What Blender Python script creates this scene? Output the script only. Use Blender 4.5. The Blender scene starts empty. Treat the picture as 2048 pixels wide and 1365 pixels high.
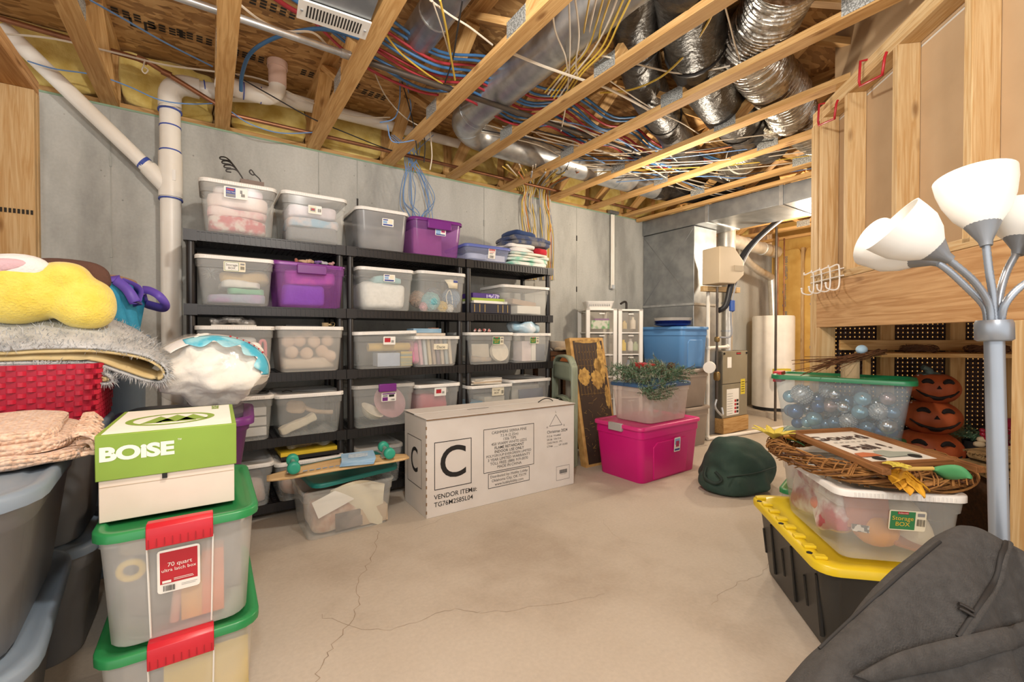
import bpy, math, random
from mathutils import Vector, Matrix, Euler, noise
random.seed(7)
SC = bpy.context.scene
COL = SC.collection
PI = math.pi
# ---------------------------------------------------------------- camera
FPX, YAW, PITCH, CAMH = 891.0, math.radians(34.1), math.radians(-0.68), 1.19
cam_data = bpy.data.cameras.new('camera'); cam = bpy.data.objects.new('camera', cam_data); COL.objects.link(cam)
cam_data.sensor_width = 36.0; cam_data.lens = 36.0*FPX/2048.0; cam_data.clip_start = 0.05
cam.location = (0, 0, CAMH); cam.rotation_euler = (PI/2+PITCH, 0, -YAW)
SC.camera = cam
# ---------------------------------------------------------------- light
w = bpy.data.worlds.new('world'); SC.world = w; w.use_nodes = True
w.node_tree.nodes['Background'].inputs[0].default_value = (1.0, 0.975, 0.95, 1)
w.node_tree.nodes['Background'].inputs[1].default_value = 0.95
def point(name, loc, power, col, r):
    d = bpy.data.lights.new(name, 'POINT'); d.energy = power; d.color = col; d.shadow_soft_size = r
    o = bpy.data.objects.new(name, d); o.location = loc; COL.objects.link(o); return o
point('room_bulb', (0.55, 0.85, 2.5), 62, (1.0, 0.95, 0.88), 0.06)
point('side_fill', (-0.1, -0.7, 2.3), 55, (1.0, 0.97, 0.93), 0.10)  # unseen fill light behind the camera, strengthened to brighten front faces
point('corridor_bulb', (3.45, 2.3, 2.2), 34, (1.0, 0.86, 0.68), 0.06)
point('furnace_bulb', (5.75, 2.3, 2.2), 60, (1.0, 0.83, 0.62), 0.06)
VS = SC.view_settings
VS.view_transform = 'Standard'; VS.look = 'None'; VS.gamma = 1.0; VS.use_curve_mapping = False
VS.exposure = 0.72
SC.cycles.transparent_max_bounces = 32
# ---------------------------------------------------------------- survey helpers (pixel of the photograph -> point on a known plane)
_fw = Vector((math.sin(YAW)*math.cos(PITCH), math.cos(YAW)*math.cos(PITCH), math.sin(PITCH)))
_rt = Vector((math.cos(YAW), -math.sin(YAW), 0)); _up = _rt.cross(_fw); _O = Vector((0, 0, CAMH))
def P(x, y, X=None, Y=None, z=None, c=None, t=None, d=None):
    r = _fw + _rt*((x-1024)/FPX) + _up*((682.5-y)/FPX)
    if d is not None: return _O + r*d
    if X is not None: k = X/r.x
    elif Y is not None: k = Y/r.y
    elif z is not None: k = (z-CAMH)/r.z
    elif c is not None: k = c/(r.x-r.y)
    else: k = t*math.sqrt(2)/(r.x+r.y)
    return _O + r*k
# ---------------------------------------------------------------- materials
def lin(c):
    if isinstance(c, str):
        c = [int(c[i:i+2], 16)/255 for i in (0, 2, 4)]
        return tuple(x/12.92 if x <= 0.04045 else ((x+0.055)/1.055)**2.4 for x in c) + (1,)
    return tuple(c)+(1,)
class NT:
    def __init__(s, m): s.t = m.node_tree; s.n = s.t.nodes; s.l = s.t.links
    def new(s, ty, **kw):
        n = s.n.new(ty)
        for k, v in kw.items(): setattr(n, k, v)
        return n
    def link(s, a, b): s.l.new(a, b)
MATS = {}
def M(name, col=None, rough=0.6, metal=0.0, col2=None, scale=8.0, stretch=None, bump=0.0, bscale=None, alpha=1.0,
      detail=4.0, lo=0.35, hi=0.65, sheen=0.0, spec=0.5, rnd=0.0, trans=0.0, coat=0.0, wave=None):
    """procedural material: two colours mixed by noise in object space, optional bump, per-object brightness, see-through plastic"""
    if name in MATS: return MATS[name]
    m = bpy.data.materials.new(name); m.use_nodes = True; T = NT(m)
    b = T.n['Principled BSDF']; out = T.n['Material Output']
    b.inputs['Roughness'].default_value = rough; b.inputs['Metallic'].default_value = metal
    b.inputs['Specular IOR Level'].default_value = spec
    if sheen: b.inputs['Sheen Weight'].default_value = sheen
    if coat: b.inputs['Coat Weight'].default_value = coat
    if trans: b.inputs['Subsurface Weight'].default_value = 0
    c1 = lin(col); c2 = lin(col2) if col2 else tuple(min(1, x*0.92) for x in c1[:3])+(1,)
    tc = T.new('ShaderNodeTexCoord'); mp = T.new('ShaderNodeMapping')
    T.link(tc.outputs['Object'], mp.inputs['Vector'])
    if stretch: mp.inputs['Scale'].default_value = stretch
    oi = T.new('ShaderNodeObjectInfo'); vm = T.new('ShaderNodeVectorMath', operation='SCALE')
    cmb = T.new('ShaderNodeCombineXYZ')
    for i in range(3): T.link(oi.outputs['Random'], cmb.inputs[i])
    T.link(cmb.outputs[0], vm.inputs[0]); vm.inputs['Scale'].default_value = 37.0
    T.link(vm.outputs[0], mp.inputs['Location'])
    nz = T.new('ShaderNodeTexNoise'); nz.inputs['Scale'].default_value = scale; nz.inputs['Detail'].default_value = detail
    T.link(mp.outputs[0], nz.inputs['Vector'])
    rp = T.new('ShaderNodeValToRGB'); rp.color_ramp.elements[0].position = lo; rp.color_ramp.elements[1].position = hi
    rp.color_ramp.elements[0].color = c2; rp.color_ramp.elements[1].color = c1
    T.link(nz.outputs['Fac'], rp.inputs[0])
    cout = rp.outputs[0]
    if rnd:
        hs = T.new('ShaderNodeHueSaturation'); mr = T.new('ShaderNodeMapRange')
        mr.inputs['To Min'].default_value = 1-rnd; mr.inputs['To Max'].default_value = 1+rnd
        T.link(oi.outputs['Random'], mr.inputs['Value']); T.link(mr.outputs[0], hs.inputs['Value'])
        T.link(cout, hs.inputs['Color']); cout = hs.outputs[0]
    T.link(cout, b.inputs['Base Color'])
    if bump:
        bp = T.new('ShaderNodeBump'); bp.inputs['Strength'].default_value = bump; bp.inputs['Distance'].default_value = 0.01
        if wave and wave[0] == 'CELL':
            vo = T.new('ShaderNodeTexVoronoi'); vo.inputs['Scale'].default_value = wave[1]; vo.inputs['Randomness'].default_value = wave[2]
            T.link(tc.outputs['Object'], vo.inputs['Vector']); bp.invert = True; T.link(vo.outputs['Distance'], bp.inputs['Height'])
        elif wave:
            wv = T.new('ShaderNodeTexWave', bands_direction=wave[0]); wv.inputs['Scale'].default_value = wave[1]
            wv.inputs['Distortion'].default_value = wave[2]
            T.link(tc.outputs['Object'], wv.inputs['Vector']); T.link(wv.outputs['Fac'], bp.inputs['Height'])
        else:
            n2 = T.new('ShaderNodeTexNoise'); n2.inputs['Scale'].default_value = bscale or scale*3; n2.inputs['Detail'].default_value = 5
            T.link(mp.outputs[0], n2.inputs['Vector']); T.link(n2.outputs['Fac'], bp.inputs['Height'])
        T.link(bp.outputs[0], b.inputs['Normal'])
    if alpha < 1:
        tr = T.new('ShaderNodeBsdfTransparent'); mx = T.new('ShaderNodeMixShader')
        k = max(c1[:3]); tr.inputs[0].default_value = tuple((x/k)**(0.35) for x in c1[:3])+(1,)
        mx.inputs[0].default_value = alpha
        T.link(tr.outputs[0], mx.inputs[1]); T.link(b.outputs[0], mx.inputs[2]); T.link(mx.outputs[0], out.inputs['Surface'])
    MATS[name] = m; return m
def wood(name, c1, c2, rnd=0.10, rough=0.7, k=1.0):
    """sawn timber: grain runs along the object's own x axis"""
    if name in MATS: return MATS[name]
    m = bpy.data.materials.new(name); m.use_nodes = True; T = NT(m); b = T.n['Principled BSDF']
    b.inputs['Roughness'].default_value = rough; b.inputs['Specular IOR Level'].default_value = 0.25
    tc = T.new('ShaderNodeTexCoord'); oi = T.new('ShaderNodeObjectInfo')
    cmb = T.new('ShaderNodeCombineXYZ'); 
    for i in range(3): T.link(oi.outputs['Random'], cmb.inputs[i])
    vm = T.new('ShaderNodeVectorMath', operation='MULTIPLY_ADD'); T.link(cmb.outputs[0], vm.inputs[0]); vm.inputs[1].default_value = (31, 17, 23)
    T.link(tc.outputs['Object'], vm.inputs[2])
    mp = T.new('ShaderNodeMapping'); mp.inputs['Scale'].default_value = (1.2*k, 22*k, 22*k); T.link(vm.outputs[0], mp.inputs['Vector'])
    nz = T.new('ShaderNodeTexNoise'); nz.inputs['Scale'].default_value = 2.2; nz.inputs['Detail'].default_value = 6; nz.inputs['Distortion'].default_value = 1.6
    T.link(mp.outputs[0], nz.inputs['Vector'])
    rp = T.new('ShaderNodeValToRGB'); rp.color_ramp.elements[0].position = 0.36; rp.color_ramp.elements[1].position = 0.64
    rp.color_ramp.elements[0].color = lin(c2); rp.color_ramp.elements[1].color = lin(c1); T.link(nz.outputs['Fac'], rp.inputs[0])
    # knots
    mp2 = T.new('ShaderNodeMapping'); mp2.inputs['Scale'].default_value = (3.2*k, 9*k, 9*k); T.link(vm.outputs[0], mp2.inputs['Vector'])
    vo = T.new('ShaderNodeTexVoronoi'); vo.inputs['Scale'].default_value = 1.0; T.link(mp2.outputs[0], vo.inputs['Vector'])
    r2 = T.new('ShaderNodeValToRGB'); r2.color_ramp.elements[0].position = 0.05; r2.color_ramp.elements[1].position = 0.16
    r2.color_ramp.elements[0].color = (0.40, 0.30, 0.22, 1); r2.color_ramp.elements[1].color = (1, 1, 1, 1); T.link(vo.outputs['Distance'], r2.inputs[0])
    mu = T.new('ShaderNodeMix', data_type='RGBA', blend_type='MULTIPLY'); mu.inputs[0].default_value = 0.8
    T.link(rp.outputs[0], mu.inputs[6]); T.link(r2.outputs[0], mu.inputs[7])
    hs = T.new('ShaderNodeHueSaturation'); mr = T.new('ShaderNodeMapRange'); mr.inputs['To Min'].default_value = 1-rnd; mr.inputs['To Max'].default_value = 1+rnd
    T.link(oi.outputs['Random'], mr.inputs['Value']); T.link(mr.outputs[0], hs.inputs['Value']); T.link(mu.outputs[2], hs.inputs['Color'])
    T.link(hs.outputs[0], b.inputs['Base Color'])
    bp = T.new('ShaderNodeBump'); bp.inputs['Strength'].default_value = 0.15; bp.inputs['Distance'].default_value = 0.004
    T.link(nz.outputs['Fac'], bp.inputs['Height']); T.link(bp.outputs[0], b.inputs['Normal'])
    MATS[name] = m; return m
def concrete(name, c1, c2, c3, big=0.9, rough=0.85, spots=True, streak=1.0):
    if name in MATS: return MATS[name]
    m = bpy.data.materials.new(name); m.use_nodes = True; T = NT(m); b = T.n['Principled BSDF']; b.inputs['Roughness'].default_value = rough
    b.inputs['Specular IOR Level'].default_value = 0.3
    tc = T.new('ShaderNodeTexCoord')
    n1 = T.new('ShaderNodeTexNoise'); n1.inputs['Scale'].default_value = big; n1.inputs['Detail'].default_value = 7; n1.inputs['Roughness'].default_value = 0.6
    mpc = T.new('ShaderNodeMapping'); mpc.inputs['Scale'].default_value = (1, 1, streak); T.link(tc.outputs['Object'], mpc.inputs['Vector']); T.link(mpc.outputs[0], n1.inputs['Vector'])
    rp = T.new('ShaderNodeValToRGB'); e = rp.color_ramp.elements
    e[0].position = 0.36; e[0].color = lin(c3); e[1].position = 0.68; e[1].color = lin(c1)
    k = e.new(0.48); k.color = lin(c2); T.link(n1.outputs['Fac'], rp.inputs[0])
    n2 = T.new('ShaderNodeTexNoise'); n2.inputs['Scale'].default_value = 60; n2.inputs['Detail'].default_value = 4; T.link(tc.outputs['Object'], n2.inputs['Vector'])
    mr = T.new('ShaderNodeMapRange'); mr.inputs['To Min'].default_value = 0.88; mr.inputs['To Max'].default_value = 1.10; T.link(n2.outputs['Fac'], mr.inputs['Value'])
    hs = T.new('ShaderNodeHueSaturation'); T.link(mr.outputs[0], hs.inputs['Value']); T.link(rp.outputs[0], hs.inputs['Color'])
    last = hs.outputs[0]
    if spots:
        vo = T.new('ShaderNodeTexVoronoi'); vo.inputs['Scale'].default_value = 9; vo.inputs['Randomness'].default_value = 1.0; T.link(tc.outputs['Object'], vo.inputs['Vector'])
        r2 = T.new('ShaderNodeValToRGB'); r2.color_ramp.elements[0].position = 0.03; r2.color_ramp.elements[1].position = 0.06
        r2.color_ramp.elements[0].color = (0.45, 0.44, 0.42, 1); r2.color_ramp.elements[1].color = (1, 1, 1, 1); T.link(vo.outputs['Distance'], r2.inputs[0])
        mu = T.new('ShaderNodeMix', data_type='RGBA', blend_type='MULTIPLY'); mu.inputs[0].default_value = 0.7
        T.link(last, mu.inputs[6]); T.link(r2.outputs[0], mu.inputs[7]); last = mu.outputs[2]
    T.link(last, b.inputs['Base Color'])
    bp = T.new('ShaderNodeBump'); bp.inputs['Strength'].default_value = 0.25; bp.inputs['Distance'].default_value = 0.004; T.link(n2.outputs['Fac'], bp.inputs['Height'])
    T.link(bp.outputs[0], b.inputs['Normal']); MATS[name] = m; return m
def osb_mat():
    if 'osb' in MATS: return MATS['osb']
    m = bpy.data.materials.new('osb'); m.use_nodes = True; T = NT(m); b = T.n['Principled BSDF']; b.inputs['Roughness'].default_value = 0.75
    tc = T.new('ShaderNodeTexCoord'); nz = T.new('ShaderNodeTexNoise'); nz.inputs['Scale'].default_value = 5; T.link(tc.outputs['Object'], nz.inputs['Vector'])
    mp = T.new('ShaderNodeMapping'); mp.inputs['Scale'].default_value = (14, 42, 1); mp.inputs['Rotation'].default_value = (0, 0, 0.3)
    T.link(tc.outputs['Object'], mp.inputs['Vector'])
    va = T.new('ShaderNodeVectorMath', operation='MULTIPLY_ADD'); va.inputs[1].default_value = (3.5, 3.5, 3.5); T.link(nz.outputs['Color'], va.inputs[0]); T.link(mp.outputs[0], va.inputs[2])
    vo = T.new('ShaderNodeTexVoronoi'); vo.inputs['Scale'].default_value = 1.0; T.link(va.outputs[0], vo.inputs['Vector'])
    rp = T.new('ShaderNodeValToRGB'); e = rp.color_ramp.elements
    e[0].position = 0.0; e[0].color = lin('86613a'); e[1].position = 1.0; e[1].color = lin('cda46c'); k = e.new(0.5); k.color = lin('b0854f')
    sp = T.new('ShaderNodeSeparateColor'); T.link(vo.outputs['Color'], sp.inputs[0]); T.link(sp.outputs[0], rp.inputs[0]); T.link(rp.outputs[0], b.inputs['Base Color'])
    MATS['osb'] = m; return m
# ---------------------------------------------------------------- mesh builder
def rr(w, d, r, n=4, cx=0, cy=0):
    r = min(r, w/2-1e-4, d/2-1e-4); out = []
    for k, (sx, sy) in enumerate(((1, 1), (-1, 1), (-1, -1), (1, -1))):
        for i in range(n+1):
            a = k*PI/2 + i*PI/2/n
            out.append((cx+sx*(w/2-r)+r*math.cos(a), cy+sy*(d/2-r)+r*math.sin(a)))
    return out
def smoothpts(pts, n=6, closed=False):
    pts = [Vector(p) for p in pts]
    if len(pts) < 3: return pts
    out = []; N = len(pts)
    for i in range(N if closed else N-1):
        if closed: a, b, c, d = pts[(i-1) % N], pts[i], pts[(i+1) % N], pts[(i+2) % N]
        else: a, b, c, d = pts[max(i-1, 0)], pts[i], pts[i+1], pts[min(i+2, N-1)]
        for k in range(n):
            t = k/n; out.append(0.5*((2*b)+(c-a)*t+(2*a-5*b+4*c-d)*t*t+(3*b-a-3*c+d)*t**3))
    if not closed: out.append(pts[-1])
    return out
class MB:
    def __init__(s): s.v = []; s.f = []
    def add(s, vs, fs, T=None):
        o = len(s.v)
        s.v += [tuple(T @ Vector(p)) for p in vs] if T else [tuple(p) for p in vs]
        s.f += [tuple(i+o for i in f) for f in fs]; return s
    def box(s, c, d, T=None):
        x, y, z = c; a, b, h = d[0]/2, d[1]/2, d[2]/2
        vs = [(x+i*a, y+j*b, z+k*h) for k in (-1, 1) for j in (-1, 1) for i in (-1, 1)]
        return s.add(vs, [(0, 2, 3, 1), (4, 5, 7, 6), (0, 1, 5, 4), (2, 6, 7, 3), (0, 4, 6, 2), (1, 3, 7, 5)], T)
    def bx(s, x0, x1, y0, y1, z0, z1, T=None): return s.box(((x0+x1)/2, (y0+y1)/2, (z0+z1)/2), (x1-x0, y1-y0, z1-z0), T)
    def loft(s, loops, c0=True, c1=True, T=None, closed=True):
        n = len(loops[0]); vs = [p for l in loops for p in l]; fs = []
        for i in range(len(loops)-1):
            for j in range(n if closed else n-1):
                a = i*n+j; b = i*n+(j+1) % n; fs.append((a, b, b+n, a+n))
        if c0: fs.append(tuple(reversed(range(n))))
        if c1: fs.append(tuple((len(loops)-1)*n+j for j in range(n)))
        return s.add(vs, fs, T)
    def tube(s, pts, r, n=8, caps=True, T=None, closed=False, rf=None):
        pts = [Vector(p) for p in pts]; N = len(pts); loops = []; up = None
        for i, p in enumerate(pts):
            t = (pts[(i+1) % N]-pts[i-1]) if closed else (pts[min(i+1, N-1)]-pts[max(i-1, 0)])
            if t.length < 1e-9: t = Vector((0, 0, 1))
            t.normalize()
            if up is None: up = Vector((0, 0, 1)) if abs(t.z) < 0.9 else Vector((1, 0, 0))
            up = (up - t*up.dot(t))
            if up.length < 1e-6: up = t.orthogonal()
            up.normalize(); sd = t.cross(up)
            R = (r[i] if isinstance(r, (list, tuple)) else r)
            loops.append([p+(up*math.cos(a)+sd*math.sin(a))*(R*(rf(i, a) if rf else 1)) for a in (2*PI*k/n for k in range(n))])
        if closed: loops.append(loops[0])
        return s.loft(loops, caps and not closed, caps and not closed, T)
    def lathe(s, prof, n=24, T=None, caps=True):
        return s.loft([[(r*math.cos(2*PI*k/n), r*math.sin(2*PI*k/n), z) for k in range(n)] for r, z in prof], caps, caps, T)
    def soft(s, c, d, e=0.5, amp=0.0, fr=3.0, seed=0, nu=28, nv=16, T=None, flat=None):
        sg = lambda a, k: math.copysign(abs(a)**k, a)
        vs = []; fs = []
        for i in range(nv+1):
            ph = -PI/2+PI*i/nv
            for j in range(nu):
                th = 2*PI*j/nu
                x = sg(math.cos(ph), e)*sg(math.cos(th), e); y = sg(math.cos(ph), e)*sg(math.sin(th), e); z = sg(math.sin(ph), e)
                q = Vector((x*d[0]/2, y*d[1]/2, z*d[2]/2))
                if amp: q += Vector((x, y, z)).normalized()*amp*noise.noise(q*fr+Vector((seed*7.3, seed*3.1, seed)))*2
                if flat is not None and q.z < -d[2]/2+flat: q.z = -d[2]/2+flat
                vs.append((q.x+c[0], q.y+c[1], q.z+c[2]))
        for i in range(nv):
            for j in range(nu):
                fs.append((i*nu+j, i*nu+(j+1) % nu, (i+1)*nu+(j+1) % nu, (i+1)*nu+j))
        return s.add(vs, fs, T)
    def ball(s, c, r, n=14, T=None, sq=1.0): return s.soft(c, (2*r, 2*r, 2*r*sq), 1.0, nu=n, nv=max(6, n//2), T=T)
    def prism(s, pts, z0, z1, T=None):
        return s.loft([[(x, y, z0) for x, y in pts], [(x, y, z1) for x, y in pts]], True, True, T)
    def grid(s, fn, nu, nv, T=None, cu=False):
        vs = [fn(i/nu, j/nv) for j in range(nv+1) for i in range(nu+(0 if cu else 1))]; w_ = nu+(0 if cu else 1); fs = []
        for j in range(nv):
            for i in range(nu): a = j*w_+i; b = j*w_+(i+1) % w_; fs.append((a, b, b+w_, a+w_))
        return s.add(vs, fs, T)
    def mesh(s, name, mat, ang=55):
        me = bpy.data.meshes.new(name); me.from_pydata(s.v, [], s.f); me.validate(); 
        me.polygons.foreach_set('use_smooth', [True]*len(me.polygons)); me.set_sharp_from_angle(angle=math.radians(ang))
        if mat: me.materials.append(mat)
        me.update(); return me
    def build(s, name, mat, parent=None, loc=None, rot=None, label=None, ang=55, thick=None, bev=None, sub=None, blend=None):
        o = bpy.data.objects.new(name, s.mesh(name, mat, ang)); COL.objects.link(o)
        if parent: o.parent = parent
        if loc: o.location = loc
        if rot: o.rotation_euler = rot
        if label: o['label'] = label
        if thick: md = o.modifiers.new('thickness', 'SOLIDIFY'); md.thickness = thick; md.offset = 0
        if blend:
            md = o.modifiers.new('blend', 'REMESH'); md.mode = 'VOXEL'; md.voxel_size = blend; md.use_smooth_shade = True
            md = o.modifiers.new('relax', 'SMOOTH'); md.iterations = 12; md.factor = 0.6
        if sub: md = o.modifiers.new('smooth', 'SUBSURF'); md.levels = md.render_levels = sub
        if bev: md = o.modifiers.new('edge', 'BEVEL'); md.width = bev; md.segments = 2; md.limit_method = 'ANGLE'
        return o
def tag(o, label, cat=None, group=None, kind=None):
    if label: o['label'] = label
    if cat: o['category'] = cat
    if group: o['group'] = group
    if kind: o['kind'] = kind
    return o
def thing(name, label, cat, loc=(0, 0, 0), rz=0, group=None, rot=None):
    o = bpy.data.objects.new(name, None); COL.objects.link(o); o.empty_display_size = 0.05
    o.location = loc; o.rotation_euler = rot or (0, 0, rz); return tag(o, label, cat, group)
def struct(name, mb, mat, label=None, parent=None, **k):
    o = mb.build(name, mat, parent, **k)
    if not parent: tag(o, label, None, None, 'structure')
    elif label: o['label'] = label
    return o
def copy_tree(o, parent=None):
    c = o.copy(); COL.objects.link(c); c.parent = parent
    for ch in list(o.children): copy_tree(ch, c)
    return c
def T_(loc=(0, 0, 0), rot=(0, 0, 0), s=1): return Matrix.Translation(loc) @ Euler(rot).to_matrix().to_4x4() @ Matrix.Scale(s, 4)
def board(name, a, b, w_, h, mat, parent=None, roll=(0, 0, 1), label=None, bev=0.002):
    """a timber from a to b, w_ across and h along roll; its own x axis follows the grain"""
    a, b = Vector(a), Vector(b); x = (b-a); L = x.length; x.normalize(); r = Vector(roll); y = r.cross(x).normalized(); z = x.cross(y)
    o = MB().box((0, 0, 0), (L, w_, h)).build(name, mat, parent, label=label, bev=bev)
    Mx = Matrix((x, y, z)).transposed().to_4x4(); Mx.translation = (a+b)/2
    o.matrix_basis = Mx; return o
_fc = {}
def text_geo(txt, size, align='CENTER', bold=0.0, sx=1.0, spacing=1.0):
    key = (txt, align, bold, spacing)
    if key not in _fc:
        cu = bpy.data.curves.new('txt', 'FONT'); cu.body = txt; cu.size = 1.0; cu.align_x = align; cu.align_y = 'CENTER'; cu.resolution_u = 5 if len(txt) < 14 else 2
        cu.offset = bold; cu.space_line = spacing
        o = bpy.data.objects.new('txt', cu); COL.objects.link(o); dg = bpy.context.evaluated_depsgraph_get(); me = o.evaluated_get(dg).to_mesh()
        _fc[key] = ([tuple(v.co) for v in me.vertices], [tuple(p.vertices) for p in me.polygons])
        o.evaluated_get(dg).to_mesh_clear(); bpy.data.objects.remove(o); bpy.data.curves.remove(cu)
    v, f = _fc[key]
    return [(x*size*sx, y*size, 0) for x, y, z in v], f
def put_text(mb, txt, size, T, **k):
    v, f = text_geo(txt, size, **k); return mb.add(v, f, T)
FRONT = Euler((PI/2, 0, 0)).to_matrix().to_4x4()       # text in the xz plane, read from -y
def at_front(x, y, z, rz=0, tilt=0): return Matrix.Translation((x, y, z)) @ Euler((PI/2+tilt, 0, rz)).to_matrix().to_4x4()
def basis(o, u, v):
    """matrix with local x along u, local y along v (for print on a face)"""
    u = Vector(u).normalized(); n = u.cross(Vector(v)).normalized(); v = n.cross(u); m = Matrix((u, v, n)).transposed().to_4x4(); m.translation = o; return m
# ================================================================ SETTING
WALLY, WTOP = 3.80, 2.66
m_cwall = concrete('concrete_wall', 'c6c5be', 'b5b4ad', '989791', 1.5, streak=.35)
m_floor = concrete('concrete_floor', 'c6bcae', 'bdb2a3', 'ac9f8f', 0.8, 0.7, spots=False)
m_truss = wood('truss_wood', 'd0a870', 'b68a52', 0.14)
m_pine = wood('pine', 'd2b689', 'bd9764', 0.08)
m_beam = wood('beam_wood', 'c9a070', 'ac7f50', 0.05, k=0.8)
m_osb = osb_mat()
m_ink = M('print_ink', '2c2721', 0.8)
m_galv = M('galvanized', 'c6c8c8', 0.34, 0.7, 'adb0b2', 14, bump=0.05, bscale=30)
m_galv2 = M('galvanized_sheet', 'a4a7a9', 0.42, 0.75, '8b8f92', 7, bump=0.04, bscale=20)
m_plate = M('truss_plate', 'c9cac6', 0.5, 0.5, '8d8e8a', 160, lo=0.45, hi=0.55, detail=0)
m_dry = M('drywall_paper', 'bfa27e', 0.85, col2='b69975', scale=4)
m_dryw = M('drywall_white', 'd9d4c9', 0.8)
m_fiber = M('fiberglass', 'e2cd7f', 0.95, col2='c7a954', scale=9, bump=0.6, bscale=30, sheen=0.2)
m_kraft = M('kraft_facing', 'e0b968', 0.55, col2='cfa252', scale=5, bump=0.15, bscale=9)
m_foam = M('sill_foam', '8ba58a', 0.8)
m_white = M('white_plastic', 'ece9e2', 0.4, col2='e4e0d8', scale=3)
m_pvc = M('pvc', 'f0ebe0', 0.38, col2='e6dfd2', scale=5)
m_dark = M('dark_metal', '35312e', 0.5, 0.5)

fl = struct('floor', MB().bx(-3.2, 8.2, -2.5, 4.0, -0.1, 0), m_floor, 'bare concrete basement floor with hairline cracks')
m_crack = M('crack_dirt', '8a7a68', 0.95, col2='a08f7b', scale=30)
def crack(pts, wd, seed):
    rnd = random.Random(seed); q = smoothpts([P(x, y, z=0) for x, y in pts], 7); mb = MB(); vs = []; fs = []
    for i, p in enumerate(q):
        t = (q[min(i+1, len(q)-1)]-q[max(i-1, 0)]).normalized(); s = Vector((-t.y, t.x, 0)); j = s*rnd.uniform(-0.012, 0.012); ww = wd*rnd.uniform(0.4, 1.1)
        vs += [p+j+s*ww+Vector((0, 0, .0006)), p+j-s*ww+Vector((0, 0, .0006))]
    for i in range(len(q)-1): fs.append((2*i, 2*i+1, 2*i+3, 2*i+2))
    mb.add(vs, fs).build('crack', m_crack, fl)
crack([(757, 1062), (746, 1110), (718, 1165), (712, 1220), (668, 1290), (640, 1340), (620, 1400)], 0.0022, 1)
crack([(640, 1232), (740, 1262), (830, 1245), (900, 1222), (960, 1226)], 0.0012, 2)
crack([(960, 1226), (1100, 1212), (1210, 1190)], 0.0008, 3)
crack([(1420, 1210), (1470, 1170), (1520, 1152), (1548, 1120)], 0.0010, 4)
crack([(830, 1060), (925, 1025), (1000, 1010)], 0.0008, 5)
crack([(1205, 1040), (1240, 1080), (1300, 1090)], 0.0006, 6)

wb = struct('wall_back', MB().bx(-3.2, 8.2, WALLY, WALLY+0.22, 0, WTOP), m_cwall, 'grey poured concrete basement wall with form seams')
m_seam = M('wall_seam', 'a5a59d', 0.9, col2='97978f', scale=12)
for i, xx in enumerate((-2.0, -1.39, -0.52, 0.09, 0.72, 1.02, 1.62, 2.24, 2.86, 3.46, 4.1, 5.0, 5.6, 6.3)):
    MB().bx(xx-.003, xx+.003, WALLY-.0015, WALLY, 0.0, WTOP-.002).build('form_seam', m_seam, wb)
    for zz in (0.35, 1.0, 1.72, 2.3):
        MB().bx(xx-.006, xx+.006, WALLY-.006, WALLY, zz-.03, zz+.03).build('form_tie', m_dark if i % 4 == 1 else m_seam, wb)
sp = struct('trim_1', MB().bx(-3.2, 8.2, WALLY-.004, WALLY+.15, WTOP-.012, WTOP), m_foam, 'thin green foam sill strip on top of the concrete wall')
board('sill_plate', (-3.2, WALLY+.09, WTOP+.019), (8.2, WALLY+.09, WTOP+.019), .14, .038, m_truss, sp)
struct('wall_rim', MB().bx(-3.2, 8.2, WALLY+.14, WALLY+.18, WTOP, 3.07), m_osb, 'wooden rim board behind the yellow insulation')
ce = struct('ceiling', MB().bx(-3.2, 8.2, -2.0, 4.0, 3.07, 3.09), m_osb, 'strand board subfloor seen between the floor trusses')
# stamps printed on the strand board
st = MB()
def stamp(x, y, n, s, txt=None):
    p = P(x, y, z=3.068); T = basis(p, (1, 0.02, 0), (0, -1, 0))
    if txt: put_text(st, txt, s, T)
    for k in range(n):
        u = 0.05*k-0.02*n + (0.10 if txt else 0)
        for j in range(3):
            st.add([(u, -.03+.028*j, 0), (u+.032, -.03+.028*j, 0), (u+.032, -.012+.028*j, 0), (u, -.012+.028*j, 0)], [(0, 1, 2, 3)], T)
stamp(285, 52, 0, 0.14, 'LP'); stamp(250, 30, 3, .05); stamp(330, 60, 4, .05); stamp(385, 75, 4, .05); stamp(690, 165, 4, .05)
stamp(745, 190, 4, .05); stamp(520, 120, 3, .05); stamp(470, 105, 3, .05); stamp(905, 35, 3, 0.07); stamp(620, 150, 3, .05); stamp(540, 15, 5, .05)
st.build('printed_stamp', m_ink, ce)

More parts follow.
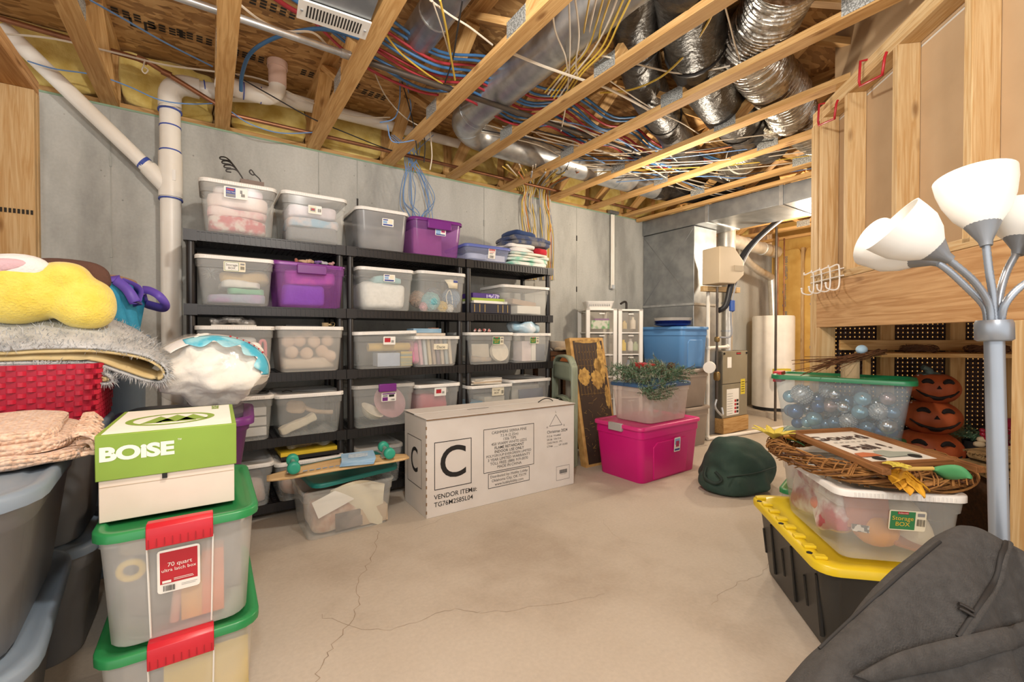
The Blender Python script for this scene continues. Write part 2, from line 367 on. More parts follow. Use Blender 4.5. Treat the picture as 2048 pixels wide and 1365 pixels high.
# ---------------------------------------------------------------- floor trusses
TX = [-1.12+0.6*k for k in range(15)]
batt_rng = random.Random(3)
place = ['hung above the left timber frame', 'above the plumbing wye', 'passing the white vent elbow', 'beside the register box', 'just past the register box',
         'beside the large round duct', 'over the blue cable loops', 'carrying the black flex duct', 'carrying the silver flex duct', 'next to the sheet metal trunk',
         'over the furnace plenum', 'over the furnace', 'past the furnace vent', 'over the water heater', 'at the kraft faced wall']
for k, x in enumerate(TX):
    y0 = -1.2 if x < 4.2 else 0.5
    t = thing('floor_truss', 'open web wooden floor truss '+place[k], 'truss', (x, 0, WTOP), group='floor trusses')
    board('bottom_chord', (0, y0, .019), (0, WALLY+.13, .019), .089, .038, m_truss, t)
    board('top_chord', (0, y0, .391), (0, WALLY+.13, .391), .089, .038, m_truss, t)
    board('end_web', (0, WALLY+.09, .038), (0, WALLY+.09, .372), .089, .038, m_truss, t, roll=(0, 1, 0))
    yy = WALLY-.02; up = True
    while yy-.5 > max(y0, -0.6):
        a = (0, yy-.03, .05 if up else .36); b = (0, yy-.48, .36 if up else .05)
        board('web', a, b, .089, .036, m_truss, t, roll=(0, 0, 1)); yy -= .50; up = not up
        if up:
            for s in (-1, 1): MB().box((s*.0455, yy+.01, .05), (.0015, .16, .082)).build('truss_plate', m_plate, t)
# fibreglass batts in the rim bays
for k in range(len(TX)-1):
    a, b = TX[k]+.047, TX[k+1]-.047
    mb = MB(); mb.soft(((a+b)/2, WALLY+.085, WTOP+.22), (b-a, .12, .36), .28, .018, 7, k, 36, 22)
    tag(mb.build('insulation_batt', m_fiber), 'yellow fibreglass rim batt by the truss '+place[k], 'insulation', 'rim insulation batts')
# ---------------------------------------------------------------- left timber frame: end stud and plate against the concrete wall
lw = thing('timber_frame_wall', 'pale pine stud and plate of an open framed wall against concrete', 'stud wall', (0, 0, 0))
sx = P(70, 400, Y=3.40).x
board('stud', (sx-.075, 3.42, 0), (sx-.075, 3.42, 2.50), .150, .038, m_pine, lw, roll=(0, 1, 0))
board('stud', (sx-.075, 3.46, 0), (sx-.075, 3.46, 2.50), .158, .036, m_pine, lw, roll=(0, 1, 0))
board('stud', (sx-.075, 2.72, 0), (sx-.075, 2.72, 2.50), .14, .038, m_pine, lw, roll=(0, 1, 0))
board('top_plate', (sx-.075, 2.70, 2.52), (sx-.075, 3.49, 2.52), .15, .038, m_beam, lw)
board('top_plate', (sx-.075, 2.70, 2.56), (sx-.075, 3.49, 2.56), .15, .038, m_beam, lw)
mb = MB().bx(sx-.17, sx-.152, 2.70, 3.49, 0, 2.5); mb.build('sheathing_board', m_dry, lw)
st = MB(); T = basis(Vector((sx-.075, 3.399, 1.845)), (1, 0, 0), (0, 0, 1))
for j in range(9):
    st.add([(-.07+.016*j, -.012, 0), (-.07+.016*j+.010, -.012, 0), (-.07+.016*j+.010, .012, 0), (-.07+.016*j, .012, 0)], [(0, 1, 2, 3)], T)
st.build('printed_stamp', m_ink, lw)

# ---------------------------------------------------------------- right stud wall at 45 degrees with the closet under it
S2 = math.sqrt(2); CW = 1.87
def W(t, c, z): return Vector(((t*S2+c)/2, (t*S2-c)/2, z))      # along the wall, across it, height
rw = thing('stud_wall', 'open framed stud wall with drywall backing and heavy timber header', 'stud wall', (0, 0, 0))
ALONG = Vector((1, 1, 0)).normalized(); ACR = Vector((1, -1, 0)).normalized()
cD = lambda c: c
off = .089*S2/2
def rboard(n, t0, z0, t1, z1, c, wd, h, roll, m=None): return board(n, W(t0, c, z0), W(t1, c, z1), wd, h, m or m_pine, rw, roll=roll)
CC = CW+off
PL = 2.50
rboard('top_plate', 0.9, PL+.019, 3.12, PL+.019, CC, .089, .038, (0, 0, 1))
rboard('top_plate', 0.9, PL+.058, 3.12, PL+.058, CC, .089, .038, (0, 0, 1))
for tt in (1.92, 2.327, 2.735, 3.01, 1.51, 1.1): rboard('stud', tt, 1.53, tt, PL, CC, .089, .038, ALONG)
rboard('stud', 3.075, 0, 3.075, PL, CC, .089, .038, ALONG); rboard('stud', 3.035, 0, 3.035, 1.24, CC, .089, .038, ALONG)
rboard('stud', 3.115, 0, 3.115, PL, CC, .089, .038, ALONG)
_p = P(2026, 800, c=CW); rboard('stud', (_p.x+_p.y)/S2-.03, 0, (_p.x+_p.y)/S2-.03, 1.24, CC, .10, .06, ALONG); rboard('stud', 1.15, 0, 1.15, 1.24, CC, .089, .038, ALONG)
rboard('header_beam', 0.9, 1.375, 3.055, 1.375, CW+.03, .04, .27, (0, 0, 1), m_beam)
rboard('bottom_plate', 0.9, 1.53, 3.06, 1.53, CC, .089, .038, (0, 0, 1))
def panel(n, t0, t1, c0, c1, z0, z1, m, par=None, lab=None):
    mb = MB(); mb.loft([[W(t0, c0, z), W(t1, c0, z), W(t1, c1, z), W(t0, c1, z)] for z in (z0, z1)])
    return mb.build(n, m, par, label=lab)
panel('drywall_sheet', 0.9, 3.05, CW+2*off+.002, CW+2*off+.02, 1.51, 2.475, m_dry, rw)
panel('drywall_sheet', 0.9, 3.05, CW+2*off+.002, CW+2*off+.02, 2.487, 3.05, m_dry, rw)
panel('drywall_core', 0.9, 3.05, CW+2*off+.006, CW+2*off+.02, 2.475, 2.487, m_dryw, rw)
tag(panel('wall_right', 0.2, 3.0, 3.4, 3.45, 0, 2.6, m_dry), 'tan drywall back of the closet under the stairs', None, None, 'structure')
tag(panel('trim_2', 0.4, 3.0, CW+2*off+.03, 3.4, 1.62, 1.64, m_osb), 'unseen board deck added above the header to darken the closet', None, None, 'structure')  # deck out of view, added to block light from above the closet
# wood uprights above the top plate
for i, (px, a) in enumerate(((1712, 2.30), (1690, 2.30), (1765, 2.2), (1800, 2.2))):
    p = P(px, 60, c=a+.15); tt = (p.x+p.y)/S2
    board('cripple_stud', W(tt, a+.12, 2.6), W(tt, a+.12, 3.06), .089, .06, m_beam, rw, roll=ALONG)
# pegboard with real holes across the closet end
PT = 3.045
m_peg = M('pegboard', '3a2218', 0.55, col2='2c1911', scale=12)
pg = MB(); c0, c1, z0, z1 = CW+.06, 3.30, 0.18, 1.50; s = .0254; nc = int((c1-c0)/S2/s*S2/1.0); 
nx = int(((c1-c0)/S2)/s); nz = int((z1-z0)/s); hr = .0037
for i in range(nx):
    for j in range(nz):
        u = i*s; z = z0+j*s; o = [(0, 0), (s, 0), (s, s), (0, s)]; q = [(s/2-hr, s/2-hr), (s/2+hr, s/2-hr), (s/2+hr, s/2+hr), (s/2-hr, s/2+hr)]
        vs = [W(PT, c0, z)+ACR*(u+a)+Vector((0, 0, b)) for a, b in o+q]
        pg.add(vs, [(0, 1, 5, 4), (1, 2, 6, 5), (2, 3, 7, 6), (3, 0, 4, 7)])
pgo = pg.build('wall_end', m_peg, thick=.004); tag(pgo, 'dark brown pegboard at the end of the closet', None, None, 'structure')
for px in (1772, 1912, 2015):
    p = P(px, 700, t=PT-.03); cc = p.x-p.y
    board('pegboard_stud', W(PT-.025, cc, 0.0), W(PT-.025, cc, 1.5), .075, .038, m_truss, pgo, roll=ALONG)
# far wall of the utility room, kraft faced insulation between studs
fw_ = struct('wall_far', MB().bx(7.9, 8.0, -2.0, WALLY, 0, WTOP+.4), m_kraft, 'far utility room wall')
m_blueink = M('blue_print', '6f7f9a', 0.7)
for k in range(11):
    yk = 3.70-.406*k
    board('stud', (7.86, yk, 0), (7.86, yk, 2.6), .038, .089, m_pine, fw_, roll=(1, 0, 0))
    if k < 10:
        mb = MB(); mb.soft((7.865, yk-.203, 1.3), (.07, .366, 2.6), .2, .008, 6, k, 24, 30); mb.build('kraft_batt', m_kraft, fw_)
        st = MB()
        for j in range(5): put_text(st, 'CertainTeed', .075, basis(Vector((7.818, yk-.16+.02*(j % 2), 0.5+.45*j)), (0, 0, 1), (0, 1, 0)))
        st.build('printed_lettering', m_blueink, fw_)
# ================================================================ PIPES, DUCTS AND CABLES OVERHEAD
def pipe(name, label, cat, pts, r, mat, n=12, sm=0, group=None, parent=None):
    q = smoothpts(pts, sm) if sm else [Vector(p) for p in pts]
    o = MB().tube(q, r, n).build(name, mat, parent)
    if not parent: tag(o, label, cat, group)
    return o
def ringpart(name, p, ax, r, h, mat, parent, n=20):
    ax = Vector(ax).normalized(); p = Vector(p)
    return MB().tube([p-ax*h/2, p+ax*h/2], r, n).build(name, mat, parent)
m_primer = M('blue_primer', '3d53a8', 0.5)
m_pinkp = M('pink_pipe', 'd9b9a8', 0.5)
# drain stack
PY = 3.70; sX = -.210
ds = thing('drain_stack', 'white vertical plastic drain pipe with wye against the concrete wall', 'pipe', (0, 0, 0))
MB().tube([(sX, PY, 0), (sX, PY, 2.69)], .057, 20).build('riser_pipe', m_pvc, ds)
def arc(c, u, v, r, a0, a1, n=8): c, u, v = Vector(c), Vector(u), Vector(v); return [c+u*(r*math.cos(a))+v*(r*math.sin(a)) for a in (a0+(a1-a0)*k/n for k in range(n+1))]
MB().tube([(sX, PY, 2.69)]+arc((sX+.10, PY, 2.76), (-1, 0, 0), (0, 0, 1), .10, 0, PI/2)+[(sX+.16, PY, 2.86)], .064, 20).build('elbow', m_pvc, ds)
MB().tube([(sX+.15, PY, 2.86), (0.13, PY, 2.885), (0.32, PY, 2.93)], .052, 18).build('branch_pipe', m_pvc, ds)
MB().tube([(0.14, PY-.06, 2.90), (0.30, PY-.02, 2.935), (0.75, PY-.01, 2.945), (1.98, PY, 2.965)], [.062, .06, .045, .04], 16).build('vent_pipe', m_pvc, ds)
wy = MB().tube([(sX, PY, 2.10), (sX, PY, 2.39)], .065, 20); wy.tube([(sX, PY, 2.14), (sX-.115, PY, 2.275)], [.05, .052], 18); wy.build('wye_fitting', m_pvc, ds)
MB().tube([(sX-.10, PY, 2.257), (-.95, PY-.02, 2.915)], .043, 18).build('diagonal_pipe', m_pvc, ds)
for zz in (2.665, 2.56, 2.40, 2.085): ringpart('primer_ring', (sX, PY, zz), (0, 0.06, 1), .0665 if zz in (2.665, 2.085) else .0595, .008, m_primer, ds)
ringpart('primer_ring', (sX-.135, PY, 2.296), (-.85, 0, .66), .0455, .022, m_primer, ds)
for xx, zz in ((-.02, 2.872), (.115, 2.887)): ringpart('primer_ring', (xx, PY, zz), (1, 0, .1), .0545, .007, m_primer, ds)
MB().bx(sX+.012, sX+.030, PY-.0662, PY-.06, 2.20, 2.27).build('barcode_sticker', m_white, ds)
for dx, zz in ((-.02, 2.9), (.2, 2.94)): pass
tr = thing('closet_trap', 'white plastic trap and pink riser under the strand board', 'pipe', (0, 0, 0))
x0 = P(555, 150, Y=3.45).x
MB().tube([(x0, 3.45, 3.068), (x0, 3.45, 2.93)]+arc((x0-.09, 3.45, 2.90), (1, 0, 0), (0, 0, -1), .09, 0.2, PI/2)+[(x0-.22, 3.47, 2.815), (x0-.34, 3.5, 2.86)], .052, 18).build('trap_bend', m_pvc, tr)
MB().tube([(x0, 3.45, 3.066), (x0, 3.45, 2.905)], .056, 18).build('riser', m_pinkp, tr); ringpart('hub', (x0, 3.45, 3.045), (0, 0, 1), .064, .045, m_pinkp, tr)
for xx in (x0-.10, x0-.20): ringpart('primer_ring', (xx, 3.455, 2.812), (1, 0, 0), .0545, .006, m_primer, tr)
m_copper = M('copper', '9c6a4a', 0.4, 0.6, '7d5238', 9)
cp = thing('copper_line', 'aged copper water pipe running along the rim above the drain stack', 'pipe', (0, 0, 0))
MB().tube([(-1.6, 3.6, 2.945), (-.316, 3.6, 2.905), (-.25, 3.6, 2.875), (.05, 3.6, 2.74)], .0155, 10).build('pipe_run', m_copper, cp)
for p in ((-.34, 3.6, 2.906), (-.22, 3.6, 2.862)): ringpart('coupling', p, (1, 0, -.25), .0195, .05, m_copper, cp)
pipe('copper_line', 'copper water pipe at the top of the concrete wall under the long vent', 'pipe', [(.13, 3.62, 2.705), (1.2, 3.62, 2.71), (4.4, 3.62, 2.71)], .0145, m_copper)
m_gas = M('black_iron', '4a4541', 0.45, 0.6, '63594f', 5)
gp = thing('gas_line', 'long dark iron gas pipe with a grey conduit end crossing under the trusses', 'pipe', (0, 0, 0))
MB().tube([(.62, 2.53, 2.722), (4.6, 2.50, 2.722)], .017, 12).build('iron_pipe', m_gas, gp)
MB().tube([(-.6, 2.53, 2.722), (.62, 2.53, 2.722)], .018, 12).build('conduit', m_galv, gp); ringpart('coupling', (.62, 2.53, 2.722), (1, 0, 0), .023, .05, m_galv, gp)
# round galvanized ducts
rd = thing('round_duct', 'large round galvanized duct turning along the concrete wall', 'duct', (0, 0, 0))
DX, DY, DZ = 1.63, 3.20, 2.855
MB().tube([(DX, 0.2, DZ), (DX, 1.9, DZ)], .126, 28).build('duct_section', m_galv, rd)
MB().tube([(DX, 1.85, DZ), (DX, 2.92, DZ)], .122, 28).build('duct_section', m_galv, rd)
el = [Vector((DX, 2.9, DZ))]+arc((DX+.27, 2.93, DZ-.01), (-1, 0, 0), (0, 1, 0), .27, 0, PI/2, 6)+[Vector((DX+.36, 3.20, DZ-.02))]
MB().tube(el, .128, 28).build('elbow', m_galv, rd)
for p, a in ((el[0], (0, 1, 0)), (el[3], (1, 1, 0)), (el[-1], (1, 0, 0))): ringpart('seam_band', p, a, .132, .012, m_galv, rd, 28)
for a, b, r in ((1.95, 2.75, .122), (2.72, 3.45, .125), (3.42, 4.15, .122)):
    MB().tube([(a, DY, DZ-.03), (b, DY, DZ-.03)], r, 28).build('duct_section', m_galv, rd)
for xx in (2.73, 3.43): ringpart('seam_band', (xx, DY, DZ-.03), (1, 0, 0), .129, .02, m_galv, rd, 28)
stb = thing('stub_duct', 'short open ended round metal duct between trusses', 'duct', (0, 0, 0))
t_ = MB(); n = 28
t_.tube([(1.0, 0.6, 2.90), (1.0, 2.44, 2.90)], .092, n, caps=False); t_.build('duct_sleeve', m_galv, stb, thick=.003)
ringpart('crimped_end', (1.0, 2.2, 2.90), (0, 1, 0), .095, .01, m_galv, stb)
# flexible ducts
m_bflex = M('black_flex', '34302c', 0.38, 0.0, '1d1b1a', 20, stretch=(1, 1, 1), bump=0.7, bscale=34, spec=0.6)
m_sflex = M('silver_flex', 'c9c4ba', 0.28, 0.95, 'a39c90', 30, bump=0.55, bscale=38)
def flex(label, pts, r, mat, ridge, sd):
    q = smoothpts(pts, 1); L = 0; d = []
    q = smoothpts(pts, 40 if ridge else 14)
    rnd = random.Random(sd)
    rs = []
    for i, p in enumerate(q):
        k = (1+.045*(1 if i % 4 < 2 else -1)) if ridge else 1+.05*noise.noise(p*9)
        rs.append(r*k)
    o = thing('flex_duct', label, 'duct', (0, 0, 0), group='flexible ducts')
    MB().tube(q, rs, 26, rf=lambda i, a: 1+.05*noise.noise(Vector((math.cos(a)*2, math.sin(a)*2, i*.13+sd)))).build('duct_sleeve', mat, o)
    for k in (0.33, 0.72):
        i = int(k*len(q)); t = q[i+1]-q[i-1]; ringpart('strap', q[i], t, r*1.06, .012, m_pvc if mat is m_sflex else m_dark, o, 24)
    return o
Z = 2.865
flex('narrow black insulated flex duct beside the big round metal duct', [P(1262, -60, z=Z), P(1268, 40, z=Z), P(1278, 120, z=Z), P(1300, 190, z=Z), P(1345, 262, z=Z), P(1380, 330, z=Z-.02)], .125, m_bflex, False, 1)
flex('wide black insulated flex duct between the other flex ducts', [P(1375, -80, z=Z), P(1382, 40, z=Z), P(1400, 120, z=Z), P(1440, 200, z=Z), P(1500, 262, z=Z), P(1540, 290, z=Z)], .165, m_bflex, False, 2)
flex('bare silver ribbed flex duct bending over the chords', [P(1580, -60, z=Z), P(1538, 30, z=Z), P(1500, 88, z=Z), P(1525, 140, z=Z), P(1568, 190, z=Z), P(1590, 235, z=Z), P(1640, 270, z=Z)], .155, m_sflex, True, 3)
flex('silver ribbed flex duct dropping toward the furnace trunk', [P(1560, 235, z=Z), P(1530, 275, z=Z), P(1490, 312, z=Z), P(1462, 340, z=Z)], .14, m_sflex, True, 4)
flex('black flex duct end joined to the metal duct run', [(4.05, 3.2, 2.83), (4.5, 3.15, 2.85), (4.95, 2.9, 2.86), (5.3, 2.5, 2.87)], .13, m_bflex, False, 5)
# register boot
rb = thing('register_boot', 'galvanized register box with a white slotted grille under the truss', 'vent', (.333, 2.24, 2.635), rz=-.07)
MB().bx(.03, .30, -.46, -.135, .012, .10).build('boot_box', m_galv2, rb)
MB().bx(0, .305, -.135, .0, 0, .008).build('grille_plate', m_white, rb, bev=.002)
MB().bx(.012, .293, -.125, -.01, .008, .075).build('collar', m_galv2, rb)
for k in range(18): MB().bx(.036+.0132*k, .0425+.0132*k, -.108, -.030, -.001, .0005).build('slot', m_dark, rb)
for xx in (.017, .288): MB().lathe([(.006, 0), (.006, -.004), (.002, -.005)], 10, T_((xx, -.068, 0))).build('screw', m_galv, rb)
# pex and cables
m_c = {'blue': M('pex_blue', '3f6f9f', 0.45), 'red': M('pex_red', 'a8323a', 0.45), 'yellow': M('cable_yellow', 'd6b347', 0.5), 'white': M('cable_white', 'd9cdb9', 0.5),
       'lblue': M('cable_blue', '6d93c4', 0.5), 'black': M('cable_black', '2a2a2c', 0.45), 'orange': M('cable_orange', 'c66a35', 0.5), 'grey': M('cable_grey', 'a4a5a8', 0.5)}
def cable(col, pts, r=.0045, label=None, group=None, name='cable', n=6, sm=6):
    o = MB().tube(smoothpts(pts, sm), r, n).build(name, m_c[col])
    return tag(o, label, 'cable', group)
rng = random.Random(11)
for k in range(10):
    c = ('blue', 'red')[k in (2, 5, 6, 9)]; yy = 2.36+.035*k; zz = 2.90-.012*k
    pts = [(.50, yy+.05, 2.96)] + [(.75+.35*i, yy+rng.uniform(-.02, .02), zz-(.07 if i % 2 else 0)+rng.uniform(-.012, .012)) for i in range(8)] + [(4.2, yy+.1, 2.9)]
    cable(c, pts, .0085, ('blue' if c == 'blue' else 'red')+' plastic water tube in the bundle above the iron gas pipe', c+' water tubes', 'water_tube', 8)
cable('blue', [P(482, 182, Y=3.3), P(484, 150, Y=3.2), P(500, 108, Y=3.0), P(540, 80, Y=2.9), P(600, 62, Y=2.75), P(660, 60, Y=2.6), P(760, 90, Y=2.45)], .011, 'thick blue water tube curving down to the drain fitting', None, 'water_tube', 8)
cable('red', [P(540, -10, z=2.95), P(590, 22, z=2.95), P(640, 40, z=2.95)], .013, 'red water tube beside the register box', None, 'water_tube', 8)
cable('blue', [P(575, -10, z=2.97), P(620, 18, z=2.97), P(680, 40, z=2.97)], .012, 'blue water tube crossing above the register box', None, 'water_tube', 8)
# individual cables traced along the trusses
def pc(col, px, z=2.73, r=.0045, lab=None, grp=None): return cable(col, [P(x, y, z=z) for x, y in px], r, lab, grp)
pc('white', [(475, 5), (520, 40), (570, 62), (625, 65), (655, 92)], 2.76, .006, 'loose white cable beside the register box')
pc('white', [(860, 0), (900, 30), (940, 55), (985, 90)], 2.75, .005, 'white cable passing the short metal duct')
pc('white', [(865, 2), (885, 60), (900, 110)], 2.74, .004, 'thin white cable hanging by the short metal duct')
pc('yellow', [(880, 0), (893, 60), (903, 120), (910, 160)], 2.73, .006, 'yellow cable hanging past the short metal duct')
pc('black', [(925, 0), (915, 60), (905, 120), (890, 165)], 2.74, .0045, 'black cable hanging past the short metal duct')
pc('yellow', [(765, 60), (800, 105), (850, 145), (885, 168)], 2.76, .005, 'yellow cable across the blue and red water tubes')
for k in range(7):
    px = [(1180+14*k, -8), (1170+11*k, 50), (1160+8*k+rng.uniform(-6, 6), 100), (1120+7*k, 150), (1090+6*k, 185+4*k)]
    pc('yellow' if k % 3 != 1 else 'white', px, 2.74-.004*k, .005, ('yellow' if k % 3 != 1 else 'white')+' cable in the bunch in front of the round duct', 'cables in front of the round duct')
for px in ([(1150, -5), (1158, 70), (1152, 130), (1158, 160)], [(1105, 5), (1110, 60), (1130, 110), (1135, 140)], [(1138, 0), (1140, 90), (1137, 160), (1130, 220), (1122, 262)]):
    pc('white', px, 2.72, .005, 'white cable hanging in front of the round duct', 'white cables by the round duct')
pc('yellow', [(1440, -5), (1410, 55), (1370, 110), (1320, 155), (1260, 180), (1200, 186)], 2.715, .006, 'yellow cable looping across the black flex ducts')
pc('white', [(1200, 110), (1280, 130), (1360, 147), (1420, 140), (1460, 132)], 2.72, .005, 'white cable lying across the black flex ducts')
pc('white', [(1020, 105), (1080, 130), (1150, 155), (1210, 175), (1270, 205), (1330, 240)], 2.705, .008, 'flat white cable across the round duct')
pc('white', [(1448, 5), (1460, 50), (1470, 90), (1480, 120)], 2.72, .004, 'white string hanging beside the silver flex duct')
pc('white', [(1210, 155), (1300, 215), (1370, 250), (1420, 285)], 2.71, .004, 'thin white cable under the narrow black flex duct')
pc('lblue', [(180, 0), (260, 45), (330, 85), (425, 133)], 2.80, .005, 'blue cable above the white diagonal pipe')
cable('lblue', [P(55, 122, Y=3.60), P(110, 138, Y=3.60), P(190, 150, Y=3.58), P(255, 172, Y=3.58), P(320, 200, Y=3.55), P(380, 208, Y=3.58), P(440, 206, Y=3.6)], .0042, 'thin blue cable stapled across the rim by the drain stack', None)
cable('lblue', [P(463, 224, Y=3.55), P(500, 248, Y=3.52), P(560, 266, Y=3.55), P(628, 265, Y=3.6)], .0042, 'thin blue cable sagging below the trap', None)
cable('white', [P(10, 68, Y=3.5), P(110, 78, Y=3.5), P(240, 108, Y=3.5), P(330, 130, Y=3.5), P(420, 142, Y=3.5), P(520, 158, Y=3.5), P(600, 195, Y=3.5), P(700, 232, Y=3.5), P(780, 235, Y=3.5)], .006, 'long white cable running along the rim over the drain pipes', None)
cable('white', [P(290, 119, Y=3.5), P(287, 132, Y=3.5), P(284, 140, Y=3.5), P(290, 147, Y=3.5), P(296, 140, Y=3.5), P(289, 134, Y=3.5)], .004, 'curled white cable end hanging from the copper pipe', None)
cable('black', [P(470, 150, Y=3.35), P(540, 190, Y=3.35), P(620, 235, Y=3.4), P(690, 265, Y=3.5), P(780, 300, Y=3.6), P(850, 315, Y=3.65)], .0045, 'black cable sagging below the white vent pipe', None)
for i, (c, px) in enumerate((('lblue', [(775, 60), (795, 130), (800, 190), (790, 235), (760, 245)]), ('black', [(775, 70), (800, 150), (825, 240), (835, 310)]), ('white', [(745, 135), (770, 190), (810, 235), (855, 260)]),
                             ('lblue', [(795, 90), (812, 160), (822, 215), (815, 240)]), ('white', [(860, 265), (864, 310), (860, 340)]), ('lblue', [(775, 250), (782, 280), (800, 285), (830, 280)]), ('black', [(845, 250), (850, 290), (848, 325)]))):
    cable(c, [P(x, y, Y=3.2) for x, y in px], .0045, {'lblue': 'blue', 'black': 'black', 'white': 'white'}[c]+' cable hanging between trusses by the long vent pipe', 'cables hanging by the vent pipe')
for k in range(10):    # long runs lying on the chords toward the trunk duct
    yy = 2.45+.05*k; c = ('white', 'white', 'lblue', 'black', 'white')[k % 5]
    pts = [(1.75+rng.uniform(-.2, .4), yy+.12, 2.76)]+[(2.2+.5*i, yy+rng.uniform(-.10, .10), 2.708+rng.uniform(0, .05)) for i in range(6)]+[(5.2, yy-.1, 2.74)]
    cable(c, pts, .0048, {'lblue': 'blue'}.get(c, c)+' cable lying on the chords near the metal duct run', {'lblue': 'blue'}.get(c, c)+' cables on the chords')
for k in range(9):    # runs that sag under the right hand chords
    c = ('white', 'black', 'lblue', 'white', 'white', 'yellow')[k % 6]; x0 = 2.9+.12*k
    pts = [(x0-.5, 2.9+.03*k, 2.73), (x0, 2.5, 2.70), (x0+.35, 2.0+.04*k, 2.69+rng.uniform(-.02, .02)), (x0+.70, 1.62+.03*k, 2.72), (x0+.9, 1.4, 2.74)]
    cable(c, pts, .0045, {'lblue': 'blue'}.get(c, c)+' cable sagging under the chords near the trunk', {'lblue': 'blue'}.get(c, c)+' sagging cables')
pc('orange', [(1370, 305), (1420, 302), (1480, 292), (1560, 300)], 2.74, .006, 'bright orange cable under the silver flex duct')
# blue data cable loops hanging at the wall
for k in range(15):
    a = P(822+rng.uniform(-18, 18), 312, Y=3.66); s_ = rng.uniform(-1, 1); wd = 34*s_
    low = P(832+wd*1.25, 395+rng.uniform(-15, 20), Y=3.62+rng.uniform(0, .1)); e = P(835+wd*.6+rng.uniform(-12, 18), 432+rng.uniform(-6, 18), Y=3.66)
    pts = [P(800+rng.uniform(-30, 70), 270, Y=3.55), a, P(826+wd*.7, 350, Y=3.66), low, e, P(835-wd*.3, 470, Y=3.7)]
    cable('lblue', pts, .0030, 'blue data cable in the loose loops hanging above the purple bin', 'blue data cable loops')
# wall bundle going down behind the quilts
for k in range(24):
    f = k/23; c = ('yellow', 'white', 'yellow', 'orange', 'white', 'yellow', 'grey', 'white')[k % 8]
    if 0.46 < f < 0.54: c = 'grey'
    g = 0 if f < .5 else 8
    xb = 1043+52*f+g
    pts = [P(1000+190*f+rng.uniform(-15, 15), 335+rng.uniform(-10, 10), Y=3.1), P(xb+rng.uniform(-2, 2)+4, 372, Y=3.70), P(xb-1+rng.uniform(-3, 3), 405, Y=3.765), P(xb+4+rng.uniform(-4, 4), 440, Y=3.765), P(xb+6+rng.uniform(-3, 3), 480, Y=3.77), P(xb+6, 560, Y=3.77)]
    cable(c, pts, .0075 if c == 'grey' else .0055, c+' cable in the bundle running down the wall behind the quilts', c+' wall bundle cables')
# slim conduits on the wall by the trunk
wc = thing('wall_conduit', 'pair of slim white conduits with metal clamps on the concrete wall', 'conduit', (4.0, 3.76, 0))
for dx in (-.012, .018): MB().tube([(dx, 0, 1.76 if dx < 0 else 1.79), (dx, 0, 2.64)], .013, 10).build('conduit', m_pvc, wc)
MB().bx(-.05, .10, -.012, .03, 2.655, 2.69).build('clamp', m_galv2, wc); MB().bx(-.02, .03, -.015, .03, 1.755, 1.80).build('end_fitting', m_galv, wc)
# ================================================================ BLACK PLASTIC SHELVING AND ITS BINS
m_blk = M('black_plastic', '211e1d', 0.42, col2='1b1818', scale=6)
SHZ = [0.10, 0.522, 0.948, 1.378, 1.82]; YF = 3.26; SD = .47
def shelf_unit(label, x0, x1):
    w_ = x1-x0; u = thing('shelving_unit', label, 'shelving', (x0, YF, 0), group='black plastic shelving units')
    for px, py in ((.03, .03), (w_-.03, .03), (.03, SD-.03), (w_-.03, SD-.03)):
        mb = MB()
        for k in range(5):
            zb = 0 if k == 0 else SHZ[k-1]; zt = SHZ[k]-.05
            mb.lathe([(.021, zb), (.023, zb+.012), (.023, zt-.01), (.021, zt)], 14, T_((px, py, 0)))
        mb.build('post', m_blk, u)
    for z in SHZ:
        mb = MB()
        for (a, b, c, d) in ((0, w_, 0, .014), (0, w_, SD-.014, SD), (0, .014, 0, SD), (w_-.014, w_, 0, SD)): mb.bx(a, b, c, d, z-.06, z)
        n = int((w_-.16)/.028)
        for k in range(n+1): xx = .08+(w_-.16)*k/n; mb.bx(xx-.004, xx+.004, -.004, 0, z-.055, z-.004)
        mb.bx(.0, w_, -.005, 0, z-.008, z)
        sh = mb.build('shelf', m_blk, u)
        g = MB()
        for k in range(25): xx = .02+(w_-.04)*k/24; g.bx(xx-.004, xx+.004, .014, SD-.014, z-.03, z-.004)
        for k in range(12): yy = .02+(SD-.04)*k/11; g.bx(.014, w_-.014, yy-.004, yy+.004, z-.03, z-.004)
        g.build('lattice', m_blk, sh)
        for px in (0, w_): 
            s = MB(); s.bx(px-.004 if px == 0 else px-.062, px+.062 if px == 0 else px+.004, -.007, .06, z-.064, z+.003); s.build('corner_socket', m_blk, sh)
    return u
shelf_unit('black plastic shelving unit next to the white drain stack', -.125, .788)
shelf_unit('black plastic shelving unit between two others', .80, 1.735)
shelf_unit('black plastic shelving unit carrying the folded quilts', 1.755, 2.665)

clear = M('clear_plastic', 'e4e5e2', 0.22, alpha=0.30, spec=0.5, col2='dcdeda')
clear2 = M('milky_plastic', 'e6e4de', 0.28, alpha=0.42, col2='dedcd6')
smoke = M('smoky_plastic', 'b0b0b0', 0.25, alpha=0.55, col2='a6a6a6')
purple_c = M('purple_clear', 'b474c0', 0.2, alpha=0.36, col2='a866b5')
bluish_c = M('bluish_clear', 'c4cbe6', 0.22, alpha=0.34, col2='b6bfe0')
m_lidw = M('white_lid', 'ece9e3', 0.45, col2='e2dfd8', scale=4)
m_lidp = M('purple_lid', '7a2f86', 0.32, col2='702a7c', scale=4)
m_lidb = M('blue_lid', '6270b4', 0.4)
m_lidg = M('green_lid', '2f8a4f', 0.32, col2='288047', scale=3)
m_paper = M('paper_white', 'efece4', 0.7, col2='e8e4da', scale=5)
m_inkk = M('black_ink', '1f1d1c', 0.7)
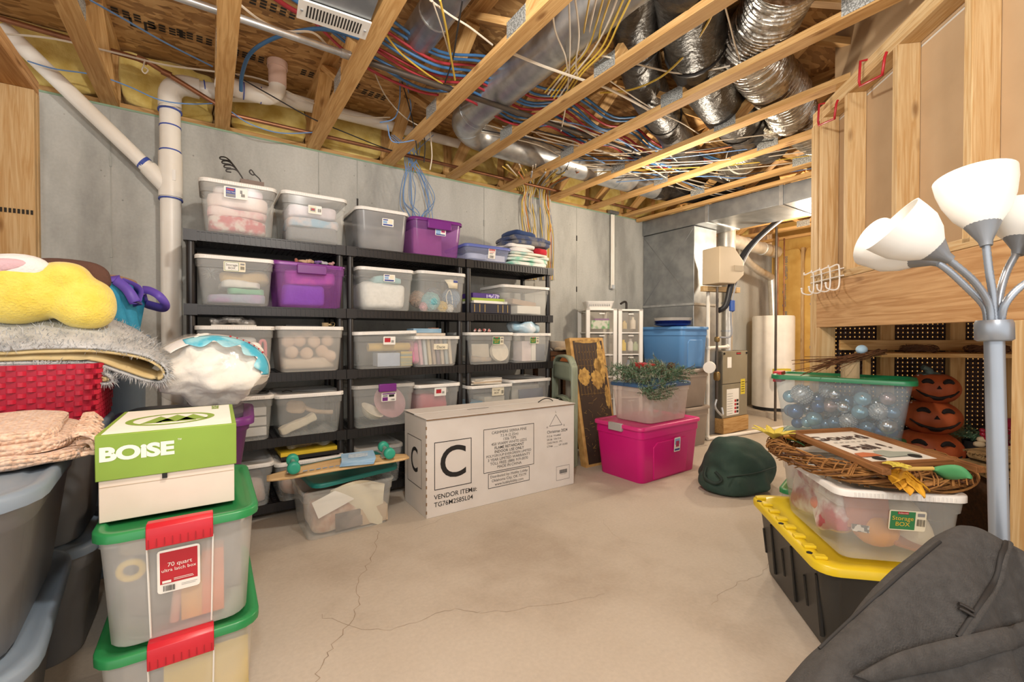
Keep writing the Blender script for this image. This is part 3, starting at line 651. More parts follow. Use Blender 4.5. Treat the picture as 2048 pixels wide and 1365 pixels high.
def sticker(root, x, y, z, w_, h, bg, items=(), tilt=0.0, name='label_sticker', rz=0, th=.0015):
    """items: ('t', text, dx, dz, size, mat) lettering or ('r', x0, x1, z0, z1, mat) printed blocks, in sticker units (metres from its centre)"""
    Tm = Matrix.Translation((x, y, z)) @ Euler((tilt, 0, rz)).to_matrix().to_4x4()
    mb = MB(); mb.loft([[(a, -th*k, b) for a, b in rr(w_, h, min(w_, h)*.08, 2)] for k in (1, 0)]); s = mb.build(name, bg, root); s.matrix_basis = Tm
    byM = {}; j = 0
    for it in items:
        j += 1; yy = -th-.0003*j
        m = it[-1]; b = byM.setdefault(m.name, (m, MB()))[1]
        if it[0] == 't': put_text(b, it[1], it[4], Matrix.Translation((it[2], yy-.0006, it[3])) @ FRONT)
        elif it[0] == 'r': b.add([(it[1], yy, it[3]), (it[2], yy, it[3]), (it[2], yy, it[4]), (it[1], yy, it[4])], [(0, 1, 2, 3)])
    for m, b in byM.values(): b.build('print', m, s)
    return s
def bin_body(mb, w_, d, h, tw=.90, td=.90, r=.035, step=True, wall=True):
    L = lambda f, z, e=0: [(x, y, z) for x, y in rr(w_*(tw+(1-tw)*f)+e, d*(td+(1-td)*f)+e, r)]
    lo = [L(0, .004, -.02), L(0, .0, -.012), L(0, .008)]
    if step: lo += [L(.55, h*.55), L(.72, h*.76), L(.72, h*.765, .010), L(1, h-.018, .004), L(1, h-.016, .016), L(1, h-.004, .016), L(1, h-.004, -.006)]
    else: lo += [L(.5, h*.5), L(1, h-.018), L(1, h-.016, .014), L(1, h-.004, .014), L(1, h-.004, -.006)]
    return mb.loft(lo, True, False)
def bin_lid(mb, w_, d, h, r=.035, over=.022, th=.018, rim=.022, dome=False):
    L = lambda z, e: [(x, y, z) for x, y in rr(w_+e, d+e, r+max(0, e/2))]
    lo = [L(h-th, over-.004), L(h-th, over), L(h+.002, over), L(h+.006, over-.006), L(h+.006, over-2*rim), L(h-.004 if not dome else h+.012, over-2*rim-.012)]
    return mb.loft(lo, False, True)
def bin_(label, loc, w_, d, h, body, lid, rz=0, name='storage_bin', cat='bin', group=None, tw=.9, td=.9, r=.035, step=True, latch=None, latches=((0, -1),), lidz=0, lidrot=None, lidoff=None, rot=None, over=.022, handle=False, ribs=None, dome=False):
    o = thing(name, label, cat, loc, rz, group, rot)
    bo = bin_body(MB(), w_, d, h, tw, td, r, step).build('body', body, o)
    if ribs:
        for fx in ribs:
            mb = MB(); mb.tube([(fx*w_*tw, -d/2*td-.001, .01), (fx*w_, -d/2-.001, h*.74)], .0022, 5); mb.build('rib', body, bo)
    if lid:
        lo = bin_lid(MB(), w_, d, h, r, over, dome=dome).build('lid', lid, o)
        if lidrot: lo.rotation_euler = lidrot
        if lidoff: lo.location = lidoff
        if lid is m_lidw:
            n = int(w_*.8/.012); mb = MB()
            for k in range(n): xx = -w_*.4+w_*.8*k/n; mb.bx(xx, xx+.006, -d/2-over/2-.002, -d/2-over/2, h-.016, h)
            mb.build('grip_ribs', lid, lo)
    if latch:
        for sx, sy in latches:
            mb = MB()
            if sy: mb.bx(-.055, .055, sy*(d/2+.014)-.008, sy*(d/2+.014)+.008, h-.05, h+.012); mb.bx(-.055, .055, min(sy*(d/2-.02), sy*(d/2+.014)), max(sy*(d/2-.02), sy*(d/2+.014)), h+.006, h+.014)
            else: mb.bx(sx*(w_/2+.014)-.008, sx*(w_/2+.014)+.008, -.055, .055, h-.05, h+.012); mb.bx(min(sx*(w_/2-.02), sx*(w_/2+.014)), max(sx*(w_/2-.02), sx*(w_/2+.014)), -.055, .055, h+.006, h+.014)
            mb.build('latch', latch, o, bev=.003)
    o['_dims'] = (w_, d, h, tw, td); return o
def frontY(o, z): w_, d, h, tw, td = o['_dims']; return -d/2*(td+(1-td)*z/h)
def tiltF(o): w_, d, h, tw, td = o['_dims']; return math.atan((1-td)*d/2/h)
def stick(o, x, z, w_, h, bg, items=(), extra=.004, **k): return sticker(o, x, frontY(o, z)-extra, z, w_, h, bg, items, tiltF(o), **k)
def sbin(label, x0, x1, y0, y1, lev, body, lid, d=.43, Yf=3.215, group=None, **k):
    a = P(x0, y0, Y=Yf); b = P(x1, y1, Y=Yf); z = SHZ[lev]; w_ = b.x-a.x-.022; h = (a.z+b.z)/2-z-.004
    return bin_(label, ((a.x+b.x)/2, Yf+.011+d/2, z+.001), w_, d, h, body, lid, group=group, **k)
_cm = {}
def cm(hexc, rough=.9, c2=None, scale=20, bump=.3):
    k = 'cloth_'+hexc+(c2 or '')
    return M(k, hexc, rough, col2=c2, scale=scale, bump=bump, bscale=60, sheen=.15, lo=.42, hi=.58)
def inner(o, m_=.02): w_, d, h, tw, td = o['_dims']; return w_*tw-2*m_, d*td-2*m_, h
def cloths(o, layers, name='folded_garment', cat='clothing', z0=.012, sz=None, off=(0, 0)):
    """folded textiles lying in a bin: (label, material, height[, width share])"""
    iw, idp, h = inner(o); z = z0; base = o.location
    for i, ly in enumerate(layers):
        lab, mt, hh = ly[:3]; f = ly[3] if len(ly) > 3 else 1.0; ox = ly[4] if len(ly) > 4 else 0
        mb = MB(); mb.soft((0, 0, hh/2), (iw*f, idp*.96, hh), .32, .012, 9, sum(map(ord, lab)) % 50, 36, 14, flat=.004)
        q = mb.build(name, mt); q.location = (base.x+ox*iw+off[0], base.y+off[1], base.z+z); q.rotation_euler = (0, 0, o.rotation_euler.z); z += hh*.93
        tag(q, lab, cat)
def item(name, label, cat, mb, mt, o=None, loc=(0, 0, 0), rot=(0, 0, 0), group=None, bev=None):
    q = mb.build(name, mt, bev=bev); b = o.location if o else Vector((0, 0, 0)); rz = o.rotation_euler.z if o else 0
    v = Matrix.Rotation(rz, 3, 'Z') @ Vector(loc); q.location = b+v; q.rotation_euler = (rot[0], rot[1], rot[2]+rz); return tag(q, label, cat, group)
def bookmb(w_, d, t): return MB().bx(-w_/2, w_/2, -d/2, d/2, 0, t)
m_redp = M('red_print', 'b8232f', .5); m_bluep = M('blue_print_dark', '2c3f8f', .5); m_lbluep = M('pale_blue_print', '8fb3d9', .5); m_greenp = M('green_print', '2f7d4b', .5)
m_cream = M('cream_paper', 'e9e0c6', .7); m_grayp = M('grey_print', '8d8d8d', .7); m_yelp = M('yellow_print', 'e0b93a', .6)
def barcode(x, z, w_, h, n=9):
    r_ = random.Random(int(abs(x*1e4))+n); out = []; u = x-w_/2
    for k in range(n): b = w_/n*r_.uniform(.3, .7); out.append(('r', u, u+b, z-h/2, z+h/2, m_inkk)); u += w_/n
    return out
BLUELAB = [('r', -.052, -.002, -.028, .028, m_bluep), ('r', -.048, -.010, .012, .022, m_redp), ('r', -.05, -.004, -.026, -.008, m_grayp), ('t', 'Clear View', -.026, .002, .010, m_paper), ('r', .022, .034, .0, .02, m_grayp)]+barcode(.038, -.010, .02, .018)
SMALLAB = [('r', -.036, .0, .014, .022, m_bluep), ('r', -.036, -.006, -.008, .010, m_lbluep), ('r', .004, .034, -.004, .022, m_cream), ('r', -.036, .034, -.022, -.012, m_bluep)]
REDLAB = [('r', -.036, .008, -.012, .018, m_redp), ('r', -.036, .008, .018, .022, m_grayp)]+barcode(.024, -.006, .02, .018)
# ---------------- unit by the drain stack
A = sbin('tall clear bin of pink printed blankets with white lid under the hook rack', 396, 556, 348, 382, 4, clear, m_lidw, d=.42)
stick(A, -.02, .245, .125, .068, m_paper, BLUELAB)
cloths(A, [('red and white printed fleece folded at the bottom of the hook rack bin', cm('e8d9d2', c2='cf6a70', scale=16), .10), ('rose patterned fleece in the middle of the hook rack bin', cm('e3a5a8', c2='efd9d4', scale=11), .06),
           ('plain pale pink blanket in the hook rack bin', cm('f0dcd4'), .085), ('cream fuzzy blanket topping the hook rack bin', cm('ece2da', c2='dcc3cf', scale=6), .06, .85)])
B = sbin('tall clear bin of lilac linen and dotted cloth with white lid', 562, 697, 377, 401, 4, clear, m_lidw, d=.44)
stick(B, -.005, .215, .085, .055, m_paper, [('r', -.035, .008, -.02, .022, m_cream), ('r', -.028, .002, -.012, .010, m_grayp), ('r', -.022, -.004, -.004, .006, m_redp)]+barcode(.028, -.002, .02, .022))
cloths(B, [('dark grey cloth at the bottom of the lilac linen bin', cm('7f7f82'), .10), ('pastel dotted cloth in the lilac linen bin', cm('efd0c4', c2='8fb9d4', scale=7), .07), ('pale lilac sheet crumpled in its bin', cm('e2d6de'), .085)])
hk = thing('hook_rack', 'dark wire hook rack lying on a white bin lid', 'hook rack', (A.location.x+.06, A.location.y-.13, A.location.z+A['_dims'][2]+.008))
MB().bx(-.055, .075, -.05, .07, 0, .035).build('wood_block', M('hook_block', '7b6a60', .7), hk)
for k in range(4): MB().tube(smoothpts([(-.03, .02+.012*k, .03+.004*k), (-.045, .02, .07), (-.075-.012*k, .02+.01*k, .105+.022*k), (-.12-.01*k, .02+.02*k, .10+.03*k), (-.125-.01*k, .02+.02*k, .085+.03*k), (-.10, .02+.02*k, .085+.03*k)], 5), .0042, 6).build('hook', m_dark, hk)
MB().tube(smoothpts([(.06, .03, .03), (.06, .03, .07), (.03, .03, .10), (.01, .03, .125), (.0, .03, .11), (.015, .03, .095), (.03, .03, .10)], 5), .004, 6).build('hook', m_dark, hk)
MB().tube(smoothpts([(.01, .05, .03), (-.0, .05, .06), (-.02, .05, .06), (-.03, .05, .045)], 5), .004, 6).build('hook', m_dark, hk)
C = sbin('clear flared bin of craft scraps with a white framed storage label', 388, 551, 504, 524, 3, clear, m_lidw, d=.43, tw=.88)
stick(C, -.01, .235, .115, .060, m_cream, [('r', -.052, .022, -.026, .026, m_greenp), ('r', -.050, .020, -.024, .024, m_paper), ('t', 'Storage', -.015, .009, .020, m_inkk), ('t', 'BOX', -.015, -.010, .018, m_inkk), ('r', .03, .052, .012, .022, m_grayp)]+barcode(.041, -.006, .02, .02))
cloths(C, [('lavender and blue cloth at the bottom of the craft scrap bin', cm('a9b3c9', c2='b79ac4', scale=8), .06), ('mint green cloth in the craft scrap bin', cm('7ec3a2'), .045, .6, .18), ('white crumpled cloth in the craft scrap bin', cm('ecebe6'), .05, .7, .08)])
item('coral_pouch', 'small coral pouch in the craft scrap bin', 'pouch', MB().soft((0, 0, 0), (.07, .05, .045), .7, .006, 20), cm('e0606a'), C, (-.05, -.12, .16))
item('tan_cloth', 'tan folded cloth near the top of the craft scrap bin', 'cloth', MB().soft((0, 0, 0), (.26, .2, .075), .5, .02, 8, 4), cm('cbb083'), C, (.04, -.05, .185), (0, -.1, .1))
tz = thing('tinsel_bunch', 'ball of silver wire tinsel in the craft scrap bin', 'tinsel', C.location+Vector((-.13, -.10, .20)))
mb = MB()
for k in range(60): d_ = Vector((rng.gauss(0, 1), rng.gauss(0, 1), rng.gauss(0, 1))).normalized(); mb.tube([d_*.01, d_*rng.uniform(.03, .05)], .0011, 3)
t0 = mb.build('wire_strands', M('tinsel', 'c8cac9', .3, .7), tz); t0['kind'] = 'stuff'
Dn = sbin('purple clear bin of toys with its lid lifted loose', 547, 694, 518, 535, 3, purple_c, m_lidp, d=.44, lidz=.0, lidrot=(.06, .02, 0), lidoff=(-.02, .03, .012))
MB().bx(-.09, .09, -.245, -.228, Dn['_dims'][2]-.07, Dn['_dims'][2]-.01).build('latch', m_lidp, Dn, bev=.004)
cloths(Dn, [('violet plush bundle in the purple toy bin', cm('8a76d0'), .15, .75, -.1), ('pink toys heaped in the purple toy bin', cm('e58cae', c2='c86fb0', scale=9), .11, .9, .05)], 'toy_bundle', 'toy')
for i, (dx, c, s_) in enumerate(((-.05, 'd8b08f', .018), (.0, 'e3b48e', .02), (.05, '8d6aa8', .017), (.09, 'c9c4c8', .016), (-.09, 'b06a58', .015), (.13, 'd9a39a', .015))):
    item('toy_figure', ('tan', 'peach', 'violet', 'grey', 'brown', 'rose')[i]+' little toy figure on the purple bin lid', 'toy', MB().soft((0, 0, 0), (s_*3, s_*1.6, s_*1.4), .8, .006, 40, i).ball((s_*1.4, 0, .004), s_*.7, 10), cm(c), Dn, (dx+.02, -.08, Dn['_dims'][2]+.034), (0, 0, i*1.1))
E_ = sbin('clear bin of white packing and pink tape beside the stuffing bag', 388, 551, 648, 658, 2, clear, m_lidw, d=.43)
cloths(E_, [('folded pink towel in the bin beside the stuffing bag', cm('dd8f9b'), .10), ('white plastic wrap bundle in the bin beside the stuffing bag', cm('e2e2e0'), .13, .8, -.05)])
item('pink_strap', 'looped pink strap standing in the bin beside the stuffing bag', 'strap', MB().tube(smoothpts([(0, 0, 0), (0, 0, .09), (.015, 0, .11), (.03, 0, .09), (.03, 0, .0)], 6), .010, 8), cm('e8868f'), E_, (.13, -.165, .10))
item('foil_pack', 'crinkled clear plastic packet on a white lid under the upper shelf', 'packet', MB().soft((0, 0, .022), (.26, .16, .05), .6, .014, 18, 2), M('crinkle', 'b9b5ae', .15, .2, '5a5652', 22, alpha=.75, bump=.6), E_, (-.01, -.06, E_['_dims'][2]+.014))
item('flat_envelope', 'flat white envelope under the crinkled packet', 'envelope', bookmb(.24, .17, .006), m_paper, E_, (-.01, -.10, E_['_dims'][2]+.007))
F_ = sbin('clear bin filled with pale round balls', 552, 690, 652.5, 655.5, 2, clear2, m_lidw, d=.44)
cloths(F_, [('cream padding under the pale balls', cm('e6d8c6'), .075)], 'padding', 'padding')
for i, (dx, dy, dz) in enumerate(((-.11, -.14, .13), (-.02, -.15, .12), (.08, -.14, .135), (-.06, -.12, .205), (.03, -.13, .20), (.12, -.12, .205), (-.13, -.11, .20), (.0, -.05, .24), (-.08, -.02, .23), (.13, -.15, .10))):
    item('pale_ball', 'pale peach ball in the clear bin full of balls', 'ball', MB().ball((0, 0, 0), .042, 18), cm('e4cbb6', c2='d8b9a2', scale=6), F_, (dx, dy, dz), group='pale balls')
item('tape_roll', 'small roll of tan tape on the lid of the ball bin', 'tape', MB().lathe([(.022, 0), (.022, .025), (.012, .025), (.012, 0)], 16), cm('a8926e'), F_, (.10, -.15, F_['_dims'][2]+.008))
item('key_ring', 'tiny key ring with tags on the lid of the ball bin', 'keys', MB().tube([(math.cos(a)*.014, 0, .016+math.sin(a)*.014) for a in (i*PI/6 for i in range(12))], .0016, 5, closed=True).soft((-.02, 0, .012), (.03, .02, .018), .7), M('brass', '9d8a63', .4, .6), F_, (.15, -.15, F_['_dims'][2]+.008))
item('black_mat', 'flat black folder on the lid of the ball bin', 'folder', bookmb(.2, .12, .006), m_blk, F_, (-.05, -.12, F_['_dims'][2]+.008))
G_ = sbin('clear bin of stacked white drawers hidden behind the paper carton', 388, 550, 800, 793, 1, clear, m_lidw, d=.43)
for k in range(3): item('white_tray', ('bottom', 'middle', 'top')[k]+' white tray stacked in the bin behind the paper carton', 'tray', bookmb(.34, .3, .055), M('tray_white', 'e3e1dd', .5), G_, (0, 0, .02+.065*k), bev=.004)
item('wire_hook', 'small dark metal hooks on the lid behind the stuffing bag', 'hook', MB().tube(smoothpts([(-.05, 0, .006), (0, .02, .014), (.05, 0, .006), (.07, .03, .006)], 4), .005, 6).tube([(-.02, .04, .006), (.06, .05, .006)], .006, 6), m_dark, G_, (.12, -.08, G_['_dims'][2]+.007))
H_ = sbin('clear bin holding a broken wooden brush under a white lid', 550, 690, 793, 783.5, 1, clear, m_lidw, d=.44)
mb = MB(); mb.soft((-.08, 0, 0), (.12, .05, .09), .6, .006, 12); mb.tube(smoothpts([(-.03, 0, 0), (.06, 0, -.03), (.17, 0, -.035)], 5), [.03]+[.016]*10, 10); item('wooden_brush', 'tan wooden brush with a long handle in a clear bin', 'brush', mb, cm('cdb193'), H_, (.0, -.08, .17), (0, .1, 0))
item('foam_strip', 'cream foam strip lying beside the wooden brush', 'foam', MB().soft((0, 0, 0), (.24, .06, .055), .35, .006, 20), cm('e7dcc4'), H_, (-.07, -.14, .07), (0, -.35, .1))
item('wire_clip', 'dark wire clips on the lid of the brush bin', 'clip', MB().tube(smoothpts([(-.03, 0, .004), (0, .015, .01), (.03, 0, .004)], 4), .004, 6), m_dark, H_, (-.13, -.10, H_['_dims'][2]+.008))
I_ = sbin('low clear bin on the bottom shelf behind the green lid boxes', 388, 550, 938, 935, 0, clear, m_lidw, d=.43)
cloths(I_, [('mixed brown and pink papers in the low bin behind the green lid boxes', cm('c9a08c', c2='d9c4b8', scale=6), .16)], 'paper_bundle', 'papers')
J_ = sbin('clear bin on the bottom shelf with yellow books on its lid', 549, 690, 927, 914, 0, clear, m_lidw, d=.43)
cloths(J_, [('rust orange cloth in the bin under the yellow books', cm('c07a56', c2='d9b7a0', scale=5), .2, .95)])
item('yellow_book', 'yellow covered book on a bottom shelf bin', 'book', bookmb(.36, .24, .025), M('yellow_cover', 'e2c233', .5, col2='d8b52a'), J_, (.0, -.04, J_['_dims'][2]+.032), (0, 0, .04))
item('black_binder', 'black binder under the yellow book', 'binder', bookmb(.38, .27, .022), m_blk, J_, (.02, -.04, J_['_dims'][2]+.009))
m_bag = M('clear_bag', 'dcd8d2', .08, alpha=.30, col2='f0eeea', scale=20, bump=.5, bscale=16, spec=.8)
item('plastic_bag', 'crumpled clear plastic bag of tan soles on the yellow book', 'bag', MB().soft((0, 0, .05), (.30, .18, .11), .75, .03, 14, 3), m_bag, J_, (.02, -.03, J_['_dims'][2]+.060))
for i in range(2): item('tan_sole', 'tan cork piece inside the crumpled clear bag', 'cork piece', MB().soft((0, 0, 0), (.16, .07, .018), .6), cm('b98f6a'), J_, (-.04+.09*i, -.03, J_['_dims'][2]+.085+.02*i), (.2, .25-.5*i, .3), group='cork pieces in bag')
# ---------------- middle unit
K_ = sbin('smoky grey translucent bin with white lid on the middle shelving', 713, 821, 407, 430, 4, smoke, m_lidw, d=.44, step=False, r=.05)
stick(K_, .03, .20, .085, .055, m_paper, SMALLAB)
cloths(K_, [('dark grey cloth in the smoky bin', cm('6a6a6c', c2='8d8a86', scale=6), .11)])
L_ = sbin('purple translucent latch bin on the middle shelving', 823, 929, 433, 446, 4, purple_c, m_lidp, d=.43, step=False, r=.05)
MB().bx(-.10, .10, -.246, -.226, L_['_dims'][2]-.075, L_['_dims'][2]-.008).build('latch', m_lidp, L_, bev=.005)
stick(L_, .02, .185, .090, .055, m_paper, [('r', -.04, .0, -.022, .022, m_lbluep), ('r', -.04, .04, .016, .024, m_lidp), ('r', .006, .036, -.002, .014, M('magenta_print', 'b0356f', .5)), ('r', -.04, .04, -.024, -.016, m_bluep)])
item('carton', 'brown carton inside the purple latch bin', 'carton', bookmb(.24, .2, .20), cm('9b6f7a', bump=0), L_, (-.04, 0, .02))
M_ = sbin('clear bin packed with white towel under the smoky bin', 716, 831, 531.6, 542.6, 3, clear, m_lidw, d=.43)
stick(M_, .015, .235, .085, .052, m_paper, SMALLAB)
cloths(M_, [('thick white towel filling its clear bin', cm('f1efe9', scale=40), .20), ('teal cloth above the white towel', cm('9ecdd2'), .055, .7, .1)], 'folded_towel', 'towel')
N_ = sbin('clear bin of yarn balls with a torn label', 837, 935, 540.4, 549, 3, clear, m_lidw, d=.43)
mb = MB(); mb.add([(-.06, 0, .03), (-.03, 0, -.005), (-.02, 0, -.035), (.055, 0, -.035), (.06, 0, .03), (.0, 0, .036)], [(0, 1, 2, 3, 4, 5)]); q = mb.build('torn_label', m_cream, N_, thick=.0012); q.location = (.07, frontY(N_, .23)-.004, .225)
MB().bx(.02, .058, -.0012, .0, .012, .034).build('print', m_bluep, q)
m_yarn = lambda c: M('yarn_'+c, c, .95, bump=1.0, wave=('DIAGONAL', 22, 3.0), sheen=.3)
for i, (nm, c, dx, dy, dz, r_) in enumerate((('turquoise', '7fc4cc', -.07, -.13, .085, .075), ('steel blue', '6f8fb0', .13, -.1, .12, .085), ('yellow', 'e3c264', .02, -.15, .045, .045), ('white', 'ece9e2', .085, -.15, .035, .034), ('slate', '64707f', .0, -.02, .13, .08), ('peach', 'dcb79e', -.12, .02, .11, .07), ('pink', 'dfa7ae', -.14, -.15, .04, .035))):
    mb = MB(); mb.ball((0, 0, 0), r_, 22)
    for k in range(5):
        ax = Euler((k*1.3, k*.7, k)).to_matrix(); mb.tube([ax @ Vector((math.cos(a), math.sin(a), .15*k-.3)).normalized()*r_*1.01 for a in (j*PI/10 for j in range(20))], .004, 5, closed=True)
    item('yarn_ball', nm+' ball of yarn in the clear yarn bin', 'yarn', mb, m_yarn(c), N_, (dx, dy, dz), group='yarn balls')
item('yarn_strand', 'loose cream yarn strand draped in the yarn bin', 'yarn', MB().tube(smoothpts([(0, 0, 0), (-.01, 0, .06), (.02, 0, .11), (.04, 0, .06), (.045, 0, 0)], 6), .004, 6), cm('e3ded0'), N_, (.055, -.175, .07))
O_ = sbin('clear bin of tubes and boxes with a tilted white lid', 708, 838, 664, 669, 2, clear, m_lidw, d=.43, lidrot=(0, -.03, .04), lidoff=(0, 0, .012))
stick(O_, .015, .205, .090, .060, m_paper, REDLAB)
item('gold_tube', 'rolled gold paper tube in the tilted lid bin', 'tube', MB().lathe([(.032, -.16), (.032, .16)], 16), cm('d9b768', bump=0), O_, (.05, -.10, .155), (0, PI/2, 0))
item('blue_box', 'pale blue box in the tilted lid bin', 'box', bookmb(.17, .12, .10), cm('b9c6da', bump=0), O_, (.03, -.10, .012))
item('pencil_box', 'rainbow striped box in the tilted lid bin', 'box', bookmb(.09, .12, .11), M('rainbow', 'd8b556', .5, col2='5a8f9c', scale=9, stretch=(.2, .2, 6)), O_, (.165, -.11, .012))
P_ = sbin('clear bin of upright picture books with a handwritten tape label', 826, 923, 674, 672.7, 2, clear, m_lidw, d=.43)
stick(P_, .03, .155, .12, .045, m_cream, [('t', 'Dacie', 0, -.004, .032, m_inkk)], name='tape_label')
for i, c in enumerate(('d9b6c0', 'c9d2d4', 'd9c9a8', 'b9a796', '8e7f86', 'cdbfae', 'a7b3b5', 'd4c6b0')):
    item('picture_book', ('pink', 'pale', 'tan', 'beige', 'mauve', 'buff', 'grey', 'cream')[i]+' picture book standing in the tape label bin', 'book', MB().bx(-.011, .011, -.15, .15, 0, .22), cm(c, bump=0), P_, (-.11+.036*i, -.02, .013), (0, -.10, 0), group='picture books')
item('pink_folder', 'bright pink cloth at the end of the picture books', 'cloth', MB().soft((0, 0, .10), (.07, .36, .19), .4, .01, 10), cm('d98aa8'), P_, (-.16, 0, .012))
zt = P_['_dims'][2]+.008
item('blue_album', 'thick blue album on the lid of the picture book bin', 'album', bookmb(.23, .17, .035), M('album_blue', '7ea3bd', .5, col2='9dbdd0'), P_, (-.06, -.09, zt+.022), (0, 0, -.06), bev=.003)
item('beige_book', 'beige book under the blue album', 'book', bookmb(.25, .18, .021), cm('d6c8b6', bump=0), P_, (-.04, -.09, zt))
item('orange_card', 'orange card lying on the blue album', 'card', bookmb(.07, .05, .004), cm('c77b52', bump=0), P_, (-.0, -.14, zt+.058), (0, .0, .2))
Q_ = sbin('clear bin of pans with a purple lid latch', 706, 833, 771.6, 769.4, 1, clear, clear2, d=.45)
MB().bx(-.055, .075, -.252, -.226, Q_['_dims'][2]-.045, Q_['_dims'][2]+.012).build('latch', m_lidp, Q_, bev=.005)
stick(Q_, .025, .215, .11, .065, m_paper, [('r', -.048, -.008, -.028, .0, m_lidp), ('r', -.048, .048, .02, .028, m_lidp), ('r', .0, .04, .0, .018, m_inkk), ('r', -.045, -.01, .004, .016, m_grayp)]+barcode(.03, -.02, .03, .012))
def bowlmb(r_, h, t=.006): return MB().lathe([(r_*.45, 0), (r_*.8, h*.4), (r_, h), (r_-t, h), (r_*.8-t, h*.42), (r_*.4, t)], 28)
item('cream_bowl', 'cream bowl leaning in the purple latch clear bin', 'bowl', bowlmb(.09, .06), cm('ece4d2', bump=0), Q_, (-.10, -.13, .07), (.35, .5, 0))
item('pink_plate', 'dusty pink plate standing in the purple latch clear bin', 'plate', MB().lathe([(.0, 0), (.10, .004), (.13, .02), (.126, .022), (.1, .008), (.0, .006)], 30), cm('c99aa0', bump=0), Q_, (.07, -.09, .155), (1.1, 0, .2))
item('mauve_pot', 'mauve pan at the back of the purple latch clear bin', 'pan', MB().lathe([(.09, 0), (.11, .1), (.105, .1), (.085, .006)], 28), cm('a8848c', bump=0), Q_, (.06, .05, .02))
R_ = sbin('clear bin of red cloth behind the tall white carton', 832, 924, 774, 765, 1, clear, m_lidw, d=.45)
stick(R_, .01, .225, .10, .068, m_paper, REDLAB)
cloths(R_, [('rose red cloth filling its clear bin', cm('cf6a76'), .20, .8, -.06), ('grey cloth corner beside the red cloth', cm('a29a96'), .07, .4, .2)])
S_ = sbin('shallow clear bin on the bottom shelf behind the skateboard', 712, 809, 903, 886, 0, clear, clear2, d=.43)
S2_ = item('dark_tray', 'dark shallow tray in the bin behind the skateboard', 'tray', bookmb(.3, .28, .04), cm('46423f', bump=0), S_, (0, 0, .06))
# ---------------- unit with the quilts
Tb = sbin('shallow clear bin with a blue lid beside the quilts', 931, 1025, 486, 498, 4, bluish_c, m_lidb, d=.40, step=False)
stick(Tb, .03, .065, .07, .085, m_paper, [('r', -.03, .03, .022, .038, m_redp), ('t', 'Rubbermaid', 0, .030, .010, m_paper), ('r', -.024, .024, .008, .012, m_redp), ('r', -.024, .01, -.004, .002, m_grayp)]+barcode(.0, -.026, .04, .022))
cloths(Tb, [('white cloth in the shallow blue lid bin', cm('e9e9ea'), .06, .6, -.15)])
item('white_box', 'small white box in the shallow blue lid bin', 'box', bookmb(.18, .13, .05), m_paper, Tb, (.09, -.10, .01))
def quilt(label, mt, x0, x1, y, zz, h, sd, rz=0, e=.4):
    a = P(x0, y, Y=3.23); b = P(x1, y, Y=3.23)
    mb = MB(); n_ = 2
    for k in range(n_): mb.soft((0, 0, h*(k+.5)/n_), (b.x-a.x, .36, h/n_*1.08), e, .016, 7, sd+k, 40, 12, flat=.002)
    q = mb.build('quilt', mt); q.location = ((a.x+b.x)/2, 3.44, zz); q.rotation_euler = (0, 0, rz); tag(q, label, 'quilt', 'folded quilts'); return q
zq = SHZ[4]+.002
quilt('white quilt with mint stripes folded lowest in the quilt pile', cm('e6e6de', c2='8fcdb6', scale=9), 1018, 1104, 540, zq, .075, 1)
quilt('cream patchwork quilt in the quilt pile', cm('e9e2d2', c2='a8c9c0', scale=7), 1022, 1106, 530, zq+.072, .05, 5)
quilt('white and bright red quilt folded in the quilt pile', cm('e8e3de', c2='e8e3de'), 1022, 1080, 520, zq+.12, .075, 9)
item('red_blanket', 'bright red blanket roll in the quilt pile', 'blanket', MB().soft((0, 0, .0375), (.14, .35, .08), .55, .01, 8), cm('c41f30'), None, (P(1092, 520, Y=3.23).x+.0, 3.44, zq+.115))
quilt('grey and navy speckled quilt on top of the quilt pile', cm('7d7a78', c2='3d4a6d', scale=14), 1030, 1113, 500, zq+.19, .08, 13, .04)
item('navy_cushion', 'navy cloth fold crowning the quilt pile', 'cloth', MB().soft((0, 0, .03), (.26, .3, .07), .6, .015, 8, 2), cm('2f4470'), None, (P(1062, 480, Y=3.23).x, 3.44, zq+.262), (0, .12, 0))
U_ = sbin('clear bin of papers beside the stacked binders', 1005, 1103, 571, 574.5, 3, clear, m_lidw, d=.40, Yf=3.23)
item('white_paper_stack', 'stack of white papers in the bin beside the binders', 'papers', bookmb(.26, .26, .07), m_paper, U_, (.05, -.03, .012)); item('brown_folder', 'brown folder above the white papers', 'folder', bookmb(.28, .24, .045), cm('b49a84', bump=0), U_, (-.0, -.02, .085), (0, .1, .1))
zz = SHZ[3]+.002; bxm = (P(942, 620, Y=3.25).x+P(1022, 620, Y=3.25).x)/2
bk = thing('black_binder', 'thick black binder with gold spine bars on the quilt shelving', 'binder', (bxm, 3.40, zz)); bookmb(.40, .30, .085).build('cover', M('binder_navy', '2a2a38', .5), bk, bev=.004)
for k in range(6): MB().bx(-.17+.05*k+(.08 if k > 2 else 0), -.163+.05*k+(.08 if k > 2 else 0), -.152, -.15, .01, .075).build('spine_bar', M('gold_bar', 'b59a62', .4, .5), bk)
item('green_notebook', 'lime green spiral notebook on the black binder', 'notebook', bookmb(.32, .26, .022), cm('a9bf52', bump=0), None, (bxm-.01, 3.40, zz+.108), (0, 0, -.05)); item('white_notebook', 'white spiral notebook with black rings on the binder', 'notebook', bookmb(.34, .27, .022), m_paper, None, (bxm, 3.40, zz+.086), (0, 0, .03))
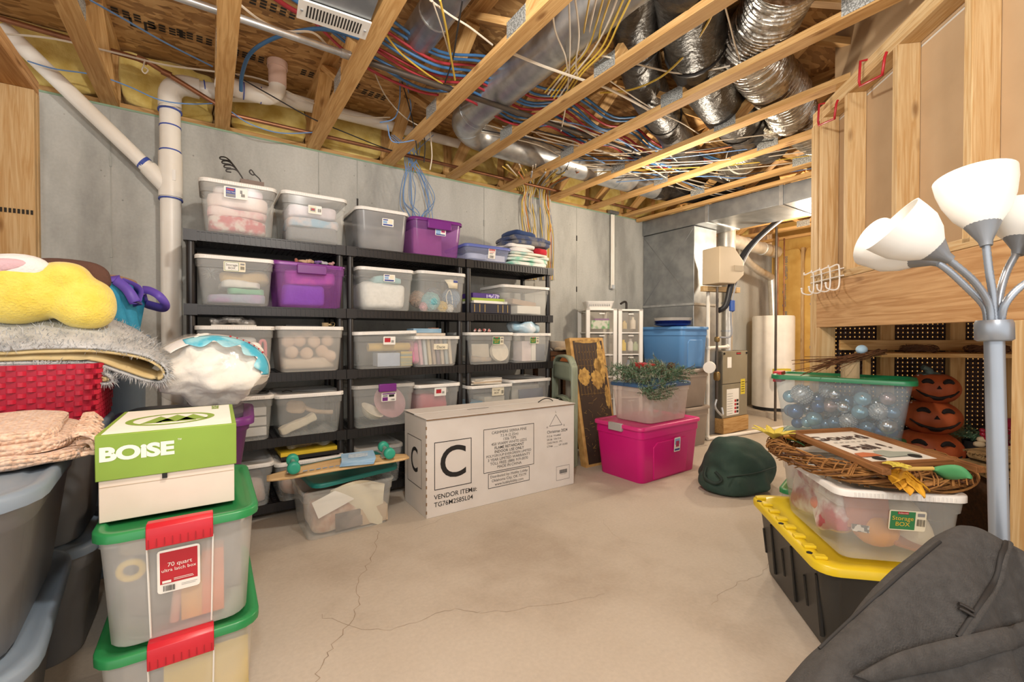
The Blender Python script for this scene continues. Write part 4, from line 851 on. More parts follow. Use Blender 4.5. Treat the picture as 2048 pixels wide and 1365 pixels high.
pb = thing('purple_game_box', 'small purple floral box on the notebooks', 'box', (bxm-.03, 3.38, zz+.131), .04); bookmb(.27, .18, .042).build('box_body', M('purple_card', '4e3183', .5), pb, bev=.002); MB().bx(.0, .134, -.0915, -.089, .004, .038).build('floral_print', M('floral', 'c9bfe0', .5, col2='5a3f96', scale=60, lo=.45, hi=.55), pb)
V_ = sbin('clear bin of ribbon reels with a green storage label', 938, 1030.5, 666, 666, 2, clear, m_lidw, d=.42)
GL = lambda s_=1.0: [('r', -.052*s_, .018*s_, -.030*s_, .030*s_, m_greenp), ('t', 'Storage', -.017*s_, .006*s_, .020*s_, m_yelp), ('t', 'BOX', -.017*s_, -.014*s_, .020*s_, m_yelp), ('r', -.032*s_, -.002*s_, .020*s_, .027*s_, m_redp), ('r', .026*s_, .050*s_, .012*s_, .026*s_, m_grayp)]+barcode(.038*s_, -.008*s_, .022*s_, .022*s_)
stick(V_, .06, .20, .11, .068, m_cream, GL())
item('cream_reel', 'round cream reel leaning in the green label bin', 'reel', MB().lathe([(.0, -.02), (.085, -.02), (.085, .02), (.0, .02)], 30), cm('ece3d0', bump=0), V_, (.12, -.13, .10), (1.35, 0, 0)); item('cream_card', 'cream card stack behind the round reel', 'card', bookmb(.17, .02, .14), cm('ded2bf', bump=0), V_, (-.05, -.10, .03), (-.15, 0, 0))
cloths(V_, [('grey cloth at the bottom of the green label bin', cm('8d8f8e', c2='b7a48f', scale=8), .05, .6, -.15)])
item('bead_string', 'red and white bead string heaped on the green label bin', 'beads', (lambda mb: [mb.ball((-.08+.016*k, .02*math.sin(k*2.1), .012+.008*(k % 2)), .011, 8) for k in range(11)] and mb)(MB()), cm('e3cfc8', c2='b04a44', scale=30), V_, (-.04, -.12, V_['_dims'][2]+.008))
W_ = sbin('clear bin of albums with a green label at the shelving end', 1029, 1106, 667, 668, 2, clear, m_lidw, d=.42)
stick(W_, .01, .20, .10, .06, m_cream, GL(.9)); item('pale_box', 'pale pink box in the album bin', 'box', bookmb(.10, .14, .18), cm('e7d9d8', bump=0), W_, (-.05, -.10, .012)); item('dark_album', 'dark blue album in the album bin', 'album', bookmb(.10, .16, .15), cm('5f6672', bump=0), W_, (.11, -.09, .012)); item('white_album', 'white album beside the dark blue one', 'album', bookmb(.05, .16, .16), m_paper, W_, (.03, -.09, .012))
item('clear_plastic_bag', 'puffy plastic bag of white filling on the album bin', 'bag', MB().soft((0, 0, .055), (.30, .26, .12), .8, .02, 14, 9), M('bagged_fill', 'e6ecee', .15, col2='a9d0e4', scale=9, bump=.5, bscale=20), W_, (.0, -.06, W_['_dims'][2]+.007))
X_ = sbin('clear bin of notebooks with a cream storage label', 939, 1029, 771.6, 770.5, 1, clear, m_lidw, d=.42)
stick(X_, .06, .19, .12, .072, m_cream, [('t', 'Storage', -.015, .014, .022, m_inkk), ('t', 'BOX', -.015, -.012, .022, m_inkk)]+barcode(.045, -.006, .02, .03)); item('blue_notebook', 'bright blue notebook block in the notebook bin', 'notebook', bookmb(.12, .2, .10), cm('4f93b4', bump=0), X_, (-.13, -.07, .012)); item('tan_notebook', 'tan notebook block in the notebook bin', 'notebook', bookmb(.2, .2, .13), cm('e6ddcb', bump=0), X_, (.05, -.07, .012))
for k in range(4): item('magazine', ('lowest', 'second', 'third', 'top')[k]+' magazine piled on the notebook bin', 'magazine', bookmb(.29, .22, .012), cm(('d9d2c4', 'c9b49a', 'e4ddd0', 'b9b3a6')[k], bump=0), X_, (-.02, -.06, X_['_dims'][2]+.008+.0125*k), (0, 0, (-.1, .05, -.03, .12)[k]), group='magazines')
Y_ = sbin('clear bin holding a framed navy print next to folding chairs', 1023, 1106, 763, 756, 1, clear, m_lidw, d=.44)
item('navy_picture', 'framed navy print standing in a clear bin', 'picture', bookmb(.27, .02, .17), cm('59657c', bump=0), Y_, (.03, -.17, .012), (-.08, 0, 0)); item('cream_board', 'cream board behind the navy print', 'board', bookmb(.31, .02, .20), cm('e0d8c8', bump=0), Y_, (0, -.12, .012), (-.08, 0, 0))
# ================================================================ PILE AT THE LEFT: TOTES, BASKET, RUG, CARTON, LATCH BOXES
m_redl = M('red_latch', 'c72231', .35, col2='bb1c2b', scale=4)
m_gtote = M('grey_tote', '7f8081', .5, col2='76777a', scale=3)
m_gtotel = M('grey_tote_lid', '7d8b99', .45, col2='748290', scale=3)
def latch_box(label, z, x, y, w_, d, h, rz=0, withlab=True, body=None, ribs=True):
    o = bin_(label, (x, y, z), w_, d, h, body or clear2, m_lidg, rz, name='latch_box', cat='box', tw=.90, td=.92, r=.05, step=False, over=.03, ribs=None)
    for sy in (-1, 1):
        mb = MB(); lw = .076
        pr = [(-.030, .016), (.006, .020), (.020, .010), (.024, -.014), (.021, -.046), (.015, -.048), (.012, -.012), (.0, .006), (-.03, .010)]
        mb.loft([[(X_0, sy*(d/2+a), h-.004+b) for a, b in pr] for X_0 in ((-lw, lw) if sy < 0 else (lw, -lw))]); l_ = mb.build('latch', m_redl, o, bev=.002)
        g = MB()
        for k in range(9): xx = -lw+.006+2*(lw-.006)*k/8; g.box((xx, sy*(d/2+.0235), h-.034), (.0016, .0025, .022))
        g.build('latch_groove', M('red_dark', 'a01824', .4), l_)
    for fx in (-.21, .21):
        MB().tube([(fx*w_*.93, -d/2*.925-.001, .012), (fx*w_, -d/2*1.0-.001, h-.05)], .0025, 5).build('rib', m_white, o)
    return o
LB = latch_box('lower clear latch box with green lid, its twin standing on it', 0, -.073, 1.85, .36, .56, .325)
UB = latch_box('upper clear latch box with green lid and red label under the paper carton', .333, -.073, 1.85, .36, .56, .325)
stick(UB, -.005, .195, .098, .125, m_paper, [('r', -.043, .043, -.036, .056, m_redp), ('t', '70 quart', .002, .018, .0165, m_paper), ('t', 'ultra latch box', .0, .003, .0135, m_paper), ('r', -.012, .032, -.025, -.0235, m_paper), ('r', -.012, .034, -.029, -.0275, m_paper),
      ('r', -.038, -.018, -.033, -.026, m_paper), ('r', .005, .042, -.045, -.044, m_grayp), ('r', .005, .038, -.049, -.048, m_grayp)]+barcode(-.022, -.048, .028, .016))
item('yellow_tape', 'ring of yellow tape in the upper latch box', 'tape', MB().tube([(math.cos(a)*.026, 0, math.sin(a)*.026) for a in (i*PI/10 for i in range(20))], .009, 8, closed=True), cm('d9b83e', bump=0), UB, (-.115, -.225, .20), (.2, .3, 0))
item('orange_block', 'orange and amber box in the upper latch box', 'box', bookmb(.055, .06, .19), cm('e2793a', bump=0), UB, (.075, -.20, .02)); item('amber_block', 'amber box beside the orange one', 'box', bookmb(.05, .06, .18), cm('e0a23f', bump=0), UB, (.022, -.20, .02))
item('dark_pouch', 'dark grey pouch in the upper latch box', 'pouch', MB().soft((0, 0, .08), (.20, .18, .16), .5, .012, 9), cm('5d5752'), UB, (-.05, -.08, .012)); item('peach_card', 'peach card roll in the upper latch box', 'card', MB().lathe([(.012, 0), (.012, .16)], 12), cm('d9a08a', bump=0), UB, (-.02, -.22, .02), (.0, .1, 0))
item('grey_case', 'tall grey case in the upper latch box', 'case', bookmb(.11, .26, .24), cm('85827e', bump=0), UB, (.10, .05, .012)); item('cream_pad', 'cream pad along the upper latch box', 'pad', MB().soft((0, 0, .04), (.26, .2, .09), .4, .006, 8), cm('d6cbb4'), UB, (-.04, .0, .18))
item('yellow_folder', 'yellow folder in the lower latch box', 'folder', bookmb(.21, .1, .20), cm('e3c33c', bump=0), LB, (.06, -.18, .05)); item('grey_box', 'grey box in the lower latch box', 'box', bookmb(.3, .3, .2), cm('8d8985', bump=0), LB, (0, .06, .012))
# paper carton
m_card = M('white_carton', 'e3d5c6', .8, col2='dccdbd', scale=7, bump=.05); m_cgreen = M('green_print_carton', '88a83f', .65, col2='829f3a', scale=5); m_top = M('carton_top', 'efece2', .7)
bz = .333+.325+.009
bb = thing('paper_carton', 'white paper carton with a green lid printed in white letters', 'carton', (-.10, 1.66, bz), -.012)
MB().bx(-.16, .16, 0, .46, 0, .225).build('tray', m_card, bb, bev=.002)
ld = MB().bx(-.166, .166, -.006, .466, .118, .246).build('lid', m_cgreen, bb, bev=.002)
MB().bx(-.154, .154, .006, .454, .246, .2468).build('white_top_panel', m_top, ld)
MB().bx(-.02, -.008, -.0065, -.0, .104, .118).build('tab_slot', m_inkk, bb); MB().bx(-.158, .158, -.0008, 0, .098, .0995).build('flap_line', M('crease', 'b9a288', .8), bb)
t_ = MB(); put_text(t_, 'BOiSE', .052, at_front(-.075, -.0068, .19), bold=.05, sx=1.25); put_text(t_, '™', .012, at_front(.022, -.0068, .212)); t_.build('lettering', m_top, ld)
t_ = MB(); put_text(t_, 'BOiSE', .045, basis(Vector((.1668, .11, .185)), (0, 1, 0), (0, 0, 1)), bold=.05, sx=1.2); t_.build('lettering', m_top, ld)
def ellring(mb, cx, cy, a, b, f, z, n=40):
    vs = [(cx+a*math.cos(t)*s_, cy+b*math.sin(t)*s_, z) for s_ in (1, f) for t in (2*PI*k/n for k in range(n))]
    mb.add(vs, [(k, (k+1) % n, n+(k+1) % n, n+k) for k in range(n)])
t_ = MB(); ellring(t_, -.01, .20, .118, .118, .84, .2474)
for cx, s_ in ((-.045, .9), (.0, 1.1), (.045, .9)):
    t_.add([(cx-.045*s_, .135, .2474), (cx+.012, .135, .2474), (cx+.012, .15, .2474), (cx+.05*s_, .15, .2474), (cx+.0, .275*s_**.2, .2474)], [(0, 1, 2, 3, 4)])
put_text(t_, 'BOiSE', .030, basis(Vector((.11, .40, .2474)), (-.0, 1, 0), (-1, 0, 0)), bold=.04, sx=1.1); t_.build('emblem', m_cgreen, ld)
# big grey totes
def tote(label, loc, w_, d, h, body, lid, rz=0, name='storage_tote', group=None, latch=None, tw=.84, td=.86, r=.10, lw=None, band=True, dome=False):
    o = thing(name, label, 'tote', loc, rz, group)
    L = lambda f, z, e=0: [(x, y, z) for x, y in rr(w_*(tw+(1-tw)*f)+e, d*(td+(1-td)*f)+e, r, 6)]
    mb = MB(); mb.loft([L(0, .006, -.03), L(0, 0, -.012), L(0, .01), L(.74, h*.78), L(.76, h*.80, .014), L(1, h-.03, .004), L(1, h-.028, .018), L(1, h-.012, .018), L(1, h-.012, -.006)], True, False); b_ = mb.build('body', body, o)
    if band:
        for s_ in (-1, 1):
            for k in (-.3, 0, .3):
                MB().bx(k*w_*.8-.004, k*w_*.8+.004, s_*d/2*(td+.03)-.006, s_*d/2*(td+.03)+.006, .05, h*.66).build('rib', body, b_)
    if lid:
        L2 = lambda z, e: [(x, y, z) for x, y in rr(w_+e, d+e, r+.015, 6)]
        ri = .05
        mb = MB(); mb.loft([L2(h-.03, .030), L2(h-.03, .038), L2(h-.006, .040), L2(h+.004, .030), L2(h+.006, .01), L2(h-.002, -.02), L2(h-.004, -.07), L2(h+(.02 if dome else .003), -.09)], False, True); mb.build('lid', lid, o)
    if latch:
        for sx in (-1, 1): MB().bx(sx*(w_/2+.012)-.016, sx*(w_/2+.012)+.016, -.05, .05, h-.045, h+.012).build('latch', latch, o, bev=.004)
    return o
tote('lower grey storage tote standing on the floor under its twin', (-.70, 1.80, 0), .62, .86, .425, m_gtote, m_gtotel, .10, r=.16)
tote('upper grey storage tote stacked on its twin under the peach throw', (-.675, 1.78, .432), .62, .86, .405, m_gtote, m_gtotel, .07, r=.16)
tote('hidden grey tote on the floor under the red basket', (-.62, 2.44, 0), .50, .50, .42, m_gtote, m_gtotel, 0)
tote('grey tote carrying the red woven basket', (-.62, 2.44, .427), .50, .50, .42, m_gtote, m_gtotel, 0)
m_slate = M('slate_tote', '8fa3b8', .5, col2='879bb0')
tote('slate blue tote beside the concrete wall behind the red basket', (-.50, 3.07, 0), .42, .34, 1.19, m_slate, m_slate, 0, tw=.92, td=.92)
# red woven basket: interlaced straps on a frame
m_red = M('red_strap', 'c21a38', .42, col2='ab142f', scale=6)
bk = thing('woven_basket', 'bright red woven strap basket under the grey fur rug', 'basket', (-.635, 2.46, .852), .03)
bw, bd, bh = .56, .44, .235
core = MB(); L = lambda f, z: [(x, y, z) for x, y in rr(bw*(.94+.06*f), bd*(.94+.06*f), .05, 4)]; core.loft([L(0, 0), L(1, bh), L(.85, bh), L(0, .01)], True, True); core.build('frame', M('red_dark_strap', 'a81431', .5), bk)
wv = MB(); rows = 12; nper = 40
def perim(f, u):
    w_, d = bw*(.94+.06*f)/2, bd*(.94+.06*f)/2; per = 4*(w_+d); s_ = (u % 1)*per
    for (ax, ay, bx_, by_, l_) in ((-w_, -d, w_, -d, 2*w_), (w_, -d, w_, d, 2*d), (w_, d, -w_, d, 2*w_), (-w_, d, -w_, -d, 2*d)):
        if s_ <= l_: k = s_/l_; return Vector((ax+(bx_-ax)*k, ay+(by_-ay)*k)), Vector((by_-ay, ax-bx_)).normalized()
        s_ -= l_
    return Vector((-w_, -d)), Vector((0, -1))
for j in range(rows):
    z0, z1 = bh*j/rows+.002, bh*(j+1)/rows-.002; f = j/rows
    for k in range(nper*2):
        if (k+j) % 2: continue
        vs = []
        for a in range(5):
            u = (k+a/4*1.0)/(nper*2); p, n_ = perim(f, u); bul = .009*math.sin(PI*a/4)+.001
            vs += [(p.x+n_.x*bul, p.y+n_.y*bul, z0), (p.x+n_.x*bul, p.y+n_.y*bul, z1)]
        wv.add(vs, [(2*a, 2*a+2, 2*a+3, 2*a+1) for a in range(4)])
ws = wv.build('woven_straps', m_red, bk); ws['kind'] = 'stuff'
# grey fur rug folded over the basket
m_fur = M('grey_fur', 'c8c9c8', .9, col2='a3a5a6', scale=14, sheen=.3); m_tan = M('rug_backing', 'cdb98a', .8, col2='bfa874', scale=12)
rg = thing('fur_rug', 'grey shaggy rug folded over the red basket with a tan backing', 'rug', (0, 0, 0))
RY = 2.32
prof = [(-90, 704), (0, 703), (90, 698), (180, 700), (250, 708), (308, 724), (333, 745), (322, 764), (290, 762), (240, 746), (180, 728), (90, 722), (0, 727), (-90, 735)]
prof2 = [(-90, 745), (20, 735), (110, 730), (160, 738), (205, 752), (222, 762), (208, 768), (170, 762), (130, 752), (100, 745)]
def ribbon(px, thick, depth, lift, off=0.0):
    c = smoothpts([P(x, y, Y=RY) for x, y in px], 6); n = len(c); out = []
    for i, p in enumerate(c):
        t = (c[min(i+1, n-1)]-c[max(i-1, 0)]).normalized(); nn = Vector((-t.z, 0, t.x)); out.append((p+nn*off, nn))
    return out
def rlift(p, v):
    k = min(1, max(0, (p.x+.55)/.42)); return Vector((-.04*v*k, .52*v, (.30-.18*k)*v-(.10-.02*k)*v*v))
def rugsheet(px, off, mat, nm, par):
    r_ = ribbon(px, 0, 0, 0, off); nd = 8
    def fn(u, v):
        i = min(int(u*(len(r_)-1)), len(r_)-1); p, nn = r_[i]; return p+rlift(p, v)+Vector((0, 0, .012*noise.noise(p*6+Vector((0, v*3, 0)))))
    mb = MB().grid(fn, len(r_)-1, nd); return mb.build(nm, mat, par, thick=.008), r_
fr = random.Random(5); fur = MB()
for px, dens in ((prof, 5200), (prof2, 1500)):
    rugsheet(px, .004, m_fur, 'fur_side', rg); _, r_ = rugsheet(px, -.010, m_tan, 'backing', rg)
    for k in range(dens):
        i = fr.randrange(len(r_)); v = fr.random()**1.6; p, nn = r_[i]; q = p+nn*.008+rlift(p, v)+Vector((fr.uniform(-.012, .012), 0, 0))
        d_ = (nn*fr.uniform(.5, 1.0)+Vector((fr.uniform(-.4, .7), fr.uniform(-.9, .1), fr.uniform(-.9, .05)))).normalized()*fr.uniform(.022, .040); s_ = Vector((fr.uniform(-1, 1), fr.uniform(-1, 1), fr.uniform(-.3, .3))).normalized()*.0016
        m_ = q+d_*.55+Vector((0, 0, .004)); fur.add([q-s_, q+s_, m_+s_*.8, m_-s_*.8, q+d_], [(0, 1, 2, 3), (3, 2, 4)])
fo = fur.build('fur_pile', m_fur, rg, ang=180); fo['kind'] = 'stuff'
# yellow plush cushion
m_plush = M('yellow_plush', 'eed863', .95, col2='e6cd50', scale=25, bump=.6, bscale=120, sheen=.4)
yp = thing('plush_cushion', 'fluffy yellow plush cushion with white and pink oval on the rug', 'cushion', P(22, 586, Y=2.53))
MB().soft((0, 0, .0), (.46, .28, .25), .75, .02, 5, 2, 40, 24, T_((-.03, 0, .02), (0, .05, 0))).soft((.215, -.03, -.03), (.19, .22, .21), .85, .008, 6, 4).soft((.16, -.04, .07), (.16, .18, .12), .9).build('body', m_plush, yp, blend=.012)
MB().soft((0, 0, 0), (.26, .10, .12), .9, .006, 6, T=T_((.0, -.095, .075), (.35, -.18, .1))).build('white_patch', M('white_plush', 'ece8e6', .95, bump=.5, bscale=120, sheen=.4), yp)
MB().soft((0, 0, 0), (.17, .05, .055), .9, T=T_((-.0, -.128, .088), (.35, -.18, .1))).build('pink_patch', M('pink_plush', 'd9b5bd', .95, bump=.5, bscale=120), yp)
MB().soft((.16, .05, .09), (.26, .10, .13), .7, .012, 9).build('brown_trim', M('brown_plush', '5d4035', .95, bump=.5, bscale=120), yp)
# teal tote bag with purple handles
m_teal = M('teal_canvas', '2f93b5', .75, col2='2a89aa', scale=40, bump=.2, bscale=200); m_violet = M('violet_strap', '6a52b8', .5)
tb = thing('tote_bag', 'teal canvas tote bag with violet straps against the concrete wall', 'bag', (0, 0, 0))
q = [P(x, y, Y=2.98) for x, y in ((172, 557), (236, 560), (280, 596), (252, 676), (160, 630))]; dq = Vector((.03, .16, 0))
mb = MB(); mb.loft([[p for p in q], [p+Vector((0, .02, .0)) for p in q]]); 
pf = [P(170, 558, Y=2.95), P(232, 562, Y=2.93), P(262, 668, Y=2.93), P(150, 660, Y=2.95)]; pb_ = [P(182, 556, Y=3.15), P(292, 595, Y=3.10), P(278, 668, Y=3.10), P(165, 660, Y=3.15)]
mb = MB(); mb.grid(lambda u, v: (pf[0].lerp(pf[1], u)).lerp(pf[3].lerp(pf[2], u), v)+Vector((0, -.02*math.sin(PI*u)*math.sin(PI*v), 0)), 10, 8)
mb.grid(lambda u, v: (pf[1].lerp(pb_[1], u)).lerp(pf[2].lerp(pb_[2], u), v)+Vector((.03*math.sin(2*PI*u), 0, 0)), 10, 8); mb.grid(lambda u, v: (pb_[1].lerp(pb_[0], u)).lerp(pb_[2].lerp(pb_[3], u), v), 6, 6); mb.grid(lambda u, v: (pb_[0].lerp(pf[0], u)).lerp(pb_[3].lerp(pf[3], u), v), 6, 6)
mb.add([pf[3], pf[2], pb_[2], pb_[3]], [(0, 1, 2, 3)]); mb.build('bag_body', m_teal, tb, thick=.004)
def strap(px, ys, wd):
    c = smoothpts([P(x, y, Y=yy) for (x, y), yy in zip(px, ys)], 7); vs = []; n = len(c)
    for i, p in enumerate(c):
        t = (c[min(i+1, n-1)]-c[max(i-1, 0)]).normalized(); s_ = t.cross(Vector((.35, .85, .3))).normalized()*wd/2+Vector((0, .015, 0)); vs += [p-s_, p+s_]
    MB().add(vs, [(2*i, 2*i+2, 2*i+3, 2*i+1) for i in range(n-1)]).build('strap', m_violet, tb, thick=.003)
strap([(194, 563), (215, 560), (240, 556)], (2.93, 2.92, 2.95), .03)
strap([(230, 560), (250, 575), (262, 590), (272, 608), (276, 600), (278, 582), (262, 572), (245, 566)], (2.92, 2.90, 2.89, 2.90, 2.93, 2.98, 3.02, 3.04), .05)
strap([(286, 580), (300, 582), (318, 592), (330, 608), (325, 616), (305, 612), (290, 606), (284, 590)], (3.04, 3.02, 3.0, 3.02, 3.05, 3.08, 3.1, 3.1), .045)
MB().soft((0, 0, 0), (.30, .10, .06), .5, .01, 9, T=T_(P(205, 560, Y=3.12), (0, .1, 0))).build('canvas_lining', cm('9c7a5e'), tb)
# peach waffle throw with fringe
m_peach = M('peach_waffle', 'e3c4ac', .95, col2='d3ac90', scale=70, lo=.40, hi=.60, bump=1.0, wave=('CELL', 85, .45), sheen=.3)
pt = thing('peach_throw', 'peach waffle knit throw folded on the upper grey tote', 'blanket', (-.545, 1.86, .842), .12)
mb = MB()
for k in range(3): mb.soft((-.02-.01*k, 0, .022+.030*k), (.52-.04*k, .50-.03*k, .045), .35, .010, 8, 20+k, 44, 12, flat=.002)
mb.build('folded_layers', m_peach, pt); fg = MB()
for k in range(46):
    yy = -.22+.44*(k/45); z = fr.choice((.02, .05, .075)); x0 = .23-(z*.3); pts = [(x0, yy, z), (x0+.025, yy+fr.uniform(-.01, .01), z+.002), (x0+.045+fr.uniform(-.01, .015), yy+fr.uniform(-.02, .02), max(.008, z-.02))]
    fg.tube(smoothpts(pts, 3), [.006, .007, .005, .007, .006, .007, .005], 6)
f_ = fg.build('fringe', m_peach, pt); f_['kind'] = 'stuff'
MB().box((.262, -.10, .075), (.03, .05, .002), T_((0, 0, 0), (0, .3, 0))).build('cloth_tag', m_paper, pt)
# purple tote, cardboard box and clear bin behind the latch boxes
cb = bin_('clear bin on the floor behind the latch boxes', (-.12, 2.52, 0), .46, .54, .40, clear, m_lidw, name='storage_bin')
cloths(cb, [('rust and grey clothes in the bin behind the latch boxes', cm('a98f80', c2='8a8a8a', scale=5), .22)])
item('brown_carton', 'brown cardboard box between a clear bin and the purple tote', 'carton', bookmb(.46, .50, .12), M('cardboard', 'a9834f', .8, col2='9d7846', scale=6), None, (-.12, 2.52, .409), bev=.003)
m_ptote = M('purple_tote', '6b2b73', .4); 
pt2 = tote('purple tote with a dark lid under the bag of stuffing', (-.10, 2.60, .531), .52, .50, .285, m_ptote, m_ptote, -.06, r=.07)
MB().loft([[(x, y, z) for x, y in rr(.47-e, .45-e, .07, 5)] for z, e in ((.285, 0), (.302, .0), (.312, .05))]).build('dark_lid_panel', M('dark_lid', '4a4650', .4), pt2)
# bag of polyester stuffing
sbp = P(424, 742, Y=2.56)
sb = thing('stuffing_bag', 'clear plastic bag of white polyester stuffing with turquoise print', 'bag', sbp)
smb = MB().soft((0, 0, 0), (.42, .34, .29), .9, .03, 9, 3, 96, 64); smb.v = [tuple(Vector(v)*(1+.07*noise.noise(Vector(v)*24)+.035*noise.noise(Vector(v)*52))) for v in smb.v]
smb.build('white_stuffing', M('stuffing', 'f6f4ee', .95, col2='e6e2d9', scale=6, bump=.6, bscale=30, sheen=.4), sb)
MB().soft((0, 0, -.005), (.48, .39, .345), .92, .012, 9, 8, 56, 36).build('clear_film', M('film', 'faf8f4', .12, alpha=.15, bump=.8, bscale=12, spec=.9), sb)
def band(a0, a1, r0, r1, mt, nm, wob, lift, n=60):
    def fn(u, v):
        a = a0+(a1-a0)*u; k = r0+(r1-r0)*v; k -= wob*(1-v)*abs(math.sin(u*13)); k = min(k, .998); return ((.240+lift)*k*math.cos(a), -(.196+lift)*math.sqrt(1-k*k)-.004, (.172+lift)*k*math.sin(a))
    MB().grid(fn, n, 8).build(nm, mt, sb, thick=.001)
R1 = math.radians
band(R1(140), R1(-12), .80, .995, M('white_film_print', 'ece9e6', .3), 'white_print', .0, .004)
band(R1(118), R1(-8), .84, .95, M('turquoise_print', '4fb8d4', .3, col2='9fdbe8', scale=14, lo=.42, hi=.58), 'turquoise_print', .16, .006)
tx = MB()
for k in range(7): a = R1(72-7*k); tx.ball((.247*.965*math.cos(a), -.205*math.sqrt(1-.965**2)-.006, .178*.965*math.sin(a)), .0035 if k % 3 else .005, 6)
tx.build('red_lettering', m_redp, sb)
# ================================================================ MIDDLE OF THE FLOOR
# clear bin with skateboard
Zb = bin_('big clear bin on the floor with a loose teal lid under the skateboard', (.69, 2.955, 0), .53, .40, .295, clear, None, rz=.02, tw=.90, td=.88)
m_tlid = M('teal_lid', '1f7a72', .4, col2='1b716a', scale=3)
lo = bin_lid(MB(), .53, .40, 0, .06).build('lid', m_tlid, Zb); lo.location = (.045, .045, .335); lo.rotation_euler = (.05, -.035, .10)
item('paper_sheet', 'large crumpled cream paper sheet in the skateboard bin', 'paper', MB().grid(lambda u, v: ((u-.5)*.34+.04*v, -.01+.03*math.sin(5*u+3*v), v*.24+.04*math.sin(4*u)), 14, 10), m_cream, Zb, (.03, -.13, .02)); 
item('photo_card', 'dark photo card standing in the skateboard bin', 'photo', MB().bx(-.08, .08, -.002, .002, 0, .10), cm('5c5450', c2='8d8078', scale=5, bump=0), Zb, (.0, -.165, .02), (-.08, 0, .03)); item('tan_box', 'tan file box with a metal label slot in the skateboard bin', 'box', bookmb(.17, .12, .10), cm('cbb497', bump=0), Zb, (.155, -.10, .012))
item('orange_scrap', 'orange paper scrap on top of the papers in the skateboard bin', 'paper', MB().soft((0, 0, 0), (.12, .06, .03), .7, .008, 20), cm('d9703c', bump=0), Zb, (.04, -.10, .26)); cloths(Zb, [('brown paper bundle filling the skateboard bin', cm('b98e74', c2='d8c6b2', scale=6), .2, .95)], 'paper_bundle', 'papers')
item('white_letter', 'folded white letter in the skateboard bin', 'paper', MB().box((0, 0, 0), (.22, .004, .10)), m_paper, Zb, (-.09, -.155, .20), (-.3, -.3, .1))
sk = thing('skateboard', 'wooden longboard lying upside down with teal wheels', 'skateboard', (.655, 2.80, .405), rot=(.03, -.028, -.10))
def deck(u, v, z):
    x = -.40+.80*u; wd = .105*math.sin(PI*min(1, max(0, u*.93+.035)))**.45; return (x, (v-.5)*2*wd, z+.010*math.cos((u-.5)*5))
mb = MB(); mb.grid(lambda u, v: deck(u, v, .0), 30, 8); mb.build('deck', wood('maple', 'e3c493', 'd2ad77', .02), sk, thick=.012)
tx = MB(); [tx.add([(-.22+.035*k, -.055, .0172), (-.197+.035*k, -.055, .0172), (-.19+.035*k, -.038-.006*(k % 2), .0172), (-.215+.035*k, -.038, .0172)], [(0, 1, 2, 3)]) for k in range(9)]; tx.build('blue_graphic', M('deck_print', '9fb8d6', .6), sk)
m_wheel = M('teal_wheel', '2fa287', .4); 
for sx in (-1, 1):
    tr = thing_part = MB(); tr.bx(sx*.265-.035, sx*.265+.035, -.028, .028, .012, .022); tr.tube([(sx*.265, -.062, .055), (sx*.265, .062, .055)], .012, 10); tr.soft((sx*.265, 0, .035), (.05, .05, .05), .7); trk = tr.build('truck', M('truck_metal', 'c9c7c2', .35, .7), sk)
    for sy in (-1, 1):
        MB().lathe([(.015, -.022), (.028, -.022), (.034, -.014), (.034, .014), (.028, .022), (.015, .022)], 22, T_((sx*.265, sy*.082, .055), (PI/2, 0, 0))).build('wheel', m_wheel, trk)
        MB().lathe([(.004, -.018), (.014, -.020), (.014, .020), (.004, .018)], 14, T_((sx*.265, sy*.082, .055), (PI/2, 0, 0))).build('bearing', m_dark, trk)
for k in range(6): item('blue_napkin', 'pale blue napkin in the stack on the skateboard', 'napkin', bookmb(.19, .17, .005), M('napkin', '8fb8d8', .8, col2='a9c9e2', scale=8), None, (.735, 2.745, .432+.0054*k), (.03, -.028, -.35+.03*k), group='napkin stack')
item('napkin_print', 'topmost blue napkin with a pale print', 'napkin', bookmb(.11, .08, .0015), M('napkin_pr', 'c9d6df', .8, col2='9db9cf', scale=60), None, (.735, 2.745, .466), (.03, -.028, -.3))
# tall white carton of the artificial tree
m_wc = M('white_corrugated', 'ddd8d2', .8, col2='d5cfc8', scale=4); m_edge = M('carton_edge', '8b6f52', .85)
xb = thing('tree_carton', 'tall white shipping carton printed with a large letter C', 'carton', (1.152, 2.69, 0), -.012)
XL, XD, XH = 1.26, .40, .642
mb = MB(); mb.bx(0, XL, 0, XD, 0, XH); mb.build('carton_body', m_wc, xb, bev=.003)
for a, b in ((0, XD*.52), (XD*.5, XD)): MB().bx(-.004, XL+.004, a-(.012 if a == 0 else 0), b+(.008 if a else 0), XH+.001+(.004 if a == 0 else .009), XH+.0045+(.004 if a == 0 else .009)).build('top_flap', m_wc, xb, rot=None)
MB().bx(0.0, XL, -.008, -.002, XH-.003, XH+.004).build('flap_edge', m_edge, xb)
for x in (0.0,): 
    for k in range(11): MB().bx(-.003, .003, -.003, .003, .03+.055*k, .05+.055*k).build('corner_wear', m_edge, xb)
MB().tube(smoothpts([(1.02, .16, XH+.013), (1.06, .15, XH+.035), (1.10, .15, XH+.04), (1.14, .15, XH+.03), (1.17, .16, XH+.013)], 5), .004, 6).build('carry_handle', m_dark, xb)
MB().bx(.38, .56, .155, .160, XH+.0135, XH+.0145).build('handle_slot', m_inkk, xb)
def outline(mb, x0, x1, z0, z1, t, y=-.0008):
    for a, b, c, d in ((x0, x1, z0, z0+t), (x0, x1, z1-t, z1), (x0, x0+t, z0, z1), (x1-t, x1, z0, z1)): mb.add([(a, y, c), (b, y, c), (b, y, d), (a, y, d)], [(0, 1, 2, 3)])
